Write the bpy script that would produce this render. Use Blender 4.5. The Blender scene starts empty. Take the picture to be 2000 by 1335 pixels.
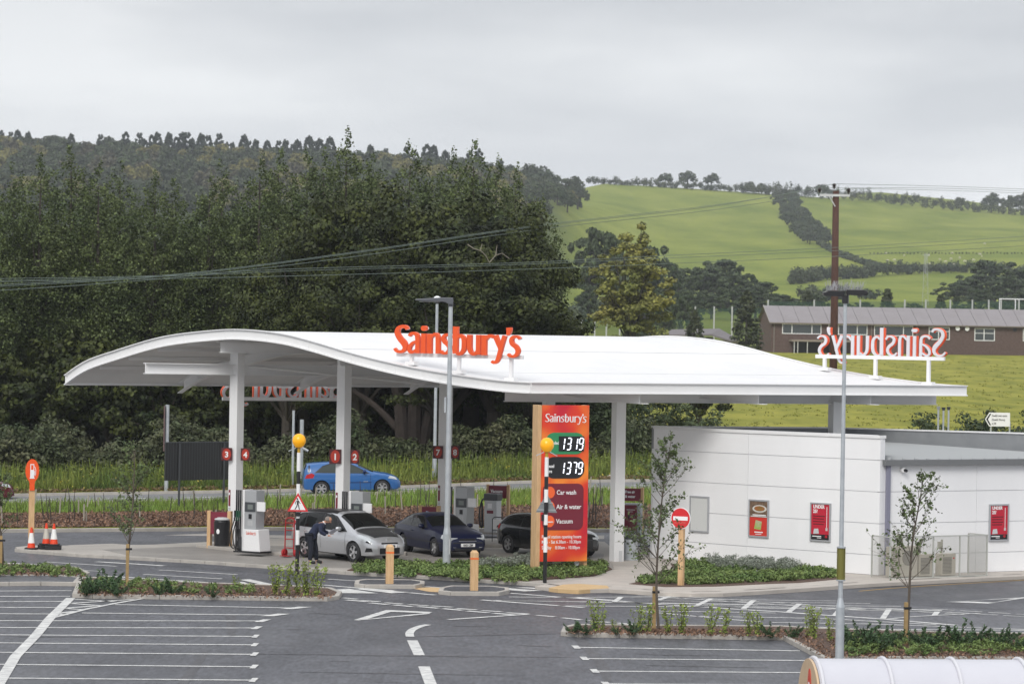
import bpy, bmesh, math, random
import numpy as np
from mathutils import Vector, Matrix
random.seed(7)
rad = math.radians
# ------------------------------------------------------------------ camera, sky, sun, exposure
scene = bpy.context.scene
COL = scene.collection
F, CX, CY, HOR, ROLL, H = 6800.0, 1000.0, 667.5, 643.0, 0.016, 7.95
PITCH = (CY - HOR) / F
fw = Vector((0, math.cos(PITCH), -math.sin(PITCH)))
up0 = Vector((0, math.sin(PITCH), math.cos(PITCH)))
r0 = Vector((1, 0, 0))
cr, sr = math.cos(ROLL), math.sin(ROLL)
RT = r0 * cr + up0 * sr
UP = -r0 * sr + up0 * cr
cam_d = bpy.data.cameras.new('camera')
cam = bpy.data.objects.new('camera', cam_d); COL.objects.link(cam); scene.camera = cam
cam_d.sensor_width = 36.0; cam_d.lens = F / 2000 * 36
cam_d.clip_start = 1.0; cam_d.clip_end = 8000
M = Matrix((RT, UP, -fw)).transposed().to_4x4(); M.translation = Vector((0, 0, H))
cam.matrix_world = M
cam_d.dof.use_dof = True; cam_d.dof.focus_distance = 118; cam_d.dof.aperture_fstop = 3.2

SUN_EL, SUN_AZ = rad(40), rad(197)      # overcast, light from behind-left
w = bpy.data.worlds.new('World'); scene.world = w; w.use_nodes = True
nt = w.node_tree; nt.nodes.clear()
def wn(t, **k):
    n = nt.nodes.new(t)
    for a, b in k.items(): setattr(n, a, b)
    return n
out = wn('ShaderNodeOutputWorld')
sky = wn('ShaderNodeTexSky', sky_type='NISHITA', sun_disc=False, sun_elevation=SUN_EL, sun_rotation=SUN_AZ)
bg1 = wn('ShaderNodeBackground'); bg1.inputs[1].default_value = 0.06
nt.links.new(sky.outputs[0], bg1.inputs[0])
tc = wn('ShaderNodeTexCoord'); mp = wn('ShaderNodeMapping'); mp.inputs['Scale'].default_value = (3.4, 3.4, 17)
nt.links.new(tc.outputs['Generated'], mp.inputs['Vector'])
nz = wn('ShaderNodeTexNoise'); nz.inputs['Scale'].default_value = 1.6; nz.inputs['Detail'].default_value = 5; nz.inputs['Roughness'].default_value = .5
nt.links.new(mp.outputs[0], nz.inputs['Vector'])
sep = wn('ShaderNodeSeparateXYZ'); nt.links.new(tc.outputs['Generated'], sep.inputs[0])
rng_ = wn('ShaderNodeMapRange'); rng_.inputs['From Min'].default_value = 0.03; rng_.inputs['From Max'].default_value = 0.11
nt.links.new(sep.outputs['Z'], rng_.inputs['Value'])
grad = wn('ShaderNodeValToRGB'); e = grad.color_ramp.elements
e[0].position = 0; e[0].color = (.775, .79, .815, 1); e[1].position = 1; e[1].color = (.51, .52, .54, 1)
x_ = e.new(.40); x_.color = (.655, .67, .69, 1)
nt.links.new(rng_.outputs[0], grad.inputs[0])
cr_ = wn('ShaderNodeValToRGB'); e = cr_.color_ramp.elements
e[0].position = .36; e[0].color = (.84, .85, .87, 1); e[1].position = .64; e[1].color = (1.16, 1.155, 1.145, 1)
nt.links.new(nz.outputs['Fac'], cr_.inputs[0])
mul = wn('ShaderNodeMixRGB', blend_type='MULTIPLY'); mul.inputs[0].default_value = 1
zen = wn('ShaderNodeMapRange'); zen.inputs['From Min'].default_value = .16; zen.inputs['From Max'].default_value = .7; zen.inputs['To Min'].default_value = 1; zen.inputs['To Max'].default_value = 1.5   # an overcast sky is brightest overhead
nt.links.new(sep.outputs['Z'], zen.inputs['Value'])
zm = wn('ShaderNodeVectorMath', operation='SCALE'); nt.links.new(grad.outputs[0], zm.inputs[0]); nt.links.new(zen.outputs[0], zm.inputs['Scale'])
nt.links.new(zm.outputs[0], mul.inputs[1]); nt.links.new(cr_.outputs[0], mul.inputs[2])
bg2 = wn('ShaderNodeBackground'); bg2.inputs[1].default_value = 1.0
nt.links.new(mul.outputs[0], bg2.inputs[0])
mx = wn('ShaderNodeMixShader'); mx.inputs[0].default_value = .92
nt.links.new(bg1.outputs[0], mx.inputs[1]); nt.links.new(bg2.outputs[0], mx.inputs[2]); nt.links.new(mx.outputs[0], out.inputs[0])

sl = bpy.data.lights.new('sun', 'SUN'); sl.energy = 1.5; sl.angle = rad(24); sl.color = (1, .97, .92)
so = bpy.data.objects.new('sun', sl); COL.objects.link(so)
sd = Vector((math.sin(SUN_AZ) * math.cos(SUN_EL), math.cos(SUN_AZ) * math.cos(SUN_EL), math.sin(SUN_EL)))
so.rotation_euler = sd.to_track_quat('Z', 'Y').to_euler()
vs = scene.view_settings
vs.view_transform = 'Standard'; vs.look = 'None'; vs.exposure = 0.45; vs.gamma = 1.0; vs.use_curve_mapping = False

# ------------------------------------------------------------------ projection helpers (2000 px photo coordinates)
def ray(px, py):
    return (fw * F + RT * (px - CX) - UP * (py - CY)).normalized()
CAM = Vector((0, 0, H))
def G(px, py, z=0.0):
    d = ray(px, py); t = (z - H) / d.z
    p = CAM + d * t; return Vector((p.x, p.y, z))
def AT(px, py, Y):
    d = ray(px, py); return CAM + d * (Y / d.y)
def PL(px, py, p0, p1):
    """ray hits the vertical plane through plan points p0,p1"""
    d = ray(px, py); ex, ey = p1[0]-p0[0], p1[1]-p0[1]
    nx, ny = -ey, ex
    t = ((p0[0])*nx + (p0[1])*ny) / (d.x*nx + d.y*ny)
    return CAM + d * t
def xpr(X, Y): return 1000 + F * X / Y

# ------------------------------------------------------------------ materials
MATS = {}
def mat(name, c, rough=.6, metal=0., spec=.5, c2=None, nscale=3., bump=0., bscale=40., island=None, alpha=None, emit=None, coat=0., stretch=None, detail=6, trans=0.):
    if name in MATS: return MATS[name]
    m = bpy.data.materials.new(name); m.use_nodes = True; t = m.node_tree
    p = t.nodes['Principled BSDF']
    p.inputs['Base Color'].default_value = (*c, 1); p.inputs['Roughness'].default_value = rough
    p.inputs['Metallic'].default_value = metal; p.inputs['Specular IOR Level'].default_value = spec
    if coat: p.inputs['Coat Weight'].default_value = coat; p.inputs['Coat Roughness'].default_value = .05
    if emit: p.inputs['Emission Color'].default_value = (*c, 1); p.inputs['Emission Strength'].default_value = emit
    if alpha is not None: p.inputs['Alpha'].default_value = alpha
    if trans: p.inputs['Transmission Weight'].default_value = trans
    co = None
    if c2 is not None or bump:
        tcn = t.nodes.new('ShaderNodeTexCoord'); co = tcn.outputs['Object']
        if stretch:
            mpn = t.nodes.new('ShaderNodeMapping'); mpn.inputs['Scale'].default_value = stretch
            t.links.new(co, mpn.inputs[0]); co = mpn.outputs[0]
    col = None
    if c2 is not None:
        n = t.nodes.new('ShaderNodeTexNoise'); n.inputs['Scale'].default_value = nscale; n.inputs['Detail'].default_value = detail; n.inputs['Roughness'].default_value = .6
        t.links.new(co, n.inputs['Vector'])
        r = t.nodes.new('ShaderNodeValToRGB'); r.color_ramp.elements[0].position = .32; r.color_ramp.elements[1].position = .68
        r.color_ramp.elements[0].color = (*c, 1); r.color_ramp.elements[1].color = (*c2, 1)
        t.links.new(n.outputs['Fac'], r.inputs[0]); col = r.outputs[0]
    if island is not None:
        g = t.nodes.new('ShaderNodeNewGeometry')
        r2 = t.nodes.new('ShaderNodeMapRange'); r2.inputs['To Min'].default_value = island[0]; r2.inputs['To Max'].default_value = island[1]
        t.links.new(g.outputs['Random Per Island'], r2.inputs['Value'])
        hv = t.nodes.new('ShaderNodeHueSaturation'); hv.inputs['Color'].default_value = (*c, 1)
        if col: t.links.new(col, hv.inputs['Color'])
        t.links.new(r2.outputs[0], hv.inputs['Value']); col = hv.outputs[0]
    if col: t.links.new(col, p.inputs['Base Color'])
    if bump:
        n = t.nodes.new('ShaderNodeTexNoise'); n.inputs['Scale'].default_value = bscale; n.inputs['Detail'].default_value = 4
        t.links.new(co, n.inputs['Vector'])
        b = t.nodes.new('ShaderNodeBump'); b.inputs['Strength'].default_value = bump; b.inputs['Distance'].default_value = .02
        t.links.new(n.outputs['Fac'], b.inputs['Height']); t.links.new(b.outputs[0], p.inputs['Normal'])
    MATS[name] = m; return m

WHITE = mat('white_steel', (.80, .80, .80), .38, c2=(.75, .75, .75), nscale=.8)
ROOFW = mat('white_roof', (.80, .80, .80), .45, c2=(.74, .74, .745), nscale=.5)
WALLW = mat('white_panel', (.86, .86, .87), .4, c2=(.81, .81, .82), nscale=.5, stretch=(1, 1, .4))
SEAM = mat('seam', (.55, .55, .57), .6)
GREYM = mat('galvanised', (.50, .53, .55), .42, .35, c2=(.40, .43, .46), nscale=4)
LGREY = mat('light_grey', (.55, .56, .57), .5)
MGREY = mat('mid_grey', (.25, .26, .27), .5, c2=(.21, .22, .23), nscale=2)
DGREY = mat('dark_grey', (.055, .06, .065), .45)
BLACK = mat('black_gloss', (.012, .012, .014), .3)
RUBBER = mat('rubber', (.018, .018, .02), .8)
ORANGE = mat('orange', (.85, .10, .012), .35, c2=(.80, .085, .01), nscale=2)
WPLAIN = mat('white_plain', (.82, .82, .82), .45)
MARK = mat('road_paint', (.74, .74, .71), .65, c2=(.40, .40, .40), nscale=3.5, detail=10)
RED = mat('sign_red', (.62, .02, .025), .4)
MAROON = mat('maroon', (.16, .012, .03), .45, c2=(.19, .016, .035), nscale=3)
TIMBER = mat('timber', (.66, .44, .24), .6, c2=(.50, .31, .15), nscale=3, stretch=(6, 6, .7))
STAKE = mat('stake_timber', (.42, .29, .13), .7, c2=(.30, .20, .09), nscale=6)
def asphalt(name, a, b, speck=.35):
    m = mat(name, a, .55, spec=.4, bump=.35, bscale=30); t = m.node_tree; p = t.nodes['Principled BSDF']; tcx = t.nodes.new('ShaderNodeTexCoord')
    def nz_(sc, st, det, lo, hi):
        mpx = t.nodes.new('ShaderNodeMapping'); mpx.inputs['Scale'].default_value = st; t.links.new(tcx.outputs['Object'], mpx.inputs[0])
        n = t.nodes.new('ShaderNodeTexNoise'); n.inputs['Scale'].default_value = sc; n.inputs['Detail'].default_value = det; n.inputs['Roughness'].default_value = .6; t.links.new(mpx.outputs[0], n.inputs['Vector'])
        r = t.nodes.new('ShaderNodeMapRange'); r.inputs['From Min'].default_value = .3; r.inputs['From Max'].default_value = .7; r.inputs['To Min'].default_value = lo; r.inputs['To Max'].default_value = hi; t.links.new(n.outputs['Fac'], r.inputs['Value']); return r.outputs[0]
    def mulx(x, y):
        k = t.nodes.new('ShaderNodeMath'); k.operation = 'MULTIPLY'; t.links.new(x, k.inputs[0]); t.links.new(y, k.inputs[1]); return k.outputs[0]
    v = mulx(mulx(nz_(.16, (1, .55, 1), 4, .78, 1.22), nz_(.8, (1.6, .5, 1), 6, .80, 1.20)), nz_(9, (1, .18, 1), 3, 1-speck, 1+speck))
    h = t.nodes.new('ShaderNodeHueSaturation'); h.inputs['Color'].default_value = (*b, 1); t.links.new(v, h.inputs['Value']); t.links.new(h.outputs[0], p.inputs['Base Color'])
    rr = nz_(.3, (1, .4, 1), 4, .38, .66); t.links.new(rr, p.inputs['Roughness']); return m
ASPH = asphalt('asphalt', (.1, .1, .1), (.080, .082, .093))
ASPHD = asphalt('asphalt_dark', (.1, .1, .1), (.064, .066, .075), .25)
ASPHR = mat('asphalt_road', (.16, .16, .165), .7, c2=(.20, .20, .20), nscale=.5, bump=.3, bscale=30)
PATCH = mat('asphalt_patch', (.058, .056, .060), .5, c2=(.10, .10, .105), nscale=1.5)
CONC = mat('concrete', (.44, .41, .37), .7, c2=(.34, .315, .285), nscale=.45, bump=.2, bscale=20, detail=8)
CONCD = mat('concrete_stained', (.30, .28, .255), .6, c2=(.20, .185, .17), nscale=.4, bump=.2, bscale=20)
KERB = mat('kerb', (.47, .44, .395), .75, c2=(.33, .31, .285), nscale=1.6, bump=.2, bscale=25, detail=8)
PAVE = mat('paving', (.50, .455, .405), .72, c2=(.40, .365, .33), nscale=1.0, bump=.2, bscale=20)
TACT = mat('tactile_paving', (.60, .42, .22), .75, c2=(.50, .34, .17), nscale=2)
MULCH = mat('bark_mulch', (.13, .075, .05), .85, c2=(.05, .03, .022), nscale=9, bump=1., bscale=14)
GRASS = mat('grass_ground', (.10, .145, .03), .9, c2=(.15, .18, .045), nscale=.35, bump=.5, bscale=2)
GLASS = mat('dark_glass', (.004, .005, .005), .05, spec=.35)
GLASS2 = mat('tinted_glass', (.035, .045, .04), .08, spec=.5)
CHROME = mat('alloy', (.62, .62, .63), .28, .8)
GREEN = mat('sign_green', (.03, .25, .10), .4)
BRICK = mat('brick_wall', (.085, .054, .045), .85, c2=(.13, .088, .075), nscale=3, bump=.3, bscale=6)
FIBRE = mat('fibre_roof', (.27, .25, .26), .8, c2=(.24, .22, .225), nscale=.5)
def foliage(name, c, lo=.55, hi=1.5, c2=None, ns=.25):
    m = mat(name, c, .6, spec=.25, c2=c2, nscale=ns, island=(lo, hi), detail=3)
    return m
POP = foliage('poplar_leaves', (.036, .054, .020), .5, 2.0, c2=(.096, .118, .042), ns=.35)
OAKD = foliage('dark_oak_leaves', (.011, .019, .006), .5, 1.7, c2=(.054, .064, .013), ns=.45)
MIDG = foliage('mid_leaves', (.034, .054, .026), c2=(.07, .09, .035), ns=.12)
FARG = foliage('far_leaves', (.034, .052, .028), .6, 1.4, c2=(.085, .10, .042), ns=.05)
FARP = foliage('pine_leaves', (.028, .042, .028), .7, 1.3, c2=(.045, .060, .036), ns=.05)
FARY = foliage('autumn_leaves', (.13, .14, .04), .7, 1.3, c2=(.20, .165, .05), ns=.05)
FARB = foliage('brown_leaves', (.10, .085, .05), .7, 1.3, c2=(.07, .08, .04), ns=.05)
YELG = foliage('yellow_poplar', (.13, .155, .04), c2=(.23, .21, .05), ns=.3)
JUN = foliage('juniper', (.075, .125, .034), .55, 1.7, c2=(.16, .21, .065), ns=1.1)
SILV = foliage('silver_shrub', (.17, .195, .15), .6, 1.4, c2=(.27, .29, .25), ns=2)
LIME = foliage('lime_leaves', (.19, .26, .045), .6, 1.4, c2=(.25, .30, .07), ns=3)
SAPL = foliage('sapling_leaves', (.095, .13, .05), .6, 1.6)
BRAK = foliage('bracken', (.036, .056, .022), .5, 1.6, c2=(.088, .090, .046), ns=.45)
GRS = foliage('tall_grass', (.06, .10, .02), .5, 1.6, c2=(.19, .22, .045), ns=.5)
GRS2 = foliage('short_grass', (.15, .24, .045), .6, 1.3, c2=(.20, .27, .06), ns=.6)
BARKM = mat('bark', (.065, .055, .046), .9, c2=(.05, .042, .036), nscale=5)
BARKL = mat('sapling_bark', (.10, .08, .062), .8)
CHIP = mat('bark_chips', (.17, .10, .065), .85, island=(.35, 1.9))

# ------------------------------------------------------------------ mesh builders
class MB:
    def __init__(s): s.v = []; s.f = []
    def add(s, vs_, fs_):
        o = len(s.v); s.v += [tuple(a) for a in vs_]; s.f += [tuple(i + o for i in f) for f in fs_]; return s
    def box(s, x0, x1, y0, y1, z0, z1):
        return s.add([(x0,y0,z0),(x1,y0,z0),(x1,y1,z0),(x0,y1,z0),(x0,y0,z1),(x1,y0,z1),(x1,y1,z1),(x0,y1,z1)],
                     [(3,2,1,0),(4,5,6,7),(0,1,5,4),(1,2,6,5),(2,3,7,6),(3,0,4,7)])
    def cyl(s, p0, p1, r0_, r1_=None, n=12, cap=True):
        p0, p1 = Vector(p0), Vector(p1); r1_ = r0_ if r1_ is None else r1_
        d = (p1 - p0).normalized(); a = d.orthogonal().normalized(); b = d.cross(a)
        vs_ = []
        for p, r in ((p0, r0_), (p1, r1_)):
            for i in range(n):
                t = 2*math.pi*i/n; vs_.append(p + a*(math.cos(t)*r) + b*(math.sin(t)*r))
        fs_ = [(i, (i+1) % n, n+(i+1) % n, n+i) for i in range(n)]
        if cap: fs_ += [tuple(range(n-1, -1, -1)), tuple(range(n, 2*n))]
        return s.add(vs_, fs_)
    def tube(s, pts, rs, n=6):
        pts = [Vector(p) for p in pts]
        if not hasattr(rs, '__len__'): rs = [rs]*len(pts)
        vs_ = []; fs_ = []
        a = None
        for i, p in enumerate(pts):
            d = (pts[min(i+1, len(pts)-1)] - pts[max(i-1, 0)]).normalized()
            if a is None: a = d.orthogonal().normalized()
            else: a = (a - d*a.dot(d)).normalized()
            b = d.cross(a)
            for k in range(n):
                t = 2*math.pi*k/n; vs_.append(p + (a*math.cos(t) + b*math.sin(t))*rs[i])
        for i in range(len(pts)-1):
            for k in range(n): fs_.append((i*n+k, i*n+(k+1) % n, (i+1)*n+(k+1) % n, (i+1)*n+k))
        fs_ += [tuple(range(n-1, -1, -1)), tuple(range((len(pts)-1)*n, len(pts)*n))]
        return s.add(vs_, fs_)
    def prism(s, poly, z0, z1):
        """poly: plan points (x,y) ccw; z0,z1 numbers"""
        n = len(poly)
        a = sum(poly[i][0]*poly[(i+1) % n][1]-poly[(i+1) % n][0]*poly[i][1] for i in range(n))
        if a < 0: poly = poly[::-1]
        vs_ = [(p[0], p[1], z0) for p in poly] + [(p[0], p[1], z1) for p in poly]
        fs_ = [tuple(range(n-1, -1, -1)), tuple(range(n, 2*n))] + [(i, (i+1) % n, n+(i+1) % n, n+i) for i in range(n)]
        return s.add(vs_, fs_)
    def prismy(s, poly, y0, y1):
        """poly in XZ, extruded along y"""
        n = len(poly)
        a = sum(poly[i][0]*poly[(i+1) % n][1]-poly[(i+1) % n][0]*poly[i][1] for i in range(n))
        if a < 0: poly = poly[::-1]
        vs_ = [(p[0], y0, p[1]) for p in poly] + [(p[0], y1, p[1]) for p in poly]
        fs_ = [tuple(range(n)), tuple(range(2*n-1, n-1, -1))] + [(i, n+i, n+(i+1) % n, (i+1) % n) for i in range(n)]
        return s.add(vs_, fs_)
    def sheet(s, poly):
        n = len(poly)
        a = sum(poly[i][0]*poly[(i+1) % n][1]-poly[(i+1) % n][0]*poly[i][1] for i in range(n))
        if a < 0: poly = poly[::-1]
        return s.add(poly, [tuple(range(n))])
    def lathe(s, prof, n=20, c=(0, 0, 0)):
        vs_ = []; fs_ = []
        for r, z in prof:
            for k in range(n):
                t = 2*math.pi*k/n; vs_.append((c[0]+r*math.cos(t), c[1]+r*math.sin(t), c[2]+z))
        for i in range(len(prof)-1):
            for k in range(n): fs_.append((i*n+k, i*n+(k+1) % n, (i+1)*n+(k+1) % n, (i+1)*n+k))
        fs_ += [tuple(range(n-1, -1, -1)), tuple(range((len(prof)-1)*n, len(prof)*n))]
        return s.add(vs_, fs_)
    def grid(s, rows):
        o = len(s.v); nc = len(rows[0])
        for r in rows: s.v += [tuple(p) for p in r]
        for i in range(len(rows)-1):
            for j in range(nc-1):
                a = o+i*nc+j; s.f.append((a, a+1, a+nc+1, a+nc))
        return s
    def build(s, name, m, parent=None, smooth=False, bevel=0, loc=None, rz=None):
        me = bpy.data.meshes.new(name); me.from_pydata(s.v, [], s.f); me.validate(); me.materials.append(m)
        if smooth: me.polygons.foreach_set('use_smooth', [True]*len(me.polygons))
        o = bpy.data.objects.new(name, me); COL.objects.link(o)
        if parent is not None: o.parent = parent
        if loc is not None: o.location = loc
        if rz is not None: o.rotation_euler = (0, 0, rz)
        if bevel:
            b = o.modifiers.new('bevel', 'BEVEL'); b.width = bevel; b.segments = 2; b.limit_method = 'ANGLE'
        return o
def tag(o, label, cat, group=None):
    o['label'] = label; o['category'] = cat
    if group: o['group'] = group
    return o
def struct(o, kind='structure'):
    o['kind'] = kind; return o
def thing(name, label, cat, loc=(0, 0, 0), rz=0., group=None):
    o = bpy.data.objects.new(name, None); COL.objects.link(o)
    o.location = loc; o.rotation_euler = (0, 0, rz); o.empty_display_size = .2
    return tag(o, label, cat, group)
def copy_tree(o, parent=None):
    c = o.copy(); COL.objects.link(c)
    if parent is not None: c.parent = parent
    for ch in [x for x in bpy.data.objects if x.parent == o]: copy_tree(ch, c)
    return c
ORD = ['first','second','third','fourth','fifth','sixth','seventh','eighth','ninth','tenth','eleventh','twelfth','thirteenth','fourteenth','fifteenth','sixteenth','seventeenth','eighteenth','nineteenth','twentieth']
def catmull(pts, n=8):
    out_ = []; P = [pts[0]] + list(pts) + [pts[-1]]
    for i in range(1, len(P)-2):
        p0, p1, p2, p3 = [np.array(P[j], float) for j in (i-1, i, i+1, i+2)]
        for k in range(n):
            t = k/n
            out_.append(tuple(.5*((2*p1)+(-p0+p2)*t+(2*p0-5*p1+4*p2-p3)*t*t+(-p0+3*p1-3*p2+p3)*t**3)))
    out_.append(tuple(float(c) for c in P[-2])); return out_
def text(body, size, m, parent, loc, name='lettering', ext=.004, off=0., sx=1., rz=0., align='LEFT'):
    cu = bpy.data.curves.new(name, 'FONT'); cu.body = body; cu.size = size; cu.extrude = ext; cu.offset = off*size
    cu.align_x = align; cu.resolution_u = 3
    t = bpy.data.objects.new('tmp', cu); COL.objects.link(t)
    dg = bpy.context.evaluated_depsgraph_get(); dg.update()
    me = bpy.data.meshes.new_from_object(t.evaluated_get(dg)); me.name = name
    bpy.data.objects.remove(t); bpy.data.curves.remove(cu)
    me.transform(Matrix.Rotation(rz, 4, 'Z') @ Matrix.Rotation(math.pi/2, 4, 'X') @ Matrix.Diagonal((sx, 1, 1, 1)))
    me.materials.clear(); me.materials.append(m)
    o = bpy.data.objects.new(name, me); COL.objects.link(o); o.parent = parent; o.location = loc
    return o
# numpy leaf meshes
def leaf_object(name, P, size, m, seed, parent=None, aspect=.62, up=0.25, jit=.5, shape='quad'):
    r = np.random.default_rng(seed); n = len(P); P = np.asarray(P, float)
    nrm = r.normal(size=(n, 3)); nrm[:, 2] += up*2
    dn = NRM.get((n, float(P[0, 0])))
    if dn is not None: nrm = nrm*.55+dn*1.1
    nrm /= np.linalg.norm(nrm, axis=1)[:, None]
    a = r.normal(size=(n, 3)); a -= nrm*(a*nrm).sum(1)[:, None]; a /= np.linalg.norm(a, axis=1)[:, None]
    b = np.cross(nrm, a)
    sz = (size*(1+jit*(r.random(n)-.5)*2))[:, None]*.5
    a = a*sz; b = b*sz*aspect
    V = np.stack([P-a, P-b+a*.1, P+a, P+b+a*.1], 1).reshape(-1, 3)
    return quad_object(name, V, m, parent)
def quad_object(name, V, m, parent=None):
    n = len(V)//4
    me = bpy.data.meshes.new(name); me.vertices.add(4*n); me.vertices.foreach_set('co', V.ravel())
    me.loops.add(4*n); me.loops.foreach_set('vertex_index', np.arange(4*n, dtype=np.int32))
    me.polygons.add(n); me.polygons.foreach_set('loop_start', np.arange(0, 4*n, 4, dtype=np.int32))
    me.update(calc_edges=True); me.materials.append(m)
    o = bpy.data.objects.new(name, me); COL.objects.link(o)
    if parent is not None: o.parent = parent
    return o
NRM = {}
def clumps(cs, per, r, shell=.55):
    """leaf positions around clump centres: cs list (x,y,z,rx,rz)"""
    out_ = []; nr_ = []
    for c in cs:
        d = r.normal(size=(per, 3)); d /= np.linalg.norm(d, axis=1)[:, None]
        rr = (shell+(1-shell)*r.random(per))[:, None]
        p = d*rr*np.array([c[3], c[3], c[4]]); out_.append(p+np.array(c[:3])); nr_.append(d)
    o_ = np.concatenate(out_); NRM[o_.shape[0], float(o_[0, 0])] = np.concatenate(nr_)
    return o_
def blade_object(name, P, h, wd, m, seed, parent=None, lean=.25):
    r = np.random.default_rng(seed); n = len(P); P = np.asarray(P, float)
    hh = h*(.5+r.random(n)*.8); th = r.random(n)*math.pi
    dx = np.stack([np.cos(th), np.sin(th), np.zeros(n)], 1)*(wd*.5)
    ln = r.normal(size=(n, 3))*lean; ln[:, 2] = 1; tip = P+ln*hh[:, None]; mid = P+ln*hh[:, None]*.5
    V = np.stack([P-dx, P+dx, tip+dx*.2, tip-dx*.2], 1).reshape(-1, 3)
    return quad_object(name, V, m, parent)
# ------------------------------------------------------------------ terrain
def itp(x, t):
    xs = [a for a, _ in t]; return float(np.interp(x, xs, [b for _, b in t]))
YBED = [(-400, 130), (0, 131), (500, 135), (1166, 137.6), (1600, 139), (2000, 141), (3000, 146)]
YN = [(-2500, 132), (0, 143.4), (380, 145.7), (514, 146.5), (730, 147.8), (850, 148.5), (1039, 149.6), (1255, 150.9), (2000, 155), (4000, 166)]
ZN = [(-2500, .2), (0, .38), (380, .49), (514, .62), (730, .82), (850, .93), (1039, 1.01), (1255, 1.09), (2000, 1.3), (4000, 2)]
ZF = [(-2500, .2), (0, .36), (506, .57), (569, .62), (790, .78), (1039, 1.04), (1255, 1.12), (2000, 1.35), (4000, 2)]
ROADW = 6.5
LEFT = [(200, 2.2), (320, 3.2), (480, 5), (700, 14), (900, 26), (1200, 52)]
RIGHT = [(200, 2.3), (320, 3.4), (480, 4.8), (600, 7.5), (700, 11), (900, 16.8), (1200, 27.5), (1500, 50), (1750, 70)]
R1500 = [(-2500, 70), (0, 82), (300, 80), (600, 79), (900, 75), (1040, 70), (1140, 60), (1300, 50), (4000, 48)]
R1950 = [(-2500, 50), (0, 55), (900, 62), (1060, 76), (1150, 90.6), (1300, 89), (1500, 86), (1700, 83), (1850, 79), (2000, 76.5), (4000, 60)]
R2250 = [(-2500, 40), (1150, 84), (1500, 88), (1690, 101), (1900, 95), (2000, 90), (4000, 60)]
def far_profile(x):
    k = min(max((x-1060)/180, 0), 1); k = k*k*(3-2*k)
    ks = [200, 320, 480, 600, 700, 900, 1200]
    z = [(Y, itp(Y, LEFT)*(1-k)+itp(Y, RIGHT)*k) for Y in ks]
    z += [(1500, itp(x, R1500)), (1750, itp(x, R1500)*.5+itp(x, R1950)*.5 if x > 1100 else itp(x, R1500)*.93), (1950, itp(x, R1950)), (2250, itp(x, R2250)), (3200, 20)]
    return z
def terrain_z(X, Y):
    x = xpr(X, Y); yb, yn = itp(x, YBED), itp(x, YN)
    zn, zf = itp(x, ZN), itp(x, ZF)
    pr = [(0, -.3), (yb-.2, -.3), (yb, .10), (yb+.4, .16), (yn-.1, zn), (yn+ROADW, zf), (yn+ROADW+.4, zf+.12), (yn+ROADW+9, zf+.75)] + far_profile(x)
    return itp(Y, pr)
XS = sorted(set(list(range(-2500, -400, 150)) + list(range(-400, 2500, 45)) + list(range(2500, 4200, 150))))
rows = []
YK = [60, 100, 'b0', 'b1', 'b2', 'm', 'n', 'n2', 'f', 'f1', 'f2', 175, 185, 200, 225, 260, 300, 340, 380, 420, 480, 540, 600, 650, 700, 760, 830, 900, 1000, 1100, 1200, 1300, 1400, 1500, 1600, 1700, 1750, 1850, 1900, 1950, 2000, 2100, 2200, 2250, 2350, 2600, 3200]
for k in YK:
    r_ = []
    for x in XS:
        yb, yn = itp(x, YBED), itp(x, YN)
        Y = {'b0': yb-.25, 'b1': yb, 'b2': yb+.4, 'm': (yb+yn)/2, 'n': yn-.1, 'n2': yn+.1, 'f': yn+ROADW, 'f1': yn+ROADW+.4, 'f2': yn+ROADW+9}.get(k, k)
        X = (x-1000)/F*Y; r_.append((X, Y, terrain_z(X, Y)))
    rows.append(r_)
gm = bpy.data.materials.new('fields'); gm.use_nodes = True; t = gm.node_tree; p = t.nodes['Principled BSDF']; p.inputs['Roughness'].default_value = .95; p.inputs['Specular IOR Level'].default_value = .1
tcn = t.nodes.new('ShaderNodeTexCoord'); sp = t.nodes.new('ShaderNodeSeparateXYZ'); t.links.new(tcn.outputs['Object'], sp.inputs[0])
def ngroup(scale, c1, c2, st=(1, 1, 1)):
    mpn = t.nodes.new('ShaderNodeMapping'); mpn.inputs['Scale'].default_value = st; t.links.new(tcn.outputs['Object'], mpn.inputs[0])
    n = t.nodes.new('ShaderNodeTexNoise'); n.inputs['Scale'].default_value = scale; n.inputs['Detail'].default_value = 8; n.inputs['Roughness'].default_value = .65
    t.links.new(mpn.outputs[0], n.inputs['Vector'])
    r = t.nodes.new('ShaderNodeValToRGB'); r.color_ramp.elements[0].position = .35; r.color_ramp.elements[1].position = .65
    r.color_ramp.elements[0].color = (*c1, 1); r.color_ramp.elements[1].color = (*c2, 1); t.links.new(n.outputs['Fac'], r.inputs[0]); return r.outputs[0]
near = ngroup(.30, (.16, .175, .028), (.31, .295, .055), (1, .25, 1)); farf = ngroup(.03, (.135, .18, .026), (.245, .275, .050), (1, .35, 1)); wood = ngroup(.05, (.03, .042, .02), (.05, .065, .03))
mr = t.nodes.new('ShaderNodeMapRange'); mr.inputs['From Min'].default_value = 480; mr.inputs['From Max'].default_value = 620; t.links.new(sp.outputs['Y'], mr.inputs['Value'])
mxn = t.nodes.new('ShaderNodeMixRGB'); t.links.new(mr.outputs[0], mxn.inputs[0]); t.links.new(near, mxn.inputs[1]); t.links.new(farf, mxn.inputs[2])
dv = t.nodes.new('ShaderNodeMath'); dv.operation = 'DIVIDE'; t.links.new(sp.outputs['X'], dv.inputs[0]); t.links.new(sp.outputs['Y'], dv.inputs[1])
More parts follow.
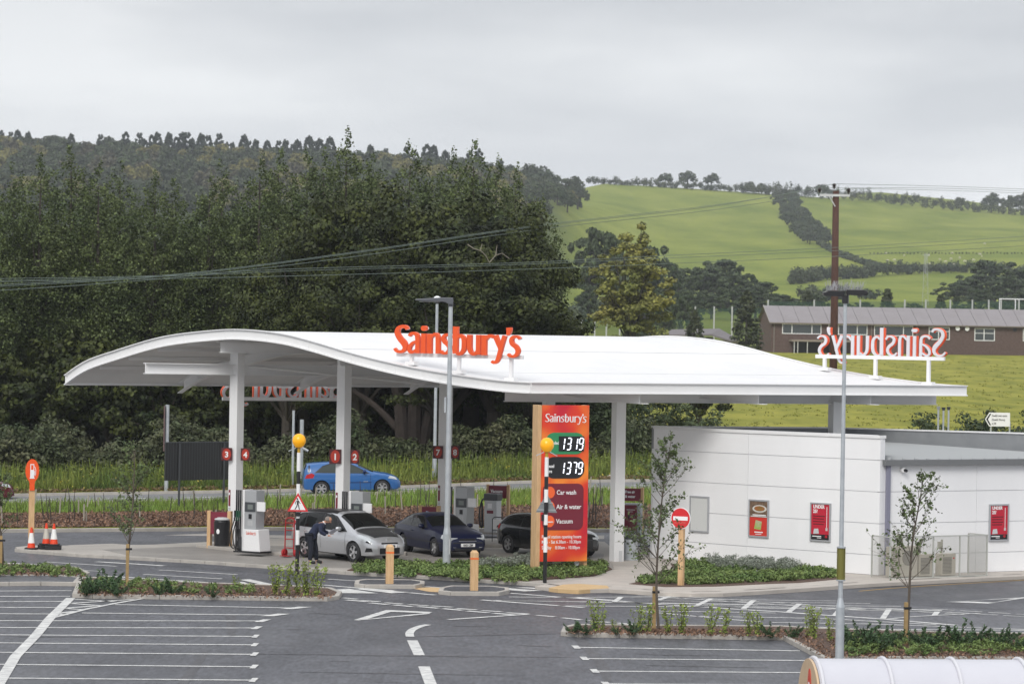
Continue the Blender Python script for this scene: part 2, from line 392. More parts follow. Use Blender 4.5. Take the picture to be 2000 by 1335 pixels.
mw = t.nodes.new('ShaderNodeMapRange'); mw.inputs['From Min'].default_value = .020; mw.inputs['From Max'].default_value = .006; t.links.new(dv.outputs[0], mw.inputs['Value'])
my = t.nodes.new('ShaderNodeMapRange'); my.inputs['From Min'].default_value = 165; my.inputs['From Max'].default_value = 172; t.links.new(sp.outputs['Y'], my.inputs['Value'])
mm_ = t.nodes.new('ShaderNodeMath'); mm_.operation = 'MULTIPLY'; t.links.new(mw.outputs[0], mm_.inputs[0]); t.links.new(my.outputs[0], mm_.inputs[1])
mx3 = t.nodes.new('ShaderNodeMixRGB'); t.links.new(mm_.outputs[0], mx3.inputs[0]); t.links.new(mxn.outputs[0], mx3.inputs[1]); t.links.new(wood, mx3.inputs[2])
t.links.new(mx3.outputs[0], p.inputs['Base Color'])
terr = MB().grid(rows).build('terrain', gm, smooth=True); struct(terr)
def TZ(px, py):
    """ray-march photo pixel onto terrain"""
    d = ray(px, py); Y = 160.
    while Y < 2400:
        p = CAM + d*(Y/d.y)
        if p.z <= terrain_z(p.x, Y): break
        Y += 2 if Y < 400 else 5
    return Vector((p.x, Y, terrain_z(p.x, Y)))
# asphalt car park in front
bk = [((x-1000)/F*itp(x, YBED), itp(x, YBED)-.05) for x in range(-400, 2900, 60)]
cp = [(-80, -40, 0), (80, -40, 0), (80, bk[-1][1], 0)] + [(a, b, 0) for a, b in reversed(bk)] + [(-80, bk[0][1], 0)]
struct(MB().sheet(cp).build('car_park', ASPH))
def line_mb(mb, px, w_, z=.008, close=False):
    P = [G(*q) for q in px] if not isinstance(px[0], Vector) else px
    for a, b in zip(P, P[1:]):
        d = (b-a); d.z = 0
        if d.length < 1e-4: continue
        n = Vector((-d.y, d.x, 0)).normalized()*(w_/2)
        mb.sheet([tuple(Vector((q.x, q.y, z))) for q in (a-n, b-n, b+n, a+n)])
def poly_mb(mb, px, z=.008):
    mb.sheet([tuple(Vector((G(*q).x, G(*q).y, z))) for q in px])
# resurfaced lane, darker asphalt in front of the forecourt and beside the kiosk
d = MB(); poly_mb(d, [(300, 1094), (560, 1112), (674, 1122), (840, 1131), (1013, 1142), (1190, 1153), (1412, 1162), (1577, 1152), (1718, 1142), (2250, 1118), (2250, 1190), (1950, 1190), (1800, 1182), (1600, 1172), (1400, 1160), (1200, 1160), (1000, 1156), (800, 1138), (640, 1132), (500, 1118), (300, 1104)], .004)
struct(d.build('access_lane', ASPHD))
# road behind
rd = []
for x in range(-1500, 3600, 60):
    yn = itp(x, YN); rd.append([((x-1000)/F*yn, yn, itp(x, ZN)+.02), ((x-1000)/F*(yn+ROADW), yn+ROADW, itp(x, ZF)+.04)])
struct(MB().grid(rd).build('road', ASPHR))
kb = MB()
for side in (0, 1):
    pr_ = [r[side] for r in rd]
    q = []
    for a in pr_:
        y0 = a[1]+(-.18 if side == 0 else 0.0)
        q.append([(a[0], y0, a[2]-.3), (a[0], y0, a[2]+.12), (a[0], y0+.18, a[2]+.12), (a[0], y0+.18, a[2]-.3)])
    kb.grid(q)
struct(kb.build('road_kerb', KERB))
rm = MB()
pts = [(x, itp(x, YN)+1.4, itp(x, ZN)+.035) for x in range(-200, 3000, 60)]
for i in range(0, len(pts)-1):
    if i % 3 == 2: continue
    a, b = pts[i], pts[i+1]
    A = Vector(((a[0]-1000)/F*a[1], a[1]+1.9, a[2]+.01)); B = Vector(((b[0]-1000)/F*b[1], b[1]+1.9, b[2]+.01))
    rm.sheet([(A.x, A.y, A.z), (B.x, B.y, B.z), (B.x, B.y+.16, B.z+.005), (A.x, A.y+.16, A.z+.005)])
struct(rm.build('road_marking', MARK))
# mulch bed along the forecourt and its kerb
mb_ = []; kk = []
for x in range(-300, 2700, 45):
    yb, yn = itp(x, YBED), itp(x, YN); X = (x-1000)/F
    r_ = []
    for f_ in (0.03, .15, .3, .45, .56):
        Y = yb+(yn-yb)*f_; r_.append((X*Y, Y, terrain_z(X*Y, Y)+.03+.03*math.sin(x*.9+f_*9)))
    mb_.append(r_)
    kk.append([(X*yb, yb-.12, -.1), (X*yb, yb-.12, .13), (X*yb, yb+.06, .14), (X*yb, yb+.06, -.1)])
struct(MB().grid(mb_).build('mulch_bed', MULCH))
struct(MB().grid(kk).build('bed_kerb', KERB))

# forecourt concrete, with a real kerb step
KZ = .11
front = [(28, 1077), (60, 1080), (150, 1087), (304, 1095.5), (400, 1101), (480, 1107), (570, 1112.5), (674, 1121.5), (757, 1127), (840, 1131), (930, 1137), (1013, 1142), (1060, 1146), (1090, 1150), (1130, 1153.5), (1196, 1152), (1250, 1157), (1295, 1160.5), (1350, 1162), (1412, 1161.5), (1500, 1156.5), (1577, 1151), (1640, 1146), (1718, 1141), (1800, 1137), (2000, 1127), (2250, 1115)]
FW = [G(*q) for q in front]
back = [(2250, 1085), (1760, 1085), (1290, 1075), (1190, 1070), (1180, 1062), (1000, 1058), (700, 1056), (520, 1056), (420, 1062), (300, 1068), (160, 1070), (60, 1070), (30, 1073)]
BW = [G(*q) for q in back]
def inset(P, dd):
    out_ = []
    for i, p_ in enumerate(P):
        d = (P[min(i+1, len(P)-1)]-P[max(i-1, 0)]).normalized(); n = Vector((-d.y, d.x, 0)); out_.append(p_+n*dd)
    return out_
FI = inset(FW, .15)
fc = [(v.x, v.y) for v in FI] + [(v.x, v.y) for v in BW]
struct(MB().prism(fc, -.05, KZ-.01).build('forecourt', CONC))
def kerb_strip(P, Q, z1, name, mk=KERB, seg=True):
    m = MB()
    for i in range(len(P)-1):
        a, b, c_, d_ = P[i], P[i+1], Q[i+1], Q[i]
        L = (b-a).length; n = max(1, int(L/.9))
        for k in range(n):
            t0, t1 = k/n+.006/max(L, .1), (k+1)/n-.006/max(L, .1)
            q = [a.lerp(b, t0), a.lerp(b, t1), d_.lerp(c_, t1), d_.lerp(c_, t0)]
            m.prism([(v.x, v.y) for v in q], -.05, z1+.002*((k+i) % 2))
    return struct(m.build(name, mk, bevel=.012))
kerb_strip(FW, FI, KZ+.004, 'forecourt_kerb')
# stained tanker apron and pump islands
s_ = MB()
for pl in ([(200, 1072), (420, 1064), (640, 1066), (1030, 1072), (1180, 1080), (1178, 1090), (1040, 1096), (830, 1096), (700, 1108), (600, 1106), (430, 1096), (250, 1083)],):
    s_.sheet([(G(*q, KZ).x, G(*q, KZ).y, KZ-.006) for q in pl])
struct(s_.build('forecourt_apron', CONCD))
s_ = MB()
for pl in ([(130, 1064), (220, 1061), (300, 1066.5), (190, 1070)], [(318, 1044.5), (400, 1041.5), (560, 1045), (640, 1049), (760, 1053), (560, 1051), (400, 1046)], [(560, 1058), (760, 1056), (1180, 1045), (1180, 1052), (1000, 1056)]):
    poly_mb(s_, pl, .005)
struct(s_.build('concrete_channel', CONC))
s_ = MB()
for cx, cy, L in ((490, 1075, 1.7), (700, 1076, 1.7), (905, 1060, 1.7)):
    c0 = G(cx, cy, KZ); u = Vector((math.cos(rad(-52)), math.sin(rad(-52)), 0)); n = Vector((-u.y, u.x, 0))
    q = [c0+u*a*L+n*b*.62 for a, b in ((-1.5, -1), (1.2, -1), (1.4, -.5), (1.4, .5), (1.2, 1), (-1.5, 1))]
    s_.prism([(v.x, v.y) for v in q], KZ-.02, KZ+.10)
struct(s_.build('pump_island', CONC, bevel=.02))
# footway, tactile paving, bed shapes
def zsheet(name, m, pl, z):
    return struct(MB().prism([(G(*q, z).x, G(*q, z).y) for q in pl], -.04, z).build(name, m))
zsheet('footpath', PAVE, [(1045, 1143), (1085, 1148), (1125, 1151), (1190, 1149.5), (1245, 1153), (1295, 1156.5), (1350, 1158), (1412, 1157.5), (1500, 1152.5), (1577, 1147.5), (1640, 1143), (1718, 1138), (1800, 1134), (2000, 1124), (2250, 1112), (2250, 1100), (1760, 1100), (1640, 1119), (1290, 1078), (1190, 1084), (1200, 1112), (1170, 1126)], KZ+.004)
zsheet('tactile_paving', TACT, [(1072, 1147), (1100, 1140.5), (1130, 1139), (1186, 1142.5), (1190, 1147.5), (1130, 1151.5), (1090, 1149.5)], KZ+.010)
zsheet('planting_soil', MULCH, [(678, 1112.5), (700, 1104), (760, 1101), (1030, 1098), (1180, 1100), (1196, 1110), (1160, 1123.5), (1060, 1130.5), (1010, 1134), (930, 1129), (840, 1123), (757, 1118.5)], KZ+.014)
zsheet('planting_soil', MULCH, [(1228, 1139), (1300, 1145), (1400, 1144), (1500, 1139), (1560, 1137), (1636, 1130), (1650, 1124), (1600, 1118), (1310, 1100), (1322, 1120)], KZ+.014)
# ------------------------------------------------------------------ kerbed islands and planters in the car park
def island(name, px, top, z=.12, kw=.14, tm=MULCH, kname='island_kerb'):
    P = [G(*q) for q in px]; n = len(P)
    a = sum(P[i].x*P[(i+1) % n].y-P[(i+1) % n].x*P[i].y for i in range(n))
    if a < 0: P = P[::-1]
    c = sum(P, Vector())/n
    Q = []
    for i in range(n):
        e1 = (P[i]-P[i-1]).normalized(); e2 = (P[(i+1) % n]-P[i]).normalized()
        b = (Vector((-e1.y, e1.x, 0))+Vector((-e2.y, e2.x, 0)))
        b = b.normalized()*min(kw/max(.35, b.normalized().dot(Vector((-e1.y, e1.x, 0)))), kw*2)
        Q.append(P[i]+b)
    kerb_strip(P+[P[0]], Q+[Q[0]], z, kname)
    struct(MB().prism([(v.x, v.y) for v in Q], -.03, top).build(name, tm))
    return P, Q
island('planter_soil', [(141, 1166), (180, 1168), (640, 1173.5), (662, 1170), (668, 1162), (648, 1154), (560, 1149), (300, 1140), (180, 1133), (154, 1134)], .10)
island('planter_soil', [(-300, 1127), (160, 1130), (176, 1124), (150, 1113), (-20, 1104), (-300, 1098)], .10)
island('island_top', [(-300, 1147), (80, 1143), (150, 1144), (160, 1133), (100, 1129), (-300, 1131)], .105, tm=ASPH)
island('island_top', [(692, 1146), (712, 1148.5), (812, 1149), (829, 1145.5), (829, 1141), (806, 1138), (712, 1137), (694, 1139.5)], .11, tm=ASPHD)
island('island_top', [(856, 1159.5), (880, 1162.5), (975, 1163), (995, 1159), (994, 1154), (960, 1150.5), (880, 1150), (860, 1153.5)], .11, tm=ASPHD)
island('planter_soil', [(1095, 1241), (1130, 1243.5), (1530, 1249.5), (1610, 1293), (1640, 1291), (2300, 1292), (2300, 1245), (1900, 1242), (1600, 1233), (1530, 1229), (1120, 1226), (1100, 1231)], .10)
tp = MB(); poly_mb(tp, [(800, 1147.5), (850, 1146), (872, 1149), (858, 1156), (838, 1155)], .006); struct(tp.build('tactile_paving', TACT))

# ------------------------------------------------------------------ white markings
mk = MB()
LB = [((0, 1153.7), (140, 1153.0)), ((0, 1164.2), (137, 1164.0)), ((0, 1174.6), (126, 1174.0)), ((0, 1185.5), (115, 1186)), ((0, 1198), (100, 1198.6)),
      ((225, 1180), (579, 1187)), ((160, 1196.5), (539, 1200.7)), ((0, 1211.6), (514, 1212)), ((0, 1225), (497, 1225.8)), ((0, 1239.2), (500, 1242.3)), ((0, 1254.9), (499, 1258.8)),
      ((0, 1273.4), (498.5, 1277.3)), ((0, 1296.8), (497, 1301.6)), ((0, 1323.6), (496, 1327.8)), ((0, 1352), (495, 1357))]
for a, b in LB:
    m_ = (b[1]-a[1])/(b[0]-a[0]); a2 = (a[0]-300, a[1]-300*m_) if a[0] == 0 else a
    line_mb(mk, [a2, b], .20, .009)
for cx, cy, sx in ((579, 1187, .35), (539, 1200.7, .3), (514, 1212, .12), (502, 1225.8, .05), (500, 1242.3, 0), (498.5, 1258.8, 0), (498, 1277.3, 0), (497, 1301.6, 0), (496, 1327.8, 0)):
    c0 = G(cx, cy); h_ = .44
    mk.sheet([(c0.x-.09-sx, c0.y-h_, .014), (c0.x+.05-sx*.3, c0.y-h_, .014), (c0.x+.07+sx, c0.y+h_, .014), (c0.x-.07+sx*.3, c0.y+h_, .014)])
line_mb(mk, [(-8, 1345), (30, 1282), (70, 1241), (98, 1207), (138, 1168)], .27, .018)
line_mb(mk, [(98, 1207.5), (165, 1190), (225, 1178), (287, 1167.5)], .16, .014)
for a, b in (((140, 1169.5), (225, 1174.5)), ((262, 1170), (135, 1178)), ((135, 1178), (198, 1182.5)), ((185, 1183), (124, 1187.5)), ((124, 1187.5), (167, 1190.5)), ((150, 1193), (112, 1197.5)), ((112, 1198), (130, 1201))):
    line_mb(mk, [a, b], .19, .011)
RB = [((1124, 1263.5), (1562, 1270.5)), ((1140, 1285.5), (1640, 1290)), ((1160, 1310), (1700, 1314)), ((1182, 1335), (1700, 1338))]
for a, b in RB:
    line_mb(mk, [a, b], .19, .009)
    c0 = G(*a); mk.sheet([(c0.x-.03, c0.y-.42, .014), (c0.x+.13, c0.y-.42, .014), (c0.x+.07, c0.y+.42, .014), (c0.x-.10, c0.y+.42, .014)])
# lane markings
for q, w_ in (([(15, 1099), (60, 1101.5), (150, 1107)], .16), ([(90, 1097), (228, 1105.5)], .10), ([(188, 1096.5), (250, 1100), (321, 1104.5)], .18), ([(55, 1107.5), (200, 1115.5)], .08),
              ([(310, 1112.5), (463, 1121.5)], .10), ([(280, 1121), (434, 1130)], .10), ([(200, 1124), (480, 1142), (530, 1145)], .16), ([(470, 1136), (500, 1148), (540, 1158)], .12),
              ([(640, 1130.5), (700, 1134)], .1), ([(620, 1141), (690, 1147), (770, 1153)], .13), ([(828, 1145), (872, 1147.5)], .1), ([(800, 1157), (850, 1161.5)], .12),
              ([(995, 1157.8), (1105, 1166.5)], .12), ([(994, 1165.2), (1110, 1166.2), (1330, 1164.5)], .1), ([(1110, 1166), (1195, 1172)], .22), ([(1195, 1172), (1240, 1176), (1310, 1181), (1420, 1188), (1520, 1194), (1600, 1200), (1720, 1208), (1750, 1210.5), (1868, 1220.5)], .15),
              ([(940, 1171), (1140, 1186)], .14), ([(960, 1172), (1290, 1176.5), (1195, 1176)], .1), ([(980, 1172.5), (1200, 1176), (1480, 1181)], .1), ([(1090, 1182.5), (1360, 1184.5), (1690, 1189)], .1), ([(1245, 1192), (1515, 1196.5)], .1), ([(1240, 1192), (1380, 1205), (1485, 1214)], .12),
              ([(1280, 1168.5), (1640, 1173)], .07), ([(1290, 1172.5), (1700, 1178)], .07), ([(1260, 1176.5), (1760, 1184)], .07), ([(1280, 1180), (1800, 1190)], .07), ([(1400, 1185), (1860, 1195)], .07),
              ([(1360, 1203), (1600, 1207), (1830, 1219.5)], .1), ([(1508, 1215), (1700, 1218), (2100, 1232)], .1), ([(1600, 1224), (1860, 1241)], .1), ([(1660, 1228), (2100, 1231)], .12), ([(1850, 1242), (2100, 1243)], .1)):
    line_mb(mk, q, w_*1.6, .009)
# edge pattern of the hatched strip
for i in range(12):
    x0 = 1295+i*50; y0 = 1162.3+i*3.2
    line_mb(mk, [(x0, y0), (x0+38, y0+2.3)], .12, .010)
for i in range(9):
    x0 = 1290+i*46; y0 = 1164+i*3.0
    line_mb(mk, [(x0, y0+1.5), (x0+38, y0+3.6)], .16, .012)
for i in range(6):
    x0 = 1820+i*55; y0 = 1189+i*3.2
    line_mb(mk, [(x0, y0), (x0+44, y0+2.2)], .13, .010); line_mb(mk, [(x0+30, y0+6), (x0+74, y0+8.4)], .13, .010)
line_mb(mk, [(1730, 1188.5), (1840, 1192)], .3, .012); line_mb(mk, [(1915, 1197), (1780, 1204), (1730, 1209)], .12, .012)
for a, b in (((1200, 1175), (1214, 1165)), ((1285, 1172), (1308, 1164)), ((1360, 1182.5), (1390, 1168.5)), ((1452, 1188.5), (1472, 1172)), ((1540, 1195), (1562, 1178.5)), ((1630, 1202.5), (1645, 1184)), ((1724, 1208), (1736, 1190)), ((1825, 1201.5), (1831, 1194))):
    line_mb(mk, [a, b], .17, .013)
# zebra stripes
for pl in ([(655, 1151), (682, 1149.5), (740, 1158.5), (668, 1158)], [(690, 1149.5), (715, 1148.5), (800, 1156.5), (765, 1158.2)], [(945, 1147.2), (975, 1147), (1060, 1153), (1022, 1154.5)], [(1005, 1147), (1030, 1146.7), (1125, 1152), (1085, 1153)],
           [(468, 1132), (488, 1130.8), (530, 1140), (548, 1145), (515, 1142)]):
    poly_mb(mk, pl, .012)
# give-way dashes, triangle, arrow line
for x0, x1, y0 in ((670, 698, 1167), (705, 742, 1172), (752, 787, 1176.5), (798, 837, 1180), (842, 884, 1182.7), (891, 932, 1187.8), (940, 981, 1191.7), (989, 1033, 1196)):
    line_mb(mk, [(x0, y0), (x1, y0+2.6)], .2, .010)
for x0, x1, y0 in ((675, 716, 1171), (722, 758, 1176.8), (769, 806, 1180.8), (816, 857, 1184), (865, 903, 1188), (912, 954, 1192.6), (963, 1006, 1197)):
    line_mb(mk, [(x0, y0), (x1, y0+3.4)], .24, .010)
line_mb(mk, [(876, 1209.5), (1032, 1199)], .2, .011)
for a, b in (((1048, 1201), (1084, 1204)), ((1098, 1206), (1136, 1210)), ((1150, 1211.3), (1190, 1215)), ((1205, 1216), (1242, 1219.5)), ((1255, 1222), (1275, 1223.5))):
    line_mb(mk, [a, b], .2, .010)
poly_mb(mk, [(690, 1210.8), (754, 1191), (770, 1192.5), (716, 1209)], .012)
poly_mb(mk, [(756, 1191), (845, 1195), (838, 1197.6), (765, 1194.6)], .014)
poly_mb(mk, [(843, 1195.5), (838, 1198.6), (700, 1211), (692, 1210.8)], .010)
poly_mb(mk, [(1846, 1175), (1890, 1174), (1945, 1176.5), (1930, 1178.3)], .012); poly_mb(mk, [(1870, 1173.8), (2020, 1165), (2010, 1167)], .010); poly_mb(mk, [(1930, 1178.2), (2015, 1166), (1998, 1166)], .014)
arc = catmull([(837, 1219.5), (822, 1222.5), (806, 1229), (800, 1236), (801, 1243)], 4)
line_mb(mk, arc, .22, .011)
for a, b in (((805, 1250), (819, 1279)), ((828, 1301), (845, 1345))): line_mb(mk, [a, b], .27, .011)
struct(mk.build('white_marking', MARK))
yk = MB(); line_mb(yk, [(1678, 1154), (1740, 1148.5), (1830, 1142.5), (2000, 1132.5), (2200, 1121)], .08, .011); struct(yk.build('yellow_line', mat('yellow_paint', (.55, .33, .06), .6)))
tr = MB(); poly_mb(tr, [(395, 1271), (372, 1300), (352, 1326), (338, 1345), (360, 1345), (385, 1310), (402, 1283), (406, 1271)], .006)
for ya, yb_, xa, xb, hh_ in ((1276, 1283, 470, 1130, 2.2), (1243, 1236, 790, 1110, 1.5), (1197, 1199, 600, 672, 1.3), (1311, 1318, 560, 980, 1.6), (1259, 1262, 1010, 1085, 1.6), (1298, 1303, 1250, 1500, 2.0), (1277, 1280, 1240, 1420, 1.5), (1242, 1244, 0, 180, 1.5), (1330, 1332, 700, 790, 1.2), (1222, 1223, 880, 960, 1.0), (1290, 1291, 640, 690, 1.3), (1228, 1229, 560, 600, 1.1)):
    rs_ = random.Random(int(xa)); up_, lo_ = [], []
    for k_ in range(25):
        u_ = k_/24; x_p = xa+(xb-xa)*u_; y_p = ya+(yb_-ya)*u_; w_p = hh_*.6*min(1, 3*u_, 3*(1-u_))+.05
        up_.append((x_p, y_p-w_p*rs_.uniform(.4, 1.2))); lo_.append((x_p, y_p+w_p*rs_.uniform(.4, 1.2)))
    for k_ in range(24): poly_mb(tr, [up_[k_], up_[k_+1], lo_[k_+1], lo_[k_]], .0055)
poly_mb(tr, [(440, 1200), (462, 1200), (460, 1240), (446, 1240)], .006); poly_mb(tr, [(1120, 1246), (1140, 1244), (1165, 1270), (1190, 1300), (1195, 1330), (1180, 1330), (1160, 1290)], .006)
struct(tr.build('asphalt_patch', asphalt('asphalt_worn', (.1, .1, .1), (.068, .067, .073), .3)))
# ------------------------------------------------------------------ canopy
def v2(v): return Vector((v.x, v.y, 0))
cC = G(1039, 766, 5.9); cL = AT(130, 751, 126.0); cR = G(1885, 771, 5.9)
C0, L0 = v2(cC), v2(cL); UV = v2(cR)-C0; UD = UV.normalized(); GV = L0-C0; GD = GV.normalized()
ptop = [(1039, 746), (980.5, 742), (880, 728.5), (784, 711), (695, 689.3), (618, 666.5), (555, 650.8), (485, 643), (425.5, 643.8), (322, 656.7), (222.5, 685.8), (170, 705), (130, 732)]
pr = []
for q in ptop:
    h = PL(q[0], q[1], C0, L0); pr.append(((v2(h)-C0).dot(GD)/GV.length, h.z))
prof = catmull(pr, 6); TT = [a for a, _ in prof]; ZZ = [b for _, b in prof]
def rz_(t): return float(np.interp(t, TT, ZZ))
def cpt(t, f, dz=0.): q = C0+GV*t+UV*f; return Vector((q.x, q.y, rz_(t)+dz))
def cinv(X, Y):
    d = Vector((X, Y, 0))-C0; det = GV.x*UV.y-UV.x*GV.y
    return (d.x*UV.y-UV.x*d.y)/det, (GV.x*d.y-GV.y*d.x)/det
canopy = thing('canopy', 'white wave-shaped steel canopy over the fuel pumps', 'canopy', (0, 0, 0))
ts = [i/70 for i in range(71)]; fs = [i/12 for i in range(13)]
m = MB(); m.grid([[cpt(t, f, -.06) for f in fs] for t in ts]).build('roof_sheet', ROOFW, canopy, smooth=True)
m = MB(); m.grid([[cpt(t, f, -.30) for f in reversed(fs)] for t in ts]).build('soffit', mat('soffit', (.74, .73, .71), .55, c2=(.68, .67, .655), nscale=1), canopy, smooth=True)
m = MB()
nr = 5
for i in range(1, nr):
    t = i/nr; a, b = cpt(t, .004, -.06), cpt(t, .996, -.06); w_ = GD*.03
    m.add([a-w_, a+w_, b+w_, b-w_, a-w_+Vector((0, 0, .003)), a+w_+Vector((0, 0, .003)), b+w_+Vector((0, 0, .003)), b-w_+Vector((0, 0, .003))], [(4, 5, 6, 7), (0, 1, 5, 4), (1, 2, 6, 5), (2, 3, 7, 6), (3, 0, 4, 7)])
m.build('roof_rib', ROOFW, canopy)
def along(t0, t1, n, f, off, z0, z1, th, name, mt=WHITE):
    """curved strip following the profile at fraction f, from rz+z0 to rz+z1, thickness th along U"""
    m = MB(); rows = []
    for i in range(n+1):
        t = t0+(t1-t0)*i/n; b = cpt(t, f)+UD*off
        rows.append([b+Vector((0, 0, z0)), b+Vector((0, 0, z1)), b+UD*th+Vector((0, 0, z1)), b+UD*th+Vector((0, 0, z0)), b+Vector((0, 0, z0))])
    m.grid(rows)
    for r in (rows[0], rows[-1]): m.add(r[:4], [(0, 1, 2, 3)])
    return m
for f, sg in ((0., -1), (1., 1)):
    m = along(0, 1, 70, f, -.02 if sg < 0 else 0., -.35, -.02, .02, 'x')
    for (za, zb) in ((-.37, -.33), (-.03, .0)):
        n_ = along(0, 1, 70, f, -.11 if sg < 0 else -.02, za, zb, .13, 'x'); m.add(n_.v, n_.f)
    for i in range(1, 11):
        b = cpt(i/11, f)
        u_ = UD*(-.035 if sg < 0 else .035); g_ = GD*.02
        m.add([b+Vector((0, 0, -.33))+g_, b-g_+Vector((0, 0, -.33)), b-g_+Vector((0, 0, -.03)), b+g_+Vector((0, 0, -.03)), b+Vector((0, 0, -.33))+g_+u_, b-g_+Vector((0, 0, -.33))+u_, b-g_+Vector((0, 0, -.03))+u_, b+g_+Vector((0, 0, -.03))+u_], [(0, 1, 2, 3), (7, 6, 5, 4), (0, 4, 5, 1), (1, 5, 6, 2), (2, 6, 7, 3), (3, 7, 4, 0)])
    m.build('gable_fascia', WHITE, canopy)
def beam(m, a, b, z0, z1, fl=.1, web=.015, tf=.025):
    """I-beam between plan points a,b; bottom z0(a,b) top z1"""
    d = v2(b)-v2(a); d.normalize(); n = Vector((-d.y, d.x, 0))
    for h, (za0, za1, zb0, zb1) in ((web, (z0[0]+tf, z1[0]-tf, z0[1]+tf, z1[1]-tf)), (fl, (z0[0], z0[0]+tf, z0[1], z0[1]+tf)), (fl, (z1[0]-tf, z1[0], z1[1]-tf, z1[1]))):
        A, B = v2(a), v2(b)
        P = [A-n*h, A+n*h, B+n*h, B-n*h]; zz = [(za0, za1)]*2+[(zb0, zb1)]*2
        m.add([Vector((p.x, p.y, q[0])) for p, q in zip(P, zz)]+[Vector((p.x, p.y, q[1])) for p, q in zip(P, zz)],
              [(3, 2, 1, 0), (4, 5, 6, 7), (0, 1, 5, 4), (1, 2, 6, 5), (2, 3, 7, 6), (3, 0, 4, 7)])
for t, o in ((0., -1), (1., 1)):
    a, b = cpt(t, -.003), cpt(t, 1.003); n = GD*(.1*o)
    m = MB(); beam(m, a, b, (a.z-.37,)*2, (a.z,)*2, fl=.09, web=.02)
    m.build('eave_fascia', WHITE, canopy)
# columns
COLS = {'A': (-9.75, 123.8), 'B': (-5.9, 123.0), 'C': (-2.43, 129.8), 'D': (3.68, 118.7), 'E': (11.35, 121.8), 'F': (1.4, 129.3)}
BT = {}
def col_top(k):
    t, f = cinv(*COLS[k]); return rz_(t)-.34
for k, (X, Y) in COLS.items():
    t, f = cinv(X, Y)
    zt = 5.52 if k in 'DE' else rz_(t)-.66
    m = MB(); h = .185
    m.box(-h, h, -h, h, 0, zt); m.box(-h-.07, h+.07, -h-.07, h+.07, zt-.02, zt+.005)
    rz = rad(-38) if k in 'ABC' else rad(26)
    c = m.build('column', WHITE, canopy, bevel=.01, loc=(X, Y, 0.1 if k != 'E' else .1), rz=rz)
    b_ = MB()
    if k == 'D':
        b_.box(-h-.004, -h+.01, -.06, .06, 0, 0); b_ = MB(); b_.box(h-.19, h-.09, -h-.03, -h, .0, .38)
        o = b_.build('junction_cover', LGREY, c)
# main beams
mbm = MB()
D, E = Vector((*COLS['D'], 0)), Vector((*COLS['E'], 0)); de = (E-D).normalized()
pa = PL(986, 790, D, E); pb = PL(1828, 792, D, E)
beam(mbm, pa, pb, (5.52, 5.52), (5.92, 5.92), fl=.13); mbm.build('main_beam', WHITE, canopy)
A, Cc, Bc = (Vector((*COLS[k], 0)) for k in 'ACB')
ac = (Cc-A).normalized()
m = MB(); a = A-ac*3.9; b = Cc+ac*5.5
t1, _ = cinv(a.x, a.y); t2, _ = cinv(b.x, b.y)
zb_ = rz_(cinv(A.x, A.y)[0])-.66
beam(m, a, b, (6.20, 6.08), (6.58, 6.46), fl=.13); m.build('main_beam', WHITE, canopy)
m = MB(); a = cpt(.72*.9+.02, .02); b = cpt(.72*.9+.02, .97); beam(m, a, b, (a.z-.78, a.z-.78), (a.z-.34, a.z-.34), fl=.12); m.build('main_beam', WHITE, canopy)
m = MB(); a = cpt(.42, .03); b = cpt(.42, .97); beam(m, a, b, (a.z-.74, a.z-.74), (a.z-.34, a.z-.34), fl=.12); m.build('main_beam', WHITE, canopy)
for f in (.25, .52, .785):
    m = along(.012, .985, 60, f, -.01, -.68, -.33, .02, 'x')
    for za, zb in ((-.70, -.675), (-.345, -.32)):
        n_ = along(-.0, .995, 60, f, -.10, za, zb, .20, 'x'); m.add(n_.v, n_.f)
    m.build('cross_beam', WHITE, canopy)
m = MB()
for k in range(1, 15):
    t = k/15; a, b = cpt(t, .01), cpt(t, .99); beam(m, a, b, (a.z-.42, b.z-.42), (a.z-.3, b.z-.3), fl=.05)
m.build('purlin', mat('purlin', (.72, .71, .70), .5), canopy)
m = MB()  # bracing rods below the arch
for (a, b) in (((-9.6, 124, 6.5), (-3.2, 127.5, 5.9)), ((-9.6, 124, 6.5), (-12.5, 129.5, 5.75)), ((-5.8, 123, 6.9), (-1.2, 130, 6.2)), ((-2.4, 129.8, 6.2), (-5.4, 124, 6.85))):
    m.tube([a, b], .045, 6)
m.build('brace', WHITE, canopy)

# ------------------------------------------------------------------ letter shapes (single strokes with varying width)
def ribbon(mb, pts, y0, y1, ox, oz, sx, sz, n=5):
    P = catmull(pts, n); q = np.array([(p[0], p[1]) for p in P]); wd = np.array([p[2] for p in P])
    d = np.gradient(q, axis=0); d /= np.linalg.norm(d, axis=1)[:, None]; nn = np.stack([-d[:, 1], d[:, 0]], 1)
    Lf = q+nn*wd[:, None]/2; Rt = q-nn*wd[:, None]/2
    f = lambda a: ((a[0]-ox)*sx, (oz-a[1])*sz)
    for i in range(len(P)-1):
        quad = [f(Lf[i]), f(Lf[i+1]), f(Rt[i+1]), f(Rt[i])]
        vs_ = [(a, y0, b) for a, b in quad]+[(a, y1, b) for a, b in quad]
        mb.add(vs_, [(0, 1, 2, 3), (7, 6, 5, 4), (0, 4, 5, 1), (2, 6, 7, 3)] + ([(0, 3, 7, 4)] if i == 0 else []) + ([(1, 5, 6, 2)] if i == len(P)-2 else []))
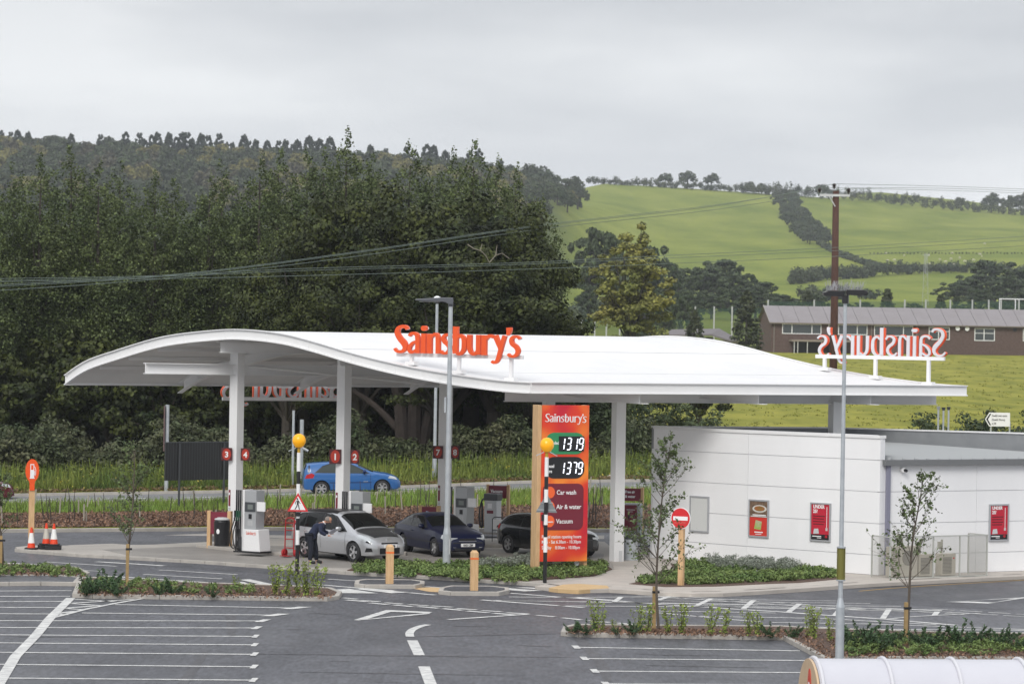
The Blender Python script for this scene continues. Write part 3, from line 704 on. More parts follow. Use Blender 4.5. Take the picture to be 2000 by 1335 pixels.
STROKES = [
 [(350,490,36),(335,462,44),(290,454,42),(242,480,50),(230,535,60),(264,600,68),(312,655,74),(328,705,58),(310,745,44),(270,762,36),(225,752,36),(200,722,30)],
 [(375,568,36),(400,541,38),(440,537,42),(470,560,50),(478,620,52),(478,690,52),(478,775,52)],
 [(470,630,28),(425,650,38),(385,695,42),(378,742,42),(410,765,36),(462,735,32)],
 [(550,535,58),(550,620,58),(550,700,58),(550,775,58)], [(520,472,20),(530,472,56),(553,472,66),(576,472,56),(586,472,20)],
 [(622,537,58),(622,620,58),(622,700,58),(622,775,58)], [(640,585,26),(676,545,36),(708,548,46),(720,590,52),(722,680,52),(722,775,52)],
 [(882,582,34),(855,548,34),(812,550,38),(786,580,46),(798,625,52),(840,662,54),(860,700,50),(850,742,42),(815,768,34),(775,762,34),(755,738,28)],
 [(930,445,62),(930,560,62),(930,680,62),(930,770,62)], [(950,585,26),(985,552,40),(1025,585,52),(1034,660,58),(1024,730,52),(985,772,40),(945,765,36)],
 [(1095,540,56),(1095,620,56),(1097,700,54),(1115,750,48),(1150,772,40),(1182,745,36)], [(1200,540,54),(1200,620,54),(1200,700,54),(1200,778,54)],
 [(1268,542,58),(1268,620,58),(1268,700,58),(1268,782,58)], [(1285,600,28),(1310,562,40),(1340,552,44),(1372,560,46)],
 [(1396,545,58),(1425,620,52),(1452,685,46),(1465,730,40)], [(1505,545,48),(1475,650,48),(1448,760,48),(1425,840,44),(1390,868,36),(1358,852,32)],
 [(1553,448,58),(1555,480,58),(1550,510,46),(1535,540,26)],
 [(1683,582,34),(1655,556,34),(1610,558,38),(1584,592,46),(1596,640,52),(1640,676,54),(1660,722,50),(1645,768,42),(1606,790,34),(1568,782,34),(1548,760,28)]]
LETTERS = [(0,), (1, 2), (3, 4), (5, 6), (7,), (8, 9), (10, 11), (12, 13), (14, 15), (16,), (17,)]
def word(m, y0, y1, sx, sz, thin=1.0, only=None):
    for i, s_ in enumerate(STROKES):
        if only is not None and i not in only: continue
        e_ = .0012*(i % 3)*(1 if y1 > y0 else -1)
        ribbon(m, [(a, b, c*thin) for a, b, c in s_], y0-e_, y1+e_, 193, 775, sx, sz)
    return m
WHT = mat('letter_white', (.62, .62, .65), .45)
def roof_sign(label, A, B, hpx_scale, posts):
    d = v2(B)-v2(A); L = d.length; yaw = math.atan2(d.y, d.x)
    t = thing('letter_sign', label, 'sign', tuple(A), yaw, 'lettering signs on the canopy')
    sx = L/1492; sz = hpx_scale
    for only in LETTERS:
        lt = word(MB(), -.10, 0, sx, sz, .93, only).build('letter', ORANGE, t); word(MB(), .002, .05, sx, sz, .62, only).build('letter_back', WHT, lt)
    MB().box(0, L, .055, .17, -.13, 0.0).build('sign_bar', WHITE, t, bevel=.01)
    for px_, zt in posts:
        m = MB(); m.box(px_*L-.06, px_*L+.06, .06, .16, zt-A.z, -.13).box(px_*L-.2, px_*L+.2, -.02, .24, zt-A.z, zt-A.z+.12)
        m.build('post', WHITE, t)
    return t
off = UD*.45
p0, p1 = C0+off, L0+off
A = PL(772, 688.5, p0, p1); B = PL(1018, 690.5, p0, p1)
def zroof(P): t_, f_ = cinv(P.x, P.y); return rz_(t_)
posts = [(k, zroof(A.lerp(B, k))-.05) for k in (.12, .5, .91)]
roof_sign('large orange letters standing on the curved near edge of the canopy, facing the car park', A, B, 1/(6.07*59.2), posts)
off = UV-UD*.45; p0, p1 = C0+off, L0+off
A = PL(1848, 697, p0, p1); B = PL(1597, 694.5, p0, p1)
posts = [(k, zroof(A.lerp(B, k))-.05) for k in (.12, .53, .93)]
roof_sign('orange letters seen reversed from behind on the right edge of the canopy', A, B, 1/(6.07*54.5), posts)
p0 = L0+GD*.5; p1 = p0+UV
A = PL(668, 776, p0, p1); B = PL(432, 775.5, p0, p1)
roof_sign('orange letters seen from behind below the far edge of the canopy', A, B, 1/(6.07*52), [(.1, A.z+.35), (.5, A.z+.35), (.93, A.z+.35)])

# pump number signs on the columns
def numsign(col, n, side):
    X, Y = COLS[col]; s_ = F/Y
    px0, px1, py0, py1 = side
    yaw = rad(-12)
    P = AT((px0+px1)/2, py1, Y-.25)
    t = thing('pump_number', f'square maroon sign with number {n} in a red oval on a canopy column', 'sign', tuple(P), 0, 'pump number signs')
    w_ = (px1-px0)/s_; h_ = (py1-py0)/s_
    MB().box(-w_/2, w_/2, 0, .04, 0, h_).build('plate', mat('dark_maroon', (.07, .008, .012), .4), t)
    e_ = MB(); pl = [(math.cos(a*math.pi/12)*w_*.40, h_/2+math.sin(a*math.pi/12)*h_*.45) for a in range(24)]
    e_.prismy(pl, -.004, -.0005); e_.build('oval', mat('oval_red', (.42, .03, .012), .4), t)
    text(n, h_*.62, WPLAIN, t, (0, -.010, h_*.27), 'number', off=.03, align='CENTER')
numsign('A', '3', (432, 453, 874, 899)); numsign('A', '4', (470, 488, 875, 899))
numsign('B', '1', (643, 666, 877, 905)); numsign('B', '2', (684, 702, 878, 905))
numsign('C', '7', (845, 865, 870, 895)); numsign('C', '8', (880, 897, 870, 895))
for k, (X, Y) in (('A', COLS['A']), ('B', COLS['B']), ('C', COLS['C'])):
    t = thing('column_notice', {'A': 'narrow maroon pump notice strip on the column between numbers 3 and 4', 'B': 'narrow maroon pump notice strip on the column between numbers 1 and 2', 'C': 'narrow maroon pump notice strip on the column between numbers 7 and 8'}[k], 'notice', (X, Y, .1), rad(-38), 'pump notices')
    MB().box(-.15, -.06, -.195, -.19, 1.42, 2.0).build('strip', MAROON, t)
    m = MB()
    for z_ in (1.36, 1.30, 1.24): m.box(-.15, -.05, -.195, -.19, z_-.02, z_+.01)
    m.build('small_print', mat('print', (.35, .35, .36), .5), t)
    MB().box(-.14, -.06, -.195, -.19, .98, 1.16).build('lower_strip', MAROON, t)
    MB().prismy([(-.105+.03*math.cos(a*.785), 1.86+.05*math.sin(a*.785)) for a in range(8)], -.198, -.1955).build('symbol', WPLAIN, t)

# ------------------------------------------------------------------ kiosk building
def SX(x, s): return Vector(((x+5-1000)/s, F/s, 0))
FRONT = [SX(*q) for q in ((1275, 56.3), (1340, 56.9), (1400, 57.4), (1460, 57.9), (1560, 58.65), (1640, 59.2), (1718, 59.8))]
V3, V4 = SX(1727, 59.7), SX(2145, 57.25)
V5 = G(1640, 835, 4.66); V5.z = 0
V1 = FRONT[0]
kiosk = thing('kiosk_building', 'white panelled filling station kiosk with curved front wall', 'building', (0, 0, 0))
BASE = .115
def wall_rows(P, zs, name, vj=()):
    m = MB(); inn = []
    for i, p_ in enumerate(P):
        d = (P[min(i+1, len(P)-1)]-P[max(i-1, 0)]).normalized(); inn.append(p_+Vector((-d.y, d.x, 0))*.12)
    for za, zb in zip(zs, zs[1:]):
        for i in range(len(P)-1):
            a, b, c_, d_ = P[i], P[i+1], inn[i+1], inn[i]
            g0 = .012 if i in vj else 0
            a2, d2 = a.lerp(b, g0/(b-a).length), d_.lerp(c_, g0/(b-a).length)
            m.add([(a2.x, a2.y, za+.010), (b.x, b.y, za+.010), (b.x, b.y, zb-.010), (a2.x, a2.y, zb-.010), (d2.x, d2.y, za+.01), (c_.x, c_.y, za+.01), (c_.x, c_.y, zb-.01), (d2.x, d2.y, zb-.01)],
                  [(0, 1, 2, 3), (3, 2, 6, 7), (0, 4, 5, 1), (0, 3, 7, 4), (1, 5, 6, 2)])
    return m.build(name, WALLW, kiosk)
ZS = [BASE, .77, 1.80, 2.835, 3.87, 4.60]
wall_rows(FRONT, ZS, 'front_wall', vj=(3,))
wall_rows([FRONT[-1], V3], ZS, 'return_wall')
SW = [V3, V3.lerp(V4, .42), V3.lerp(V4, .85), V4]
wall_rows(SW, [BASE, .77, 1.80, 2.835, 3.70], 'side_wall', vj=(1, 2))
core = FRONT+[V3]; ci = []
for i, p_ in enumerate(core):
    d = (core[min(i+1, len(core)-1)]-core[max(i-1, 0)]).normalized(); ci.append(p_+Vector((-d.y, d.x, 0))*.025)
def thickwall(P, dd, z0, z1, m):
    Q = []
    for i, p_ in enumerate(P):
        d = (P[min(i+1, len(P)-1)]-P[max(i-1, 0)]).normalized(); Q.append(p_+Vector((-d.y, d.x, 0))*dd)
    for i in range(len(P)-1):
        m.prism([(v.x, v.y) for v in (P[i], P[i+1], Q[i+1], Q[i])], z0, z1)
m = MB(); thickwall(ci, .25, 0, 4.56, m); sc = [p_+Vector((-(V4-V3).normalized().y, (V4-V3).normalized().x, 0))*.025 for p_ in SW]; thickwall(sc, .25, 0, 3.68, m)
m.build('wall_core', SEAM, kiosk)
co = []
for i, p_ in enumerate(core):
    d = (core[min(i+1, len(core)-1)]-core[max(i-1, 0)]).normalized(); co.append(p_-Vector((-d.y, d.x, 0))*.04)
m = MB(); thickwall(co, .40, 4.58, 4.68, m); m.build('coping', WHITE, kiosk)
m = MB(); thickwall([V5, V1][::-1] and [V1, V5], .2, 3.9, 4.63, m); thickwall([V5, V4], -.2, 3.7, 4.63, m); m.build('rear_parapet', MGREY, kiosk)
m = MB(); thickwall([V1, V5], .24, 4.632, 4.68, m); thickwall([V5, V4], -.24, 4.632, 4.68, m); m.build('rear_coping', WHITE, kiosk)
m = MB(); thickwall([V1, V5], .18, 0, 3.9, m); thickwall([V5, V4], -.18, 0, 3.7, m); m.build('rear_wall', WALLW, kiosk)
rp = [(p_.x, p_.y) for p_ in ci]+[(V4.x, V4.y), (V5.x, V5.y)]
ROOFG = mat('grey_roof', (.20, .215, .225), .42, .2, c2=(.20, .215, .225), nscale=.6)
def rfz(x, y): 
    n = Vector((-(V4-V3).y, (V4-V3).x, 0)).normalized(); return 3.86+.055*(Vector((x, y, 0))-V3).dot(n)
MB().add([(x, y, min(rfz(x, y), 4.2)) for x, y in rp], [tuple(range(len(rp)))]).build('metal_roof', ROOFG, kiosk)
# standing seams, clipped to the roof outline
m = MB(); dr = (V4-V5).normalized(); nn_ = Vector((-dr.y, dr.x, 0))
if nn_.dot(V3-V5) < 0: nn_ = -nn_
def clip(p_, d, poly):
    ts_ = []
    for i in range(len(poly)):
        a = Vector((*poly[i], 0)); b = Vector((*poly[(i+1) % len(poly)], 0)); e_ = b-a
        den = d.x*e_.y-d.y*e_.x
        if abs(den) < 1e-9: continue
        t = ((a.x-p_.x)*e_.y-(a.y-p_.y)*e_.x)/den; u_ = ((a.x-p_.x)*d.y-(a.y-p_.y)*d.x)/den
        if 0 <= u_ <= 1: ts_.append(t)
    return (min(ts_), max(ts_)) if len(ts_) >= 2 else None
for k in range(1, 22):
    p_ = V5+nn_*(.42*k); c_ = clip(p_, dr, rp)
    if not c_: continue
    a, b = p_+dr*(c_[0]+.25), p_+dr*(c_[1]-.1)
    if c_[1]-c_[0] < .6: continue
    za, zb = min(rfz(a.x, a.y), 4.2), min(rfz(b.x, b.y), 4.2)
    w_ = nn_*.035
    m.add([a-w_+Vector((0, 0, za)), a+w_+Vector((0, 0, za)), b+w_+Vector((0, 0, zb)), b-w_+Vector((0, 0, zb)), a+Vector((0, 0, za+.10)), b+Vector((0, 0, zb+.10))], [(0, 4, 5, 3), (1, 2, 5, 4), (0, 1, 4), (2, 3, 5)])
m.build('standing_seam', mat('roof_seam', (.34, .355, .365), .4, .2), kiosk)
gd = (V4-V3).normalized(); gn = Vector((gd.y, -gd.x, 0))
m = MB(); g0 = V3-gd*.12; thickwall([g0+gn*.2, V4+gn*.2+gd*.2], .24, 3.70, 3.885, m); m.build('gutter', mat('gutter', (.16, .165, .17), .4), kiosk)
dpp = V3+gd*.10+gn*.06
m = MB(); m.box(-.07, .07, -.05, .05, BASE, 3.70); m.build('downpipe', mat('downpipe', (.22, .22, .29), .4), kiosk, loc=(dpp.x, dpp.y, 0), rz=math.atan2(gd.y, gd.x))
# vent flaps on the roof
m = MB(); q = G(1673, 844, 4.15); m.box(q.x-.5, q.x+.5, q.y-.25, q.y+.25, 4.12, 4.22); m.build('roof_hatch', LGREY, kiosk)
# CCTV dome camera
q = PL(1761, 917, V3, V4); t = thing('security_camera', 'small white dome security camera on the kiosk side wall', 'camera', (q.x, q.y, q.z), math.atan2(gd.y, gd.x))
MB().cyl((0, 0, 0), (0, -.12, 0), .085, n=16).build('mount', WPLAIN, t)
MB().cyl((.04, -.10, -.01), (.07, -.2, -.03), .055, .045, n=14).build('lens_dome', BLACK, t)
# wall frames
SGREY = mat('frame_silver', (.45, .46, .48), .35, .4)
def wall_frame(px0, px1, py0, py1, seg, name, label, cat, group):
    A = PL(px0, py1, *seg); B = PL(px1, py1, *seg); T = PL(px0, py0, *seg)
    d = v2(B)-v2(A); yaw = math.atan2(d.y, d.x); nrm = Vector((d.y, -d.x, 0)).normalized()
    L = d.length; h_ = T.z-A.z
    t = thing(name, label, cat, tuple(A+nrm*.03), yaw, group)
    m = MB(); f_ = .05
    m.box(0, L, -.03, .02, 0, f_).box(0, L, -.03, .02, h_-f_, h_).box(0, f_, -.029, .02, f_, h_-f_).box(L-f_, L, -.029, .02, f_, h_-f_); m.build('frame', SGREY, t)
    return t, L, h_
fseg = lambda i: (FRONT[i], FRONT[i+1])
t, L, h_ = wall_frame(1348, 1385, 967, 1037, fseg(1), 'poster_case', 'empty silver poster frame on the curved kiosk wall', 'poster frame', None)
MB().box(.05, L-.05, -.008, .0, .05, h_-.05).build('blank_panel', mat('blank', (.62, .63, .62), .3), t)
t, L, h_ = wall_frame(1463, 1502, 974, 1047, fseg(3), 'poster', 'poster with a plate of food above a red panel on the kiosk wall', 'poster', None)
MB().box(.05, L-.05, -.008, 0, h_*.53, h_-.05).build('food_picture', mat('food', (.09, .055, .035), .5, c2=(.25, .16, .10), nscale=9), t)
MB().box(.05, L-.05, -.008, 0, .05, h_*.53-.002).build('red_panel', mat('poster_red', (.60, .035, .02), .4), t)
m = MB(); m.prismy([(L*.54+math.cos(a*.4)*L*.36, h_*.76+math.sin(a*.4)*h_*.10) for a in range(16)], -.011, -.0085); m.build('plate', mat('plate', (.62, .60, .55), .4), t)
m = MB(); m.prismy([(L*.54+math.cos(a*.4)*L*.27, h_*.765+math.sin(a*.4)*h_*.07) for a in range(16)], -.014, -.0115); m.build('salad', mat('salad', (.10, .16, .03), .5, c2=(.45, .10, .03), nscale=14), t)
m = MB(); m.box(L*.2, L*.86, -.011, -.0085, h_*.58, h_*.605).box(L*.1, L*.9, -.011, -.0085, h_*.545, h_*.565).box(L*.3, L*.72, -.011, -.0085, h_*.12, h_*.15).box(L*.35, L*.65, -.011, -.0085, h_*.075, h_*.09); m.build('caption', WPLAIN, t)
m = MB(); m.prismy([(L*.28, h_*.22), (L*.62, h_*.20), (L*.66, h_*.42), (L*.36, h_*.46)], -.011, -.0085); m.build('food_pack', mat('pack', (.30, .45, .05), .4, c2=(.5, .45, .35), nscale=5), t)
def under25(px0, px1, py0, py1, seg, label):
    t, L, h_ = wall_frame(px0, px1, py0, py1, seg, 'poster', label, 'poster', 'age check posters on the kiosk')
    MB().box(.05, L-.05, -.008, 0, h_*.18, h_-.05).build('red_panel', mat('poster_red2', (.50, .012, .035), .4), t)
    MB().box(.05, L-.05, -.008, 0, .05, h_*.18-.002).build('black_panel', BLACK, t)
    text('UNDER', h_*.125, WPLAIN, t, (L*.14, -.010, h_*.855), 'lettering', off=.035, sx=.86)
    text('25?', h_*.125, WPLAIN, t, (L*.14, -.010, h_*.735), 'lettering', off=.035, sx=.86)
    m = MB()
    for k in range(4): m.box(L*.14, L*(.72-.05*(k % 2)), -.010, -.0085, h_*(.64-.07*k), h_*(.665-.07*k))
    m.build('small_print', mat('dark_red_print', (.10, .006, .01), .5), t)
    m = MB(); m.box(L*.80, L*.825, -.011, -.0085, h_*.36, h_*.90); m.build('white_line', WPLAIN, t)
    m = MB(); m.box(L*.76, L*.86, -.012, -.009, h_*.28, h_*.355); m.build('tag', mat('tag', (.55, .5, .5), .4), t)
    m = MB(); m.prismy([(L*.16, h_*.19), (L*.44, h_*.20), (L*.40, h_*.33), (L*.20, h_*.32)], -.012, -.009); m.build('till', LGREY, t)
    m = MB(); m.box(L*.12, L*.55, -.012, -.009, h_*.115, h_*.14).box(L*.35, L*.55, -.012, -.009, h_*.08, h_*.095); m.build('caption', WPLAIN, t)
    m = MB(); m.prismy([(L*.79+math.cos(a*.785)*L*.07, h_*.13+math.sin(a*.785)*h_*.04) for a in range(8)], -.012, -.009); m.build('badge', mat('badge', (.4, .01, .02), .4), t)
under25(1583, 1623, 980, 1055, fseg(4), 'red age check poster on the curved front wall of the kiosk')
under25(1930, 1968, 984, 1056, (V3, V4), 'red age check poster on the side wall of the kiosk, beside the cage')

# condenser cage
cg = G(1738, 1130, KZ); cgB = G(1927, 1124, KZ); d = v2(cgB)-v2(cg); yaw = math.atan2(d.y, d.x); CL = d.length
t = thing('equipment_cage', 'clear mesh cage around air conditioning units against the kiosk', 'cage', tuple(cg), yaw)
MESHM = mat('cage_mesh', (.30, .295, .26), .4, alpha=.34)
m = MB(); D_ = .95; CH = 1.33
for x in (0, CL*.44, CL*.715, CL): m.box(x-.02, x+.02, -.02, .02, 0, CH)
m.box(-.02, CL+.02, -.025, .025, CH, CH+.035).box(0, CL, -.02, .02, .0, .03).box(-.02, .02, .02, D_, CH, CH+.035).box(CL-.02, CL+.02, .02, D_, CH, CH+.035).box(-.02, .02, D_-.02, D_+.02, 0, CH).box(CL-.02, CL+.02, D_-.02, D_+.02, 0, CH)
m.build('frame', mat('cage_frame', (.42, .43, .40), .5), t)
m = MB(); m.sheet([(0, 0, .03), (CL, 0, .03), (CL, 0, CH), (0, 0, CH)]).sheet([(0, 0, .03), (0, D_, .03), (0, D_, CH), (0, 0, CH)]).sheet([(CL, 0, .03), (CL, D_, .03), (CL, D_, CH), (CL, 0, CH)]); m.build('mesh_panel', MESHM, t)
BEIGE = mat('unit_beige', (.55, .51, .43), .5)
LOUV = mat('louvre', (.24, .22, .19), .6)
for i, (x0, x1, z1, kind, lb) in enumerate(((.35, .62, 1.0, 'n', 'narrow tall beige air conditioning unit at the left end of the cage'), (.70, 1.42, 1.02, 'f', 'large beige air conditioning unit with round fan inside the cage'), (1.50, 2.10, .74, 'l', 'low louvred air conditioning unit in the middle of the cage'), (2.42, 3.02, .74, 'l', 'low louvred air conditioning unit at the right end of the cage'))):
    P = cg+d.normalized()*x0+Vector((-d.normalized().y, d.normalized().x, 0))*.35
    u_ = thing('air_conditioner', lb, 'air conditioner', tuple(P), yaw, 'air conditioning units in the cage'); w_ = x1-x0
    MB().box(0, w_, 0, .32, .03, z1).build('casing', BEIGE, u_, bevel=.01)
    if kind == 'f':
        m = MB(); m.cyl((w_*.45, -.02, z1*.62), (w_*.45, .0, z1*.62), .24, n=24); m.build('fan_grille', LOUV, u_)
    else:
        m = MB()
        for k in range(12): m.box(w_*.08, w_*.70, -.012, -.001, .1+k*(z1-.2)/12, .1+k*(z1-.2)/12+.028)
        m.build('louvre', LOUV, u_)
        if kind == 'l':
            m = MB(); m.prismy([(w_*.85+.035*math.cos(a*1.047), z1*.8+.035*math.sin(a*1.047)) for a in range(6)], -.008, -.001); m.build('red_badge', RED, u_)
    if kind != 'n':
        m = MB(); m.box(w_*.35, w_*.42, .25, .31, z1, z1+.45).box(w_*.1, w_*.3, .2, .3, z1+.15, z1+.38); m.build('pipework', mat('pipe', (.35, .34, .28), .5), u_)
MB().box(0, 1, 0, 1, 0, 1)

# ------------------------------------------------------------------ price totem
tb = G(1046, 1119, KZ)
t = thing('price_totem', 'tall red and orange fuel price sign on timber posts in the planting bed', 'sign', tuple(tb), rad(22))
PW, TH = 1.80, 5.42
MB().box(0, .14, 0, .46, 0, TH).build('post', TIMBER, t, bevel=.008)
MB().box(PW-.10, PW+.02, 0.05, .46, 0, TH).build('post', TIMBER, t, bevel=.008)
fm = bpy.data.materials.new('totem_face'); fm.use_nodes = True; nt2 = fm.node_tree; pb_ = nt2.nodes['Principled BSDF']; pb_.inputs['Roughness'].default_value = .35
tc2 = nt2.nodes.new('ShaderNodeTexCoord'); n2 = nt2.nodes.new('ShaderNodeTexNoise'); n2.inputs['Scale'].default_value = .8; n2.inputs['Detail'].default_value = 1
nt2.links.new(tc2.outputs['Object'], n2.inputs['Vector']); r2_ = nt2.nodes.new('ShaderNodeValToRGB')
r2_.color_ramp.elements[0].position = .36; r2_.color_ramp.elements[0].color = (.55, .012, .03, 1); r2_.color_ramp.elements[1].position = .66; r2_.color_ramp.elements[1].color = (.88, .25, .03, 1)
e_ = r2_.color_ramp.elements.new(.5); e_.color = (.72, .05, .015, 1)
nt2.links.new(n2.outputs['Fac'], r2_.inputs[0]); nt2.links.new(r2_.outputs[0], pb_.inputs['Base Color'])
X0, X1, Z0, Z1 = .14, PW-.02, .38, TH
face = MB().box(X0, X1, -.03, .04, Z0, Z1).build('face_panel', fm, t, bevel=.005)
def rrect(x0, x1, z0, z1, r, n=6):
    o_ = []
    for cx, cz, a0 in ((x1-r, z1-r, 0), (x0+r, z1-r, 90), (x0+r, z0+r, 180), (x1-r, z0+r, 270)):
        for k in range(n+1): a = rad(a0+90*k/n); o_.append((cx+r*math.cos(a), cz+r*math.sin(a)))
    return o_
zz = lambda py: Z1-(py-797)/(1100-797)*(Z1-Z0)
xx = lambda px_: X0+(px_-1056.5)/(1157-1056.5)*(X1-X0)
MB().prismy(rrect(xx(1064), xx(1148), zz(892), zz(850), .3), -.045, -.031).build('unleaded_panel', GREEN, t)
MB().prismy(rrect(xx(1064), xx(1148), zz(939), zz(897), .3), -.045, -.031).build('diesel_panel', BLACK, t)
MB().prismy(rrect(xx(1060), xx(1147), zz(1039), zz(949), .2), -.045, -.031).build('services_panel', mat('totem_maroon', (.17, .014, .03), .4), t)
MB().box(xx(1092), xx(1146), -.065, -.046, zz(886), zz(857)).build('price_display', BLACK, t)
LED = mat('led_white', (.85, .88, 1.0), .5, emit=1.1)
SEG = {'1': 'bc', '3': 'abgcd', '9': 'abcdfg', '7': 'abc'}
def digits(s_, x0, zb, h, parent):
    m = MB(); wd_ = h*.36
    for ch, x in zip(s_, x0):
        if ch == '.': 
            continue
        sg = {'a': ((0, h), (wd_, h)), 'g': ((0, h/2), (wd_, h/2)), 'd': ((0, 0), (wd_, 0)), 'b': ((wd_, h/2), (wd_, h)), 'c': ((wd_, 0), (wd_, h/2)), 'f': ((0, h/2), (0, h)), 'e': ((0, 0), (0, h/2))}
        for k in SEG[ch]:
            (a, b), (c_, d_) = sg[k]; sh = lambda q, z_: x+q+z_*.12
            if a == c_: m.prismy([(sh(a-.016, b+.014), zb+b+.018), (sh(a+.016, b+.014), zb+b+.018), (sh(c_+.016, d_-.014), zb+d_-.018), (sh(c_-.016, d_-.014), zb+d_-.018)], -.075, -.066)
            else: m.prismy([(sh(a+.02, b), zb+b-.016), (sh(c_-.02, b), zb+b-.016), (sh(c_-.02, b), zb+b+.016), (sh(a+.02, b), zb+b+.016)], -.0755, -.0665)
    m.build('digits', LED, parent)
digits('1319', (xx(1094), xx(1108), xx(1121.5), xx(1134)), zz(883), .37, t); digits('1379', (xx(1094), xx(1108), xx(1120.5), xx(1133)), zz(930), .37, t)
word(MB(), -.045, -.031, (xx(1151)-xx(1062))/1492, .27/340, .66).build('lettering', WPLAIN, t, loc=(xx(1062), 0, zz(829.5)))
for s_, px_, py_, sz in (('Unleaded', 1066, 873, .15), ('litre', 1066, 884, .13), ('Diesel', 1066, 918, .15), ('Litre', 1066, 928, .15)):
    text(s_, sz, WPLAIN, t, (xx(px_-2), -.047, zz(py_)), 'lettering', off=.02, sx=.82)
for s_, py_ in (('Car wash', 970), ('Air & water', 998), ('Vacuum', 1026)):
    text(s_, .205, WPLAIN, t, (xx(1089), -.047, zz(py_)), 'lettering', off=.014, sx=.88)
for py_, w_ in ((966, ''), (994, 'FREE'), (1022, 'vacuum')):
    MB().prismy([(xx(1075)+.17*math.cos(a*.35), zz(py_)+.19*math.sin(a*.35)) for a in range(18)], -.049, -.0455).build('service_disc', mat('disc_orange', (.85, .13, .03), .4), t)
    if w_: text(w_, .12 if w_ == 'FREE' else .08, WPLAIN, t, (xx(1075), -.053, zz(py_)-.04), 'lettering', off=.03, align='CENTER')
for s_, py_ in (('Petrol station opening hours', 1055), ('Mon - Sat 6.30am - 10.30pm', 1065), ('Sunday    8.00am - 10.00pm', 1076)):
    text(s_, .15, WPLAIN, t, (xx(1059), -.034, zz(py_)), 'lettering', off=.010, sx=.80)
m = MB(); m.box(PW-.36, PW-.24, .1, .2, 0, .34); m.build('cable_box', LGREY, t)
# ------------------------------------------------------------------ lamp posts and street furniture
def gs(px, py, z=0.): return F/G(px, py, z).y      # px per metre at a ground point
def lamp_body(t, hgt, r_lo, r_up, zj):
    MB().cyl((0, 0, 0), (0, 0, zj), r_lo, n=20).cyl((0, 0, zj), (0, 0, zj+.22), r_lo, r_up, n=20).build('base_tube', GREYM, t, smooth=False)
    MB().cyl((0, 0, zj+.22), (0, 0, hgt), r_up, r_up*.72, n=20).build('pole', GREYM, t)
b = G(872, 1111, KZ)
t = thing('lamp_post', 'galvanised lamp post with one flat dark lamp arm, standing in the planting bed', 'lamp post', tuple(b), 0, 'car park lamp posts')
lamp_body(t, 8.6, .13, .095, 1.15)
MB().box(-.02, .10, -.105, -.09, .5, 1.0).build('door', LGREY, t)
m = MB(); m.cyl((0, 0, 8.55), (0, 0, 8.78), .09, n=12).prismy([(-.05, 8.62), (.08, 8.62), (.08, 8.84), (-.35, 8.84), (-1.12, 8.78), (-1.18, 8.74), (-.9, 8.71), (-.2, 8.70)], -.16, .16); m.build('lamp_head', mat('lamp_grey', (.09, .095, .11), .4), t, bevel=.015)
MB().box(-1.02, -.35, -.12, .12, 8.692, 8.70).build('lamp_glass', LGREY, t)
m = MB(); m.box(-.16, -.095, -.05, .05, 5.1, 5.6); m.build('junction_box', GREYM, t)
b = G(1639.5, 1292, .10)
t = thing('lamp_post', 'galvanised lamp post with two black lamp heads topped with bird spikes, in the right planter', 'lamp post', tuple(b), 0, 'car park lamp posts')
lamp_body(t, 8.75, .105, .058, 1.32)
hd = MB(); hd.cyl((0, 0, 8.6), (0, 0, 8.80), .085, n=14).build('head_collar', BLACK, t)
for sx in (-1, 1):
    y0 = -.14 if sx > 0 else -.02
    z0 = 8.80 if sx > 0 else 8.77
    m = MB(); m.prismy([(sx*.03, z0), (sx*.48, z0), (sx*.53, z0+.03), (sx*.53, z0+.09), (sx*.42, z0+.13), (sx*.02, z0+.13)], y0, y0+.30); m.build('lamp_head', BLACK, t, bevel=.015)
m = MB(); r_ = random.Random(3)
for i in range(150):
    x = r_.uniform(-.45, .42); y = r_.uniform(-.1, .25); a = Vector((x, y, 8.91)); m.tube([a, a+Vector((r_.uniform(-.07, .12), r_.uniform(-.08, .08), r_.uniform(.08, .26)))], .0035, 3)
m.build('bird_spike', mat('spike', (.45, .45, .47), .4, .5), t)
m = MB(); m.cyl((0, 0, 1.98), (0, 0, 2.73), .085, n=16).box(-.10, -.085, -.03, .03, 1.95, 2.75).box(.085, .10, -.03, .03, 1.95, 2.75); m.build('olive_sleeve', mat('olive', (.16, .15, .03), .4), t)
for z_ in (1.95, 2.74): MB().cyl((0, 0, z_), (0, 0, z_+.03), .11, n=16).build('band', GREYM, t)
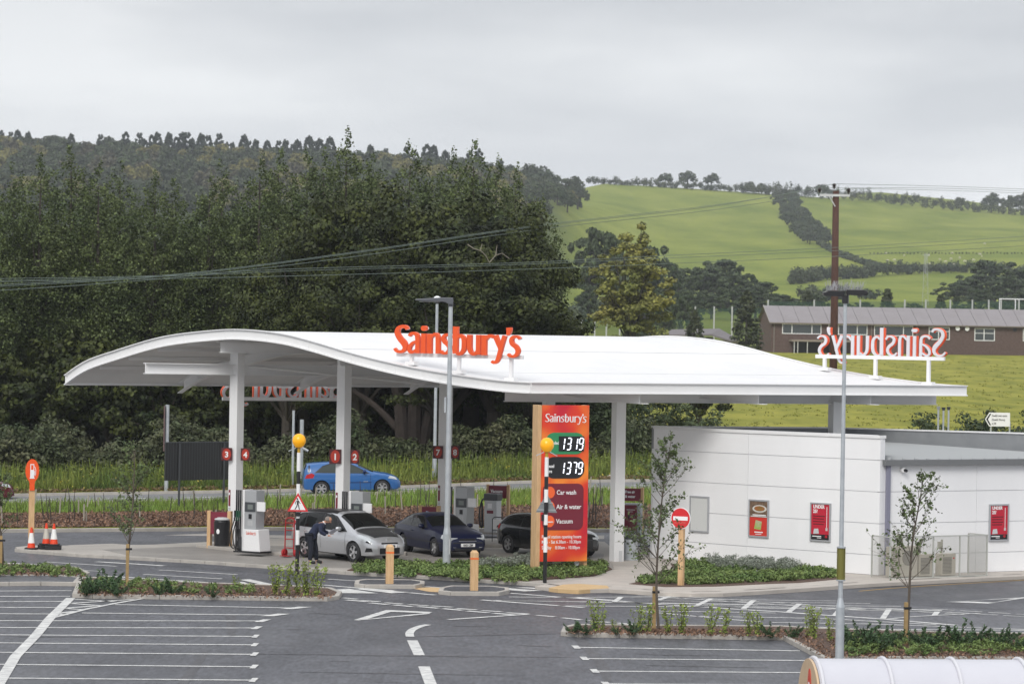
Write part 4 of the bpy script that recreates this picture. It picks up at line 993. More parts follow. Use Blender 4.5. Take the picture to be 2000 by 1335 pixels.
# road lamp with white dome
q = AT(848, 952, 157); t = thing('road_lamp', 'slim grey road lamp with a white dome on top, behind the canopy', 'lamp post', (q.x, q.y, q.z), 0)
hh = AT(850, 592, 157).z-q.z
MB().cyl((0, 0, 0), (0, 0, 1.6), .10, n=14).cyl((0, 0, 1.6), (0, 0, hh), .075, .065, n=14).build('pole', GREYM, t)
MB().lathe([(.09, hh-.02), (.12, hh+.05), (.19, hh+.10), (.19, hh+.13)], 18).build('lamp_collar', DGREY, t)
MB().lathe([(.19, hh+.131), (.185, hh+.2), (.14, hh+.28), (.06, hh+.325), (.005, hh+.335)], 18).build('dome', mat('dome', (.8, .82, .84), .3), t, smooth=True)
for (px_, py_, pt, Y, w_, lb, plate) in ((324, 990, 790, 152.5, .20, 'grey post with a narrow sign seen edge-on, left of the dark board', True), (571, 963, 801, 154.5, .13, 'plain grey post on the grass bank behind the beacon', False), (587.5, 958, 819, 155.5, .20, 'grey twin post rising behind the orange beacon globe', False)):
    q = AT(px_, py_, Y); hh = AT(px_, pt, Y).z-q.z
    t = thing('sign_post', lb, 'sign post', tuple(q), 0, 'grey posts behind the road')
    MB().cyl((0, 0, 0), (0, 0, hh), w_*.45, n=12).build('post', GREYM, t)
    if plate:
        m = MB(); m.box(-.13, -.09, -.25, .25, hh*.55, hh*.99); m.build('sign_plate', mat('plate_edge', (.16, .10, .10), .5), t)
        MB().cyl((-.01, .12, hh*.5), (-.01, .12, hh), .05, n=8).build('post', GREYM, t)
# dark board on two posts
q0, q1 = AT(322, 938, 141), AT(446, 941, 143)
d = q1-q0; L = v2(d).length; yaw = math.atan2(d.y, d.x)
t = thing('sign_board', 'large dark blank back of a board on two posts, on the mulch bank', 'sign board', (q0.x, q0.y, q0.z), yaw)
m = MB(); m.box(0, L, 0, .05, 0, 1.54); m.build('board', mat('board_black', (.016, .017, .018), .5), t)
for k in range(9): pass
m = MB()
for k in range(24): m.box(L*k/24, L*k/24+.012, -.012, -.001, .02, 1.52)
m.box(-.02, L+.02, -.02, .06, 1.52, 1.56); m.build('rib', DGREY, t)
for x_ in (L*.215, L*.92): MB().box(x_-.04, x_+.04, -.06, -.013, -1.05, 1.5).build('post', DGREY, t)
# blank: belisha beacons
def beacon(px_, py_, label, tri_front):
    b = G(px_, py_, KZ if not tri_front else 0); s_ = F/b.y
    t = thing('crossing_beacon', label, 'beacon', tuple(b), 0, 'crossing beacons')
    top = 3.95; zs = [0, .62, 1.10 if not tri_front else .62+.42, 1.5, 1.95, 2.4, 2.85, 3.2, 3.95]
    zs = [0, .95, 1.42, 1.80, 2.12, 2.5, 2.9, 3.3, 3.9]
    R_ = .062
    for i, (a, b_) in enumerate(zip(zs, zs[1:])):
        MB().cyl((0, 0, a), (0, 0, b_), R_, n=14).build('band', BLACK if i % 2 == 0 else WPLAIN, t)
    MB().cyl((0, 0, 3.9), (0, 0, 4.08), .05, n=12).build('neck', mat('amber_neck', (.5, .3, .02), .4), t)
    m = MB(); m.lathe([(.10, 4.06), (.13, 4.09), (.205, 4.20), (.218, 4.29), (.19, 4.40), (.12, 4.475), (.03, 4.505), (.005, 4.506)], 24)
    m.build('globe', mat('amber', (.95, .42, .005), .3, emit=.12), t, smooth=True)
    for sx in (-1, 1):
        m = MB(); m.box(-.13, .13, -.06, .06, -.012, .012) if sx < 0 or not tri_front else m.cyl((-.13, 0, 0), (.10, 0, 0), .042, n=12)
        o = m.build('bracket_lamp', GREYM, t, loc=(sx*.21, -.02, 4.0)); o.rotation_euler = (0, rad(28 if sx > 0 else -25), 0)
    z0 = 2.02 if tri_front else 2.18; hw, hh = .335, .60
    tri = lambda k, y0, y1, mm, nm: MB().prismy([(-hw*k, z0+hh/3-hh/3*k), (hw*k, z0+hh/3-hh/3*k), (0, z0+hh/3+hh*2/3*k)], y0, y1).build(nm, mm, s)
    s = thing('warning_sign', 'red bordered triangle with walking figure, fixed to the left beacon pole' if tri_front else 'grey back of a triangular sign fixed to the right beacon pole', 'warning sign', (0, 0, 0), 0, None)
    s.location = t.location
    if tri_front:
        tri(1, -.10, -.075, RED, 'border'); tri(.74, -.105, -.101, WPLAIN, 'face')
        m = MB()
        zc = z0+.06
        m.prismy([(-.018+.028*math.cos(a*.6), zc+.345+.028*math.sin(a*.6)) for a in range(11)], -.110, -.106)
        for P in ([(-.01, .31), (.02, .30), (.03, .20), (.01, .155), (-.03, .16), (-.035, .24)], [(-.03, .17), (.0, .17), (-.025, .09), (-.08, .0), (-.105, .01), (-.06, .09)], [(.0, .17), (.03, .17), (.05, .08), (.065, .0), (.035, .0), (.02, .08)], [(-.02, .30), (-.035, .27), (-.075, .22), (-.07, .17), (-.085, .17), (-.095, .22), (-.045, .29)], [(.02, .30), (.05, .25), (.085, .20), (.075, .185), (.04, .23), (.02, .27)]):
            m.prismy([(a, zc+b_) for a, b_ in P], -.110, -.106)
        m.build('walking_figure', BLACK, s)
        m = MB(); m.box(-.085, .085, -.10, -.06, z0-.15, z0-.02); m.build('plate', BLACK, t)
    else:
        tri(1, .075, .10, mat('sign_back', (.20, .22, .23), .5), 'sign_back')
        m = MB(); m.box(-.30, .30, .06, .075, z0+.05, z0+.10).box(-.2, .2, .055, .074, z0+.28, z0+.31); m.build('clip', mat('clip', (.30, .32, .33), .4), s)
        s.rotation_euler = (0, 0, rad(-12))
        m = MB(); m.box(-.14, -.06, -.05, .05, z0-.26, z0-.06); m.build('control_box', BLACK, t)
    return t
beacon(580, 1121, 'black and white banded pole with orange globe above the left planter', True)
beacon(1064, 1137.5, 'black and white banded pole with orange globe in front of the price sign', False)
# timber bollards
for px_, py_, lb in ((760.5, 1139, 'square timber bollard with orange band on the left kerbed refuge'), (925.5, 1152, 'square timber bollard with orange band on the right kerbed refuge')):
    b = G(px_, py_, .11); t = thing('bollard', lb, 'bollard', tuple(b), rad(8), 'timber bollards'); h = .113
    MB().box(-h, h, -h, h, 0, 1.13).add([(-h, -h, 1.13), (h, -h, 1.13), (h, h, 1.13), (-h, h, 1.13), (-h*.55, -h*.55, 1.2), (h*.55, -h*.55, 1.2), (h*.55, h*.55, 1.2), (-h*.55, h*.55, 1.2)], [(0, 1, 5, 4), (1, 2, 6, 5), (2, 3, 7, 6), (3, 0, 4, 7), (4, 5, 6, 7)]).build('post', TIMBER, t)
    MB().box(-h-.004, h+.004, -h-.004, h+.004, .93, .985).build('reflective_band', mat('band_orange', (.75, .16, .03), .4), t)
# fuel symbol sign
b = G(60.5, 1071, KZ); t = thing('fuel_sign', 'orange oval fuel pump symbol on a tall timber post', 'sign', tuple(b), rad(10))
s_ = F/b.y; ZT = (1071-898)/s_
MB().box(-.10, .10, -.06, .12, 0, ZT-1.0).build('post', TIMBER, t, bevel=.008)
m = MB(); cz = ZT-.36; pl = [(.235*math.cos(a*math.pi/16), cz+.40*math.sin(a*math.pi/16)) for a in range(32)]; m.prismy(pl, -.10, -.05)
m.add([], []); m.prismy([(-.085, cz-.68), (.085, cz-.68), (.085, cz-.46), (.11, cz-.34), (-.11, cz-.34), (-.085, cz-.46)], -.095, -.055); m.build('oval_panel', ORANGE, t)
m = MB(); z0 = cz-.27
m.box(-.085, .085, -.108, -.102, z0, z0+.03).box(-.07, .065, -.108, -.102, z0+.03, z0+.30)
m.box(-.07, .065, -.108, -.102, z0+.47, z0+.50).box(-.07, -.045, -.108, -.102, z0+.30, z0+.47).box(.04, .065, -.108, -.102, z0+.30, z0+.47)
m.tube([(.065, -.105, z0+.42), (.10, -.105, z0+.38), (.12, -.105, z0+.30), (.115, -.105, z0+.14), (.095, -.105, z0+.09), (.08, -.105, z0+.14), (.075, -.105, z0+.26)], .011, 6)
m.build('pump_symbol', WPLAIN, t)
# traffic cones
def cone(px_, py_, label, ry=0, dirty=False):
    b = G(px_, py_, KZ); t = thing('traffic_cone', label, 'traffic cone', tuple(b), rad(ry), 'traffic cones by the fuel sign')
    OR = mat('cone_orange', (.75, .055, .01), .5); WH = mat('cone_white_dirty', (.5, .48, .42), .6) if dirty else mat('cone_white', (.78, .78, .76), .5)
    MB().box(-.21, .21, -.21, .21, 0, .05).build('base', RUBBER, t, bevel=.01)
    rr = lambda z: .14-(.14-.03)*(z-.05)/.70
    for z0, z1, mm, nm in ((.05, .21, OR, 'lower_band'), (.211, .56, WH, 'reflective_sleeve'), (.561, .75, OR, 'tip')):
        e_ = .004 if 'sleeve' in nm else 0
        MB().lathe([(rr(z0)+e_, z0), (rr(z1)+e_, z1)], 20).build(nm, mm, t)
    return t
cone(61, 1071.5, 'traffic cone with flat base at the foot of the timber post')
t = cone(90, 1071, 'dirty leaning traffic cone between the other two', 20, True); t.location.z += .14; MB().box(-.26, .26, -.2, .2, -.14, -.002).build('block', RUBBER, t, bevel=.02)
t = cone(105, 1072, 'traffic cone standing on a black block, rightmost of the three', 5); t.location.z += .14; MB().box(-.3, .26, -.2, .2, -.14, -.002).build('block', RUBBER, t, bevel=.02)
# no entry sign
def noentry(px_, py_, label, ztop, sz):
    b = G(px_, py_, KZ); t = thing('no_entry_sign', label, 'road sign', tuple(b), rad(-28))
    MB().box(-.085, .085, -.02, .12, 0, ztop-.55).build('post', TIMBER, t, bevel=.008)
    c_ = [(sz*math.cos(a*math.pi/16), ztop-sz+sz*math.sin(a*math.pi/16)) for a in range(32)]
    MB().prismy(c_, -.05, -.025).build('rim', WPLAIN, t)
    MB().prismy([(x*.94, (z-ztop+sz)*.94+ztop-sz) for x, z in c_], -.056, -.051).build('disc', RED, t)
    MB().box(-sz*.74, sz*.74, -.062, -.057, ztop-sz*1.18, ztop-sz*.82).build('bar', WPLAIN, t)
    m = MB(); text('NO ENTRY', .085, mat('print_pale', (.6, .12, .1), .5), t, (0, -.060, ztop-sz*1.5), 'lettering', off=.02, align='CENTER')
noentry(1328.5, 1143, 'round red no entry sign on a timber post in front of the kiosk', 2.42, .335)
# triangular sign back behind it and standing board further back
b = G(1347, 1092, KZ); t = thing('warning_sign', 'grey back of a small triangular sign between the no entry sign and kiosk wall', 'warning sign', tuple(b), rad(20))
MB().cyl((0, .05, 0), (0, .05, 1.9), .03, n=8).build('post', GREYM, t)
MB().prismy([(-.3, 2.1), (.22, 2.1), (-.04, 1.62)], 0, .02).build('plate', mat('sign_back', (.2, .22, .23), .5), t)
b = G(1262, 1070, KZ); t = thing('folding_sign', 'grey folding road sign frame standing left of the kiosk corner', 'road sign', tuple(b), rad(60))
MB().prismy([(-.45, .1), (.45, .1), (0, 1.0)], 0, .03).build('plate', mat('sign_back', (.2, .22, .23), .5), t)
MB().prismy([(-.40, .13), (.40, .13), (0, .93)], -.01, -.002).build('face', WPLAIN, t)
m = MB(); m.tube([(-.45, .02, .1), (-.45, .3, -.0)], .02, 5).tube([(.45, .02, .1), (.45, .3, 0)], .02, 5).tube([(-.45, 0, .1), (-.45, -.1, 0)], .02, 5).tube([(.45, 0, .1), (.45, -.1, 0)], .02, 5); m.build('leg', DGREY, t)
# bins
b = G(433, 1071, KZ); t = thing('litter_bin', 'black rounded litter bin beside the left canopy column', 'bin', tuple(b), rad(-20))
MB().lathe([(.24, 0), (.25, .04), (.27, .1), (.29, .95), (.28, .98), (.25, 1.0)], 20).build('body', BLACK, t, smooth=False)
MB().prismy([(.06*math.cos(a*.6)-.02, .62+.09*math.sin(a*.6)) for a in range(11)], -.292, -.285).build('symbol', WPLAIN, t)
MB().lathe([(.2, 1.0), (.27, 1.02), (.27, 1.05), (.15, 1.1), (.02, 1.11)], 20).build('lid', LGREY, t)
b = G(1232, 1093, KZ); t = thing('litter_bin', 'round galvanised litter bin behind the white front column', 'bin', tuple(b), 0)
MB().lathe([(.25, 0), (.25, .03), (.235, .05), (.235, .62), (.25, .64), (.25, .72)], 24).build('body', GREYM, t)
MB().lathe([(.27, .74), (.28, .77), (.2, .83), (.05, .86), (.01, .86)], 24).build('lid', DGREY, t, smooth=True)
m = MB()
for k in range(4): a = k*1.57; m.box(.22*math.cos(a)-.015, .22*math.cos(a)+.015, .22*math.sin(a)-.015, .22*math.sin(a)+.015, .70, .78)
m.build('lid_support', DGREY, t)
# maroon boards with timber posts
def mboard(px_, py_, z, w_, zlo, zhi, label, words, yaw=-8, pw=.09, both=True, Y=None, cat='sign'):
    b = G(px_, py_, z) if Y is None else AT(px_, py_, Y)
    t = thing('maroon_sign', label, cat, tuple(b), rad(yaw))
    MB().box(-pw, 0, -.02, .2, 0, zhi+.04).build('post', TIMBER, t, bevel=.008)
    if both: MB().box(w_, w_+pw, -.02, .2, 0, zhi+.04).build('post', TIMBER, t, bevel=.008)
    MB().box(.001, w_-.001, -.01, .06, zlo, zhi).build('panel', MAROON, t)
    for i, (s_, sz, x_, z_) in enumerate(words): text(s_, sz, WPLAIN, t, (x_, -.014, z_), 'lettering', off=.03, sx=.85)
    return t
mboard(410.5, 1070, KZ, .62, .5, 1.28, 'maroon panel between short timber posts beside the black bin', [], -15, pw=.13)
mboard(823, 1058, KZ, .55, .55, 1.30, 'low maroon panel on timber posts behind the dark blue car', [], -15, pw=.12)
mboard(953, 1040, .1, .72, 1.35, 1.83, 'maroon vacuum sign on two timber posts', [('Vacuum', .17, .09, 1.56)], -14)
mboard(1215, 1040, .1, .72, 1.25, 1.74, 'maroon free air and water sign on timber posts, right of the white column', [('Free air', .145, .10, 1.56), ('& water', .145, .10, 1.38)], -14)
# vacuum unit
b = G(962, 1041, .1); t = thing('vacuum_unit', 'grey car vacuum machine with black hose under the vacuum sign', 'vacuum cleaner', tuple(b), rad(-25)); t.location.y -= .5
MB().box(-.32, .32, -.25, .25, 0, .08).build('base', CONC, t)
MB().box(-.26, .26, -.22, .22, .08, 1.30).build('cabinet', LGREY, t, bevel=.02)
MB().box(-.29, .29, -.25, .25, 1.30, 1.56).build('top_box', DGREY, t, bevel=.03)
MB().box(-.12, .06, -.226, -.221, 1.0, 1.18).build('dial_panel', WPLAIN, t); MB().box(-.15, .12, -.226, -.221, .80, .92).build('coin_panel', MAROON, t)
m = MB(); m.tube(catmull([(-.27, -.1, 1.4), (-.42, -.12, 1.25), (-.5, -.15, .8), (-.44, -.17, .35), (-.36, -.17, .3), (-.36, -.16, .9), (-.40, -.15, 1.2)], 5), .035, 7); m.build('hose', BLACK, t)
b = G(972, 1062, KZ); t = thing('warning_board', 'small white notice board in a dark frame beside the vacuum machine', 'notice', tuple(b), rad(-20))
MB().box(-.2, .2, 0, .03, .55, .9).build('panel', WPLAIN, t); m = MB(); m.tube([(-.22, .01, 0), (-.22, .01, .92), (-.15, .01, .98), (.15, .01, .98), (.22, .01, .92), (.22, .01, 0)], .018, 6); m.tube([(-.22, .01, .5), (.22, .01, .5)], .014, 5); m.build('frame', DGREY, t)
m = MB(); m.prismy([(-.06, .62), (.06, .62), (0, .72)], -.006, -.001); m.build('symbol', BLACK, t)
# air and water machine
b = G(1236, 1041, .1); t = thing('air_water_machine', 'maroon air and water machine in a grey frame, right of the white column', 'air machine', tuple(b), rad(-12)); t.location.y -= .3
MB().box(-.36, .30, -.1, .35, 0, 1.18).build('cabinet', GREYM, t, bevel=.02); MB().box(-.33, .16, -.125, -.101, .12, 1.12).build('front_panel', MAROON, t)
m = MB(); m.cyl((-.15, -.15, .72), (-.15, -.12, .72), .04, n=12).cyl((.06, -.15, .72), (.06, -.12, .72), .04, n=12).box(-.18, -.12, -.14, -.126, .6, .68); m.build('gauge', BLACK, t)
m = MB(); m.box(-.25, .08, -.128, -.1255, .93, .95).box(-.2, 0, -.128, -.1255, .86, .875).box(-.14, 0, -.128, -.1255, .66, .675).box(.03, .06, -.128, -.1255, .45, .6); m.build('small_print', WPLAIN, t)
# white bent pipe on verge
q = AT(1183, 945, 158); t = MB(); t.tube(catmull([(0, 0, 0), (.02, 0, .18), (.14, 0, .32), (.32, 0, .34), (.4, 0, .34)], 5), .09, 10)
tag(t.build('bent_pipe', WPLAIN, smooth=True, loc=tuple(q)), 'white bent pipe end on the far road verge, left of the front column', 'pipe')
# fallen tube on the mulch bank
q = TZ(357, 1013); t = MB(); t.cyl((-.2, 0, .07), (.28, .1, .2), .035, n=8); tag(t.build('loose_tube', LGREY, loc=tuple(q)), 'short pale tube lying on the mulch bank', 'tube')
# ------------------------------------------------------------------ fuel pumps
def pump(px_, py_, label):
    b = G(px_, py_, KZ+.1)
    t = thing('fuel_pump', label, 'fuel pump', tuple(b), rad(-33), 'fuel pumps under the canopy')
    PB = mat('pump_white', (.74, .74, .74), .35); PG = mat('pump_grey', (.38, .39, .40), .35, .2)
    MB().box(-.42, .72, -.33, .33, 0, .05).build('skirt', BLACK, t)
    MB().add([(-.02, -.31, .05), (.70, -.31, .05), (.70, .31, .05), (-.02, .31, .05), (0, -.31, .80), (.62, -.31, .80), (.62, .31, .80), (0, .31, .80)], [(3, 2, 1, 0), (4, 5, 6, 7), (0, 1, 5, 4), (1, 2, 6, 5), (2, 3, 7, 6), (3, 0, 4, 7)]).build('plinth', PB, t, bevel=.02)
    word(MB(), -.314, -.3105, .42/1492, .11/340, .8).build('lettering', mat('pump_print', (.6, .12, .08), .5), t, loc=(.10, 0, .62))
    MB().box(-.02, .46, -.24, .24, .80, 2.12).build('cabinet', PG, t, bevel=.015)
    MB().box(-.10, -.021, -.26, .24, .05, 2.14).build('side_fin', PB, t, bevel=.01)
    MB().box(-.0, .44, -.262, -.241, 1.40, 1.72).build('display', mat('display', (.05, .055, .06), .3), t)
    MB().box(.12, .34, -.266, -.2625, 1.48, 1.64).build('screen', mat('lcd', (.16, .18, .17), .3), t)
    m = MB(); m.box(.16, .28, -.262, -.241, 1.16, 1.32); m.build('card_reader', BLACK, t)
    m = MB()
    for k in range(3): m.box(.12+.08*k, .15+.08*k, -.2435, -.2405, .92, 1.1)
    m.build('slot', mat('slot', (.5, .5, .5), .4), t)
    m = MB(); m.box(.47, .82, -.22, -.17, 1.42, 1.74); m.build('flag_panel', PB, t, bevel=.01)
    for k in range(3):
        x = -.17-.085*k
        MB().box(x-.020, x+.020, -.30, -.26, .05, 2.12).build('hose_mast', BLACK, t)
        m = MB(); m.tube(catmull([(x, -.33, 1.32), (x-.03, -.38, 1.05), (x-.07-.04*k, -.42, .6), (x-.06*k, -.42, .22), (x+.04, -.38, .12), (x+.03, -.33, .3), (x, -.32, .8)], 5), .021, 6)
        m.build('hose', RUBBER, t)
        m = MB(); m.box(x-.032, x+.032, -.38, -.29, 1.22, 1.42).tube([(x, -.34, 1.24), (x, -.40, 1.16), (x, -.37, 1.08)], .026, 5)
        m.build('nozzle', mat('nozzle_green', (.006, .06, .03), .4) if k < 2 else BLACK, t)
    MB().box(-.45, -.13, -.06, .2, .05, .5).build('hose_base', PG, t)
    return t
pump(486, 1077.5, 'white and grey fuel pump beside the left canopy column')
pump(693, 1080, 'white and grey fuel pump beside the middle canopy column, behind the silver car')
pump(897, 1066, 'white and grey fuel pump behind the dark blue car')
q = AT(845, 1003, 124.5); t = thing('blue_cover', 'pale blue wedge-shaped cover just above the roof of the dark blue car', 'cover', (q.x, q.y, KZ+.1)); h = q.z-KZ-.1
MB().add([(-.24, -.15, h-.02), (.24, -.15, h-.06), (.24, .15, h-.06), (-.24, .15, h-.02), (-.24, -.15, h+.10), (.22, -.15, h-.02), (.22, .15, h-.02), (-.24, .15, h+.10)], [(3, 2, 1, 0), (4, 5, 6, 7), (0, 1, 5, 4), (1, 2, 6, 5), (2, 3, 7, 6), (3, 0, 4, 7)]).build('cover', mat('pale_blue', (.32, .40, .62), .4), t)
MB().cyl((0, 0, 0), (0, 0, h-.04), .03, n=8).build('post', GREYM, t)
# red sack truck
b = G(557, 1086, KZ); t = thing('sack_truck', 'red two-wheeled sack truck behind the silver car', 'hand truck', tuple(b), rad(-35))
RT2 = mat('truck_red', (.35, .012, .015), .4)
m = MB(); m.tube([(-.02, 0, .1), (0, 0, 1.25), (.1, 0, 1.32), (.35, 0, 1.32)], .022, 6).tube([(.36, 0, .1), (.38, 0, 1.25), (.3, 0, 1.32)], .022, 6)
for z_ in (.3, .6, .9, 1.15): m.tube([(0, 0, z_), (.37, 0, z_)], .016, 5)
m.box(-.02, .38, -.28, .0, .03, .05); m.build('frame', RT2, t)
for x in (-.08, .44): MB().cyl((x-.04, .06, .13), (x+.04, .06, .13), .13, n=16).build('wheel', RT2, t)

# ------------------------------------------------------------------ vehicles
def PCH(tab):
    xs = [a for a, _ in tab]; ys = [b for _, b in tab]
    cm = catmull(list(zip(xs, ys)), 10); X = np.array([c[0] for c in cm]); Y = np.array([c[1] for c in cm]); o = np.argsort(X)
    return lambda x: float(np.interp(x, X[o], Y[o]))
def car(name, label, cat, loc, yaw, P, paint, glassm=GLASS):
    t = thing(name, label, cat, loc, yaw)
    top, belt, hw, bot = PCH(P['top']), PCH(P['belt']), PCH(P['hw']), PCH(P['bot'])
    tum = lambda x: float(np.interp(x, P['gh'][0], P['gh'][1]))     # tumblehome
    pw = lambda x: float(np.interp(x, P['gh'][0], P['gh'][2]))      # corner exponent
    x0, x1 = P['x']
    def side_y(x, z):
        zb, zt = belt(x), top(x)
        if z <= zb:
            k = (z-bot(x))/max(zb-bot(x), .01); k = max(0, min(1, k))
            return hw(x)*(.93+.07*math.sin(min(1, k*1.25)*math.pi/2)-.035*max(0, k-.65)/.35)
        tt = min(1, (z-zb)/max(zt-zb, .01)); p = pw(x)
        return hw(x)*.965*(max(0, 1-tt**p))**(1/p)*(1-tum(x)*tt)
    def ring_up(x, ph):
        p = pw(x); tt = math.sin(ph)**(2/p); yy = max(0, math.cos(ph))**(2/p)*(1-tum(x)*tt)*hw(x)*.965
        return yy, belt(x)+(top(x)-belt(x))*tt
    n = 84; xs = [x0+(x1-x0)*(.5-.5*math.cos(math.pi*i/n)) for i in range(n+1)]
    rings = []
    for x in xs:
        r = []
        lo = [belt(x)*k+bot(x)*(1-k) for k in (0, .08, .2, .35, .5, .65, .8, .92)]
        half = [(side_y(x, z), z) for z in lo]+[ring_up(x, a) for a in [math.pi/2*k/11 for k in range(0, 12)]]
        half = [(hw(x)*.86, bot(x)-.0)]+[(y, z+ (.02 if i == 0 else 0)) for i, (y, z) in enumerate(half)]
        full = [(x, y, z) for y, z in half]+[(x, -y, z) for y, z in reversed(half[:-1])]
        rings.append(full)
    m = MB(); nr_ = len(rings[0])
    for r in rings: m.v += r
    for i in range(len(rings)-1):
        for k in range(nr_): m.f.append((i*nr_+k, (i+1)*nr_+k, (i+1)*nr_+(k+1) % nr_, i*nr_+(k+1) % nr_))
    m.f += [tuple(range(nr_)), tuple(range((len(rings)-1)*nr_+nr_-1, (len(rings)-1)*nr_-1, -1))]
    body = m.build('body', paint, t, smooth=True)
    bmh = bmesh.new(); bmh.from_mesh(body.data); bmesh.ops.recalc_face_normals(bmh, faces=bmh.faces); bmh.to_mesh(body.data); bmh.free()
    wr = P['wr']; W = P['hwmax']
    for wx in P['wheels']:
        cyl = MB().cyl((wx, -W-.3, wr), (wx, -W+.30, wr), wr+.055, n=36).cyl((wx, W-.30, wr), (wx, W+.3, wr), wr+.055, n=36).build('cutter', paint)
        md = body.modifiers.new('arch', 'BOOLEAN'); md.operation = 'DIFFERENCE'; md.solver = 'EXACT'; cyl.parent = t; md.object = cyl
        dg = bpy.context.evaluated_depsgraph_get(); dg.update()
        me = bpy.data.meshes.new_from_object(body.evaluated_get(dg)); body.modifiers.clear(); body.data = me; me.name = 'body'
        bpy.data.objects.remove(cyl)
    body.data.materials.clear(); body.data.materials.append(paint)
    for p_ in body.data.polygons: p_.use_smooth = True
    try: body.data.set_sharp_from_angle(angle=rad(42))
    except Exception: pass
    for wx in P['wheels']:
        for s_ in (-1, 1): MB().cyl((wx, s_*(W-.31), wr), (wx, s_*(W-.24), wr), wr+.05, n=28).build('wheel_well', RUBBER, t)
    MB().box(x0+.35, x1-.4, -W*.78, W*.78, bot(0)-.02, bot(0)+.1).build('underbody', RUBBER, t)
    for wx in P['wheels']:
        for s_ in (-1, 1):
            ty = MB(); yo, yi = W-.03, W-.23
            prof_ = [(wr*.66, yi), (wr*.94, yi), (wr, yi+.03), (wr, yo-.035), (wr*.95, yo), (wr*.68, yo)]
            vs_ = []; k_ = 32
            for r, y in prof_:
                for k in range(k_): a = 2*math.pi*k/k_; vs_.append((r*math.cos(a), s_*y, r*math.sin(a)))
            fs_ = [(i*k_+k, i*k_+(k+1) % k_, (i+1)*k_+(k+1) % k_, (i+1)*k_+k) for i in range(5) for k in range(k_)]
            ty.add(vs_, fs_); wo = ty.build('wheel', RUBBER, t, smooth=True, loc=(wx, 0, wr))
            rm_ = MB(); R_ = wr*.68
            rm_.cyl((0, s_*(yi+.06), 0), (0, s_*(yi+.07), 0), R_, n=24)
            rm_.build('brake', DGREY, wo)
            rm_ = MB(); ns = P.get('spokes', 5)
            for k in range(ns):
                for dd in ((-.11, .11) if ns == 5 else (0,)):
                    a = 2*math.pi*k/ns+dd; c_, s2 = math.cos(a), math.sin(a); wv = .028 if ns == 5 else .04
                    y_ = s_*(yo-.025); y2 = s_*(yo-.055)
                    P4 = [(r*c_-q*s2, r*s2+q*c_) for r, q in ((.03, -wv*.7), (R_*.97, -wv), (R_*.97, wv), (.03, wv*.7))]
                    rm_.add([(a_, y_, b_) for a_, b_ in P4]+[(a_, y2, b_) for a_, b_ in P4], [(0, 1, 2, 3), (7, 6, 5, 4), (0, 4, 5, 1), (1, 5, 6, 2), (2, 6, 7, 3), (3, 7, 4, 0)])
            rm_.cyl((0, s_*(yo-.06), 0), (0, s_*(yo-.018), 0), .055, n=14)
            for k in range(28):
                a0, a1 = 2*math.pi*k/28, 2*math.pi*(k+1)/28
                q = [(R_*.90*math.cos(a0), R_*.90*math.sin(a0)), (R_*1.0*math.cos(a0), R_*1.0*math.sin(a0)), (R_*1.0*math.cos(a1), R_*1.0*math.sin(a1)), (R_*.90*math.cos(a1), R_*.90*math.sin(a1))]
                rm_.add([(a_, s_*(yo-.02), b_) for a_, b_ in q]+[(a_, s_*(yo-.08), b_) for a_, b_ in q], [(0, 1, 2, 3), (0, 3, 7, 4), (1, 5, 6, 2)])
            rm_.build('rim', CHROME, wo)
    # side windows and lamps: polygons in (x,z), projected on the body side
    def sidepatch(poly, nm, mm, off=.006, both=True, rf=5):
        for s_ in ((-1, 1) if both else (-1,)):
            m = MB(); b_ = bmesh.new(); f_ = b_.faces.new([b_.verts.new((a, 0, c_)) for a, c_ in poly])
            bmesh.ops.triangulate(b_, faces=[f_]); 
            for _ in range(rf-2): bmesh.ops.subdivide_edges(b_, edges=b_.edges[:], cuts=1, use_grid_fill=True); 
            b_.verts.ensure_lookup_table(); b_.verts.index_update()
            m.add([(v.co.x, s_*(side_y(v.co.x, v.co.z)+off), v.co.z) for v in b_.verts], [tuple(v.index for v in (f.verts if s_ < 0 else reversed(f.verts))) for f in b_.faces]); b_.free()
            m.build(nm, mm, t, smooth=True)
    for poly in P['windows']: sidepatch(poly, 'side_window', glassm, .007)
    for poly in P.get('trim', []): sidepatch(poly, 'window_trim', BLACK, .003)
    for poly, nm, mm in P.get('side', []): sidepatch(poly, nm, mm, .008)
    def toppatch(xa, xb, pa_, nm, mm, off=.006, pb=None):
        m = MB(); rows = []
        for i in range(13):
            x = xa+(xb-xa)*i/12; p0_ = pa_+((pb if pb is not None else pa_)-pa_)*i/12; r = []
            for k in range(-8, 9):
                ph = math.pi/2-(math.pi/2-p0_)*abs(k)/8; y, z = ring_up(x, ph); sg = 1 if k >= 0 else -1
                x2 = x+.02; y2, z2 = ring_up(x2, ph); nx_, nz_ = -(z2-z), .02; l_ = math.hypot(nx_, nz_)
                r.append((x+nx_/l_*off, sg*(y+off*math.cos(ph)), z+nz_/l_*off))
            rows.append(r)
        m.grid(rows); return m.build(nm, mm, t, smooth=True)
    for a in P['screens']: toppatch(*a)
    fx = P['x'][1]
    for nm, mm, x_, y0, y1, z0, z1, th in P.get('front', []):
        MB().box(x_-.05, x_+th, y0, y1, z0, z1).build(nm, mm, t, bevel=.012)
    if 'plate' in P:
        px_, pz, s_ = P['plate']
        o = MB().box(px_-.02, px_+.012, -.26, .26, pz-.055, pz+.055).build('number_plate', WPLAIN, t)
        text(s_, .10, BLACK, o, (px_+.018, 0, pz-.036), 'lettering', off=.02, align='CENTER', rz=math.pi/2, sx=.85)
    mir = P['mirror']
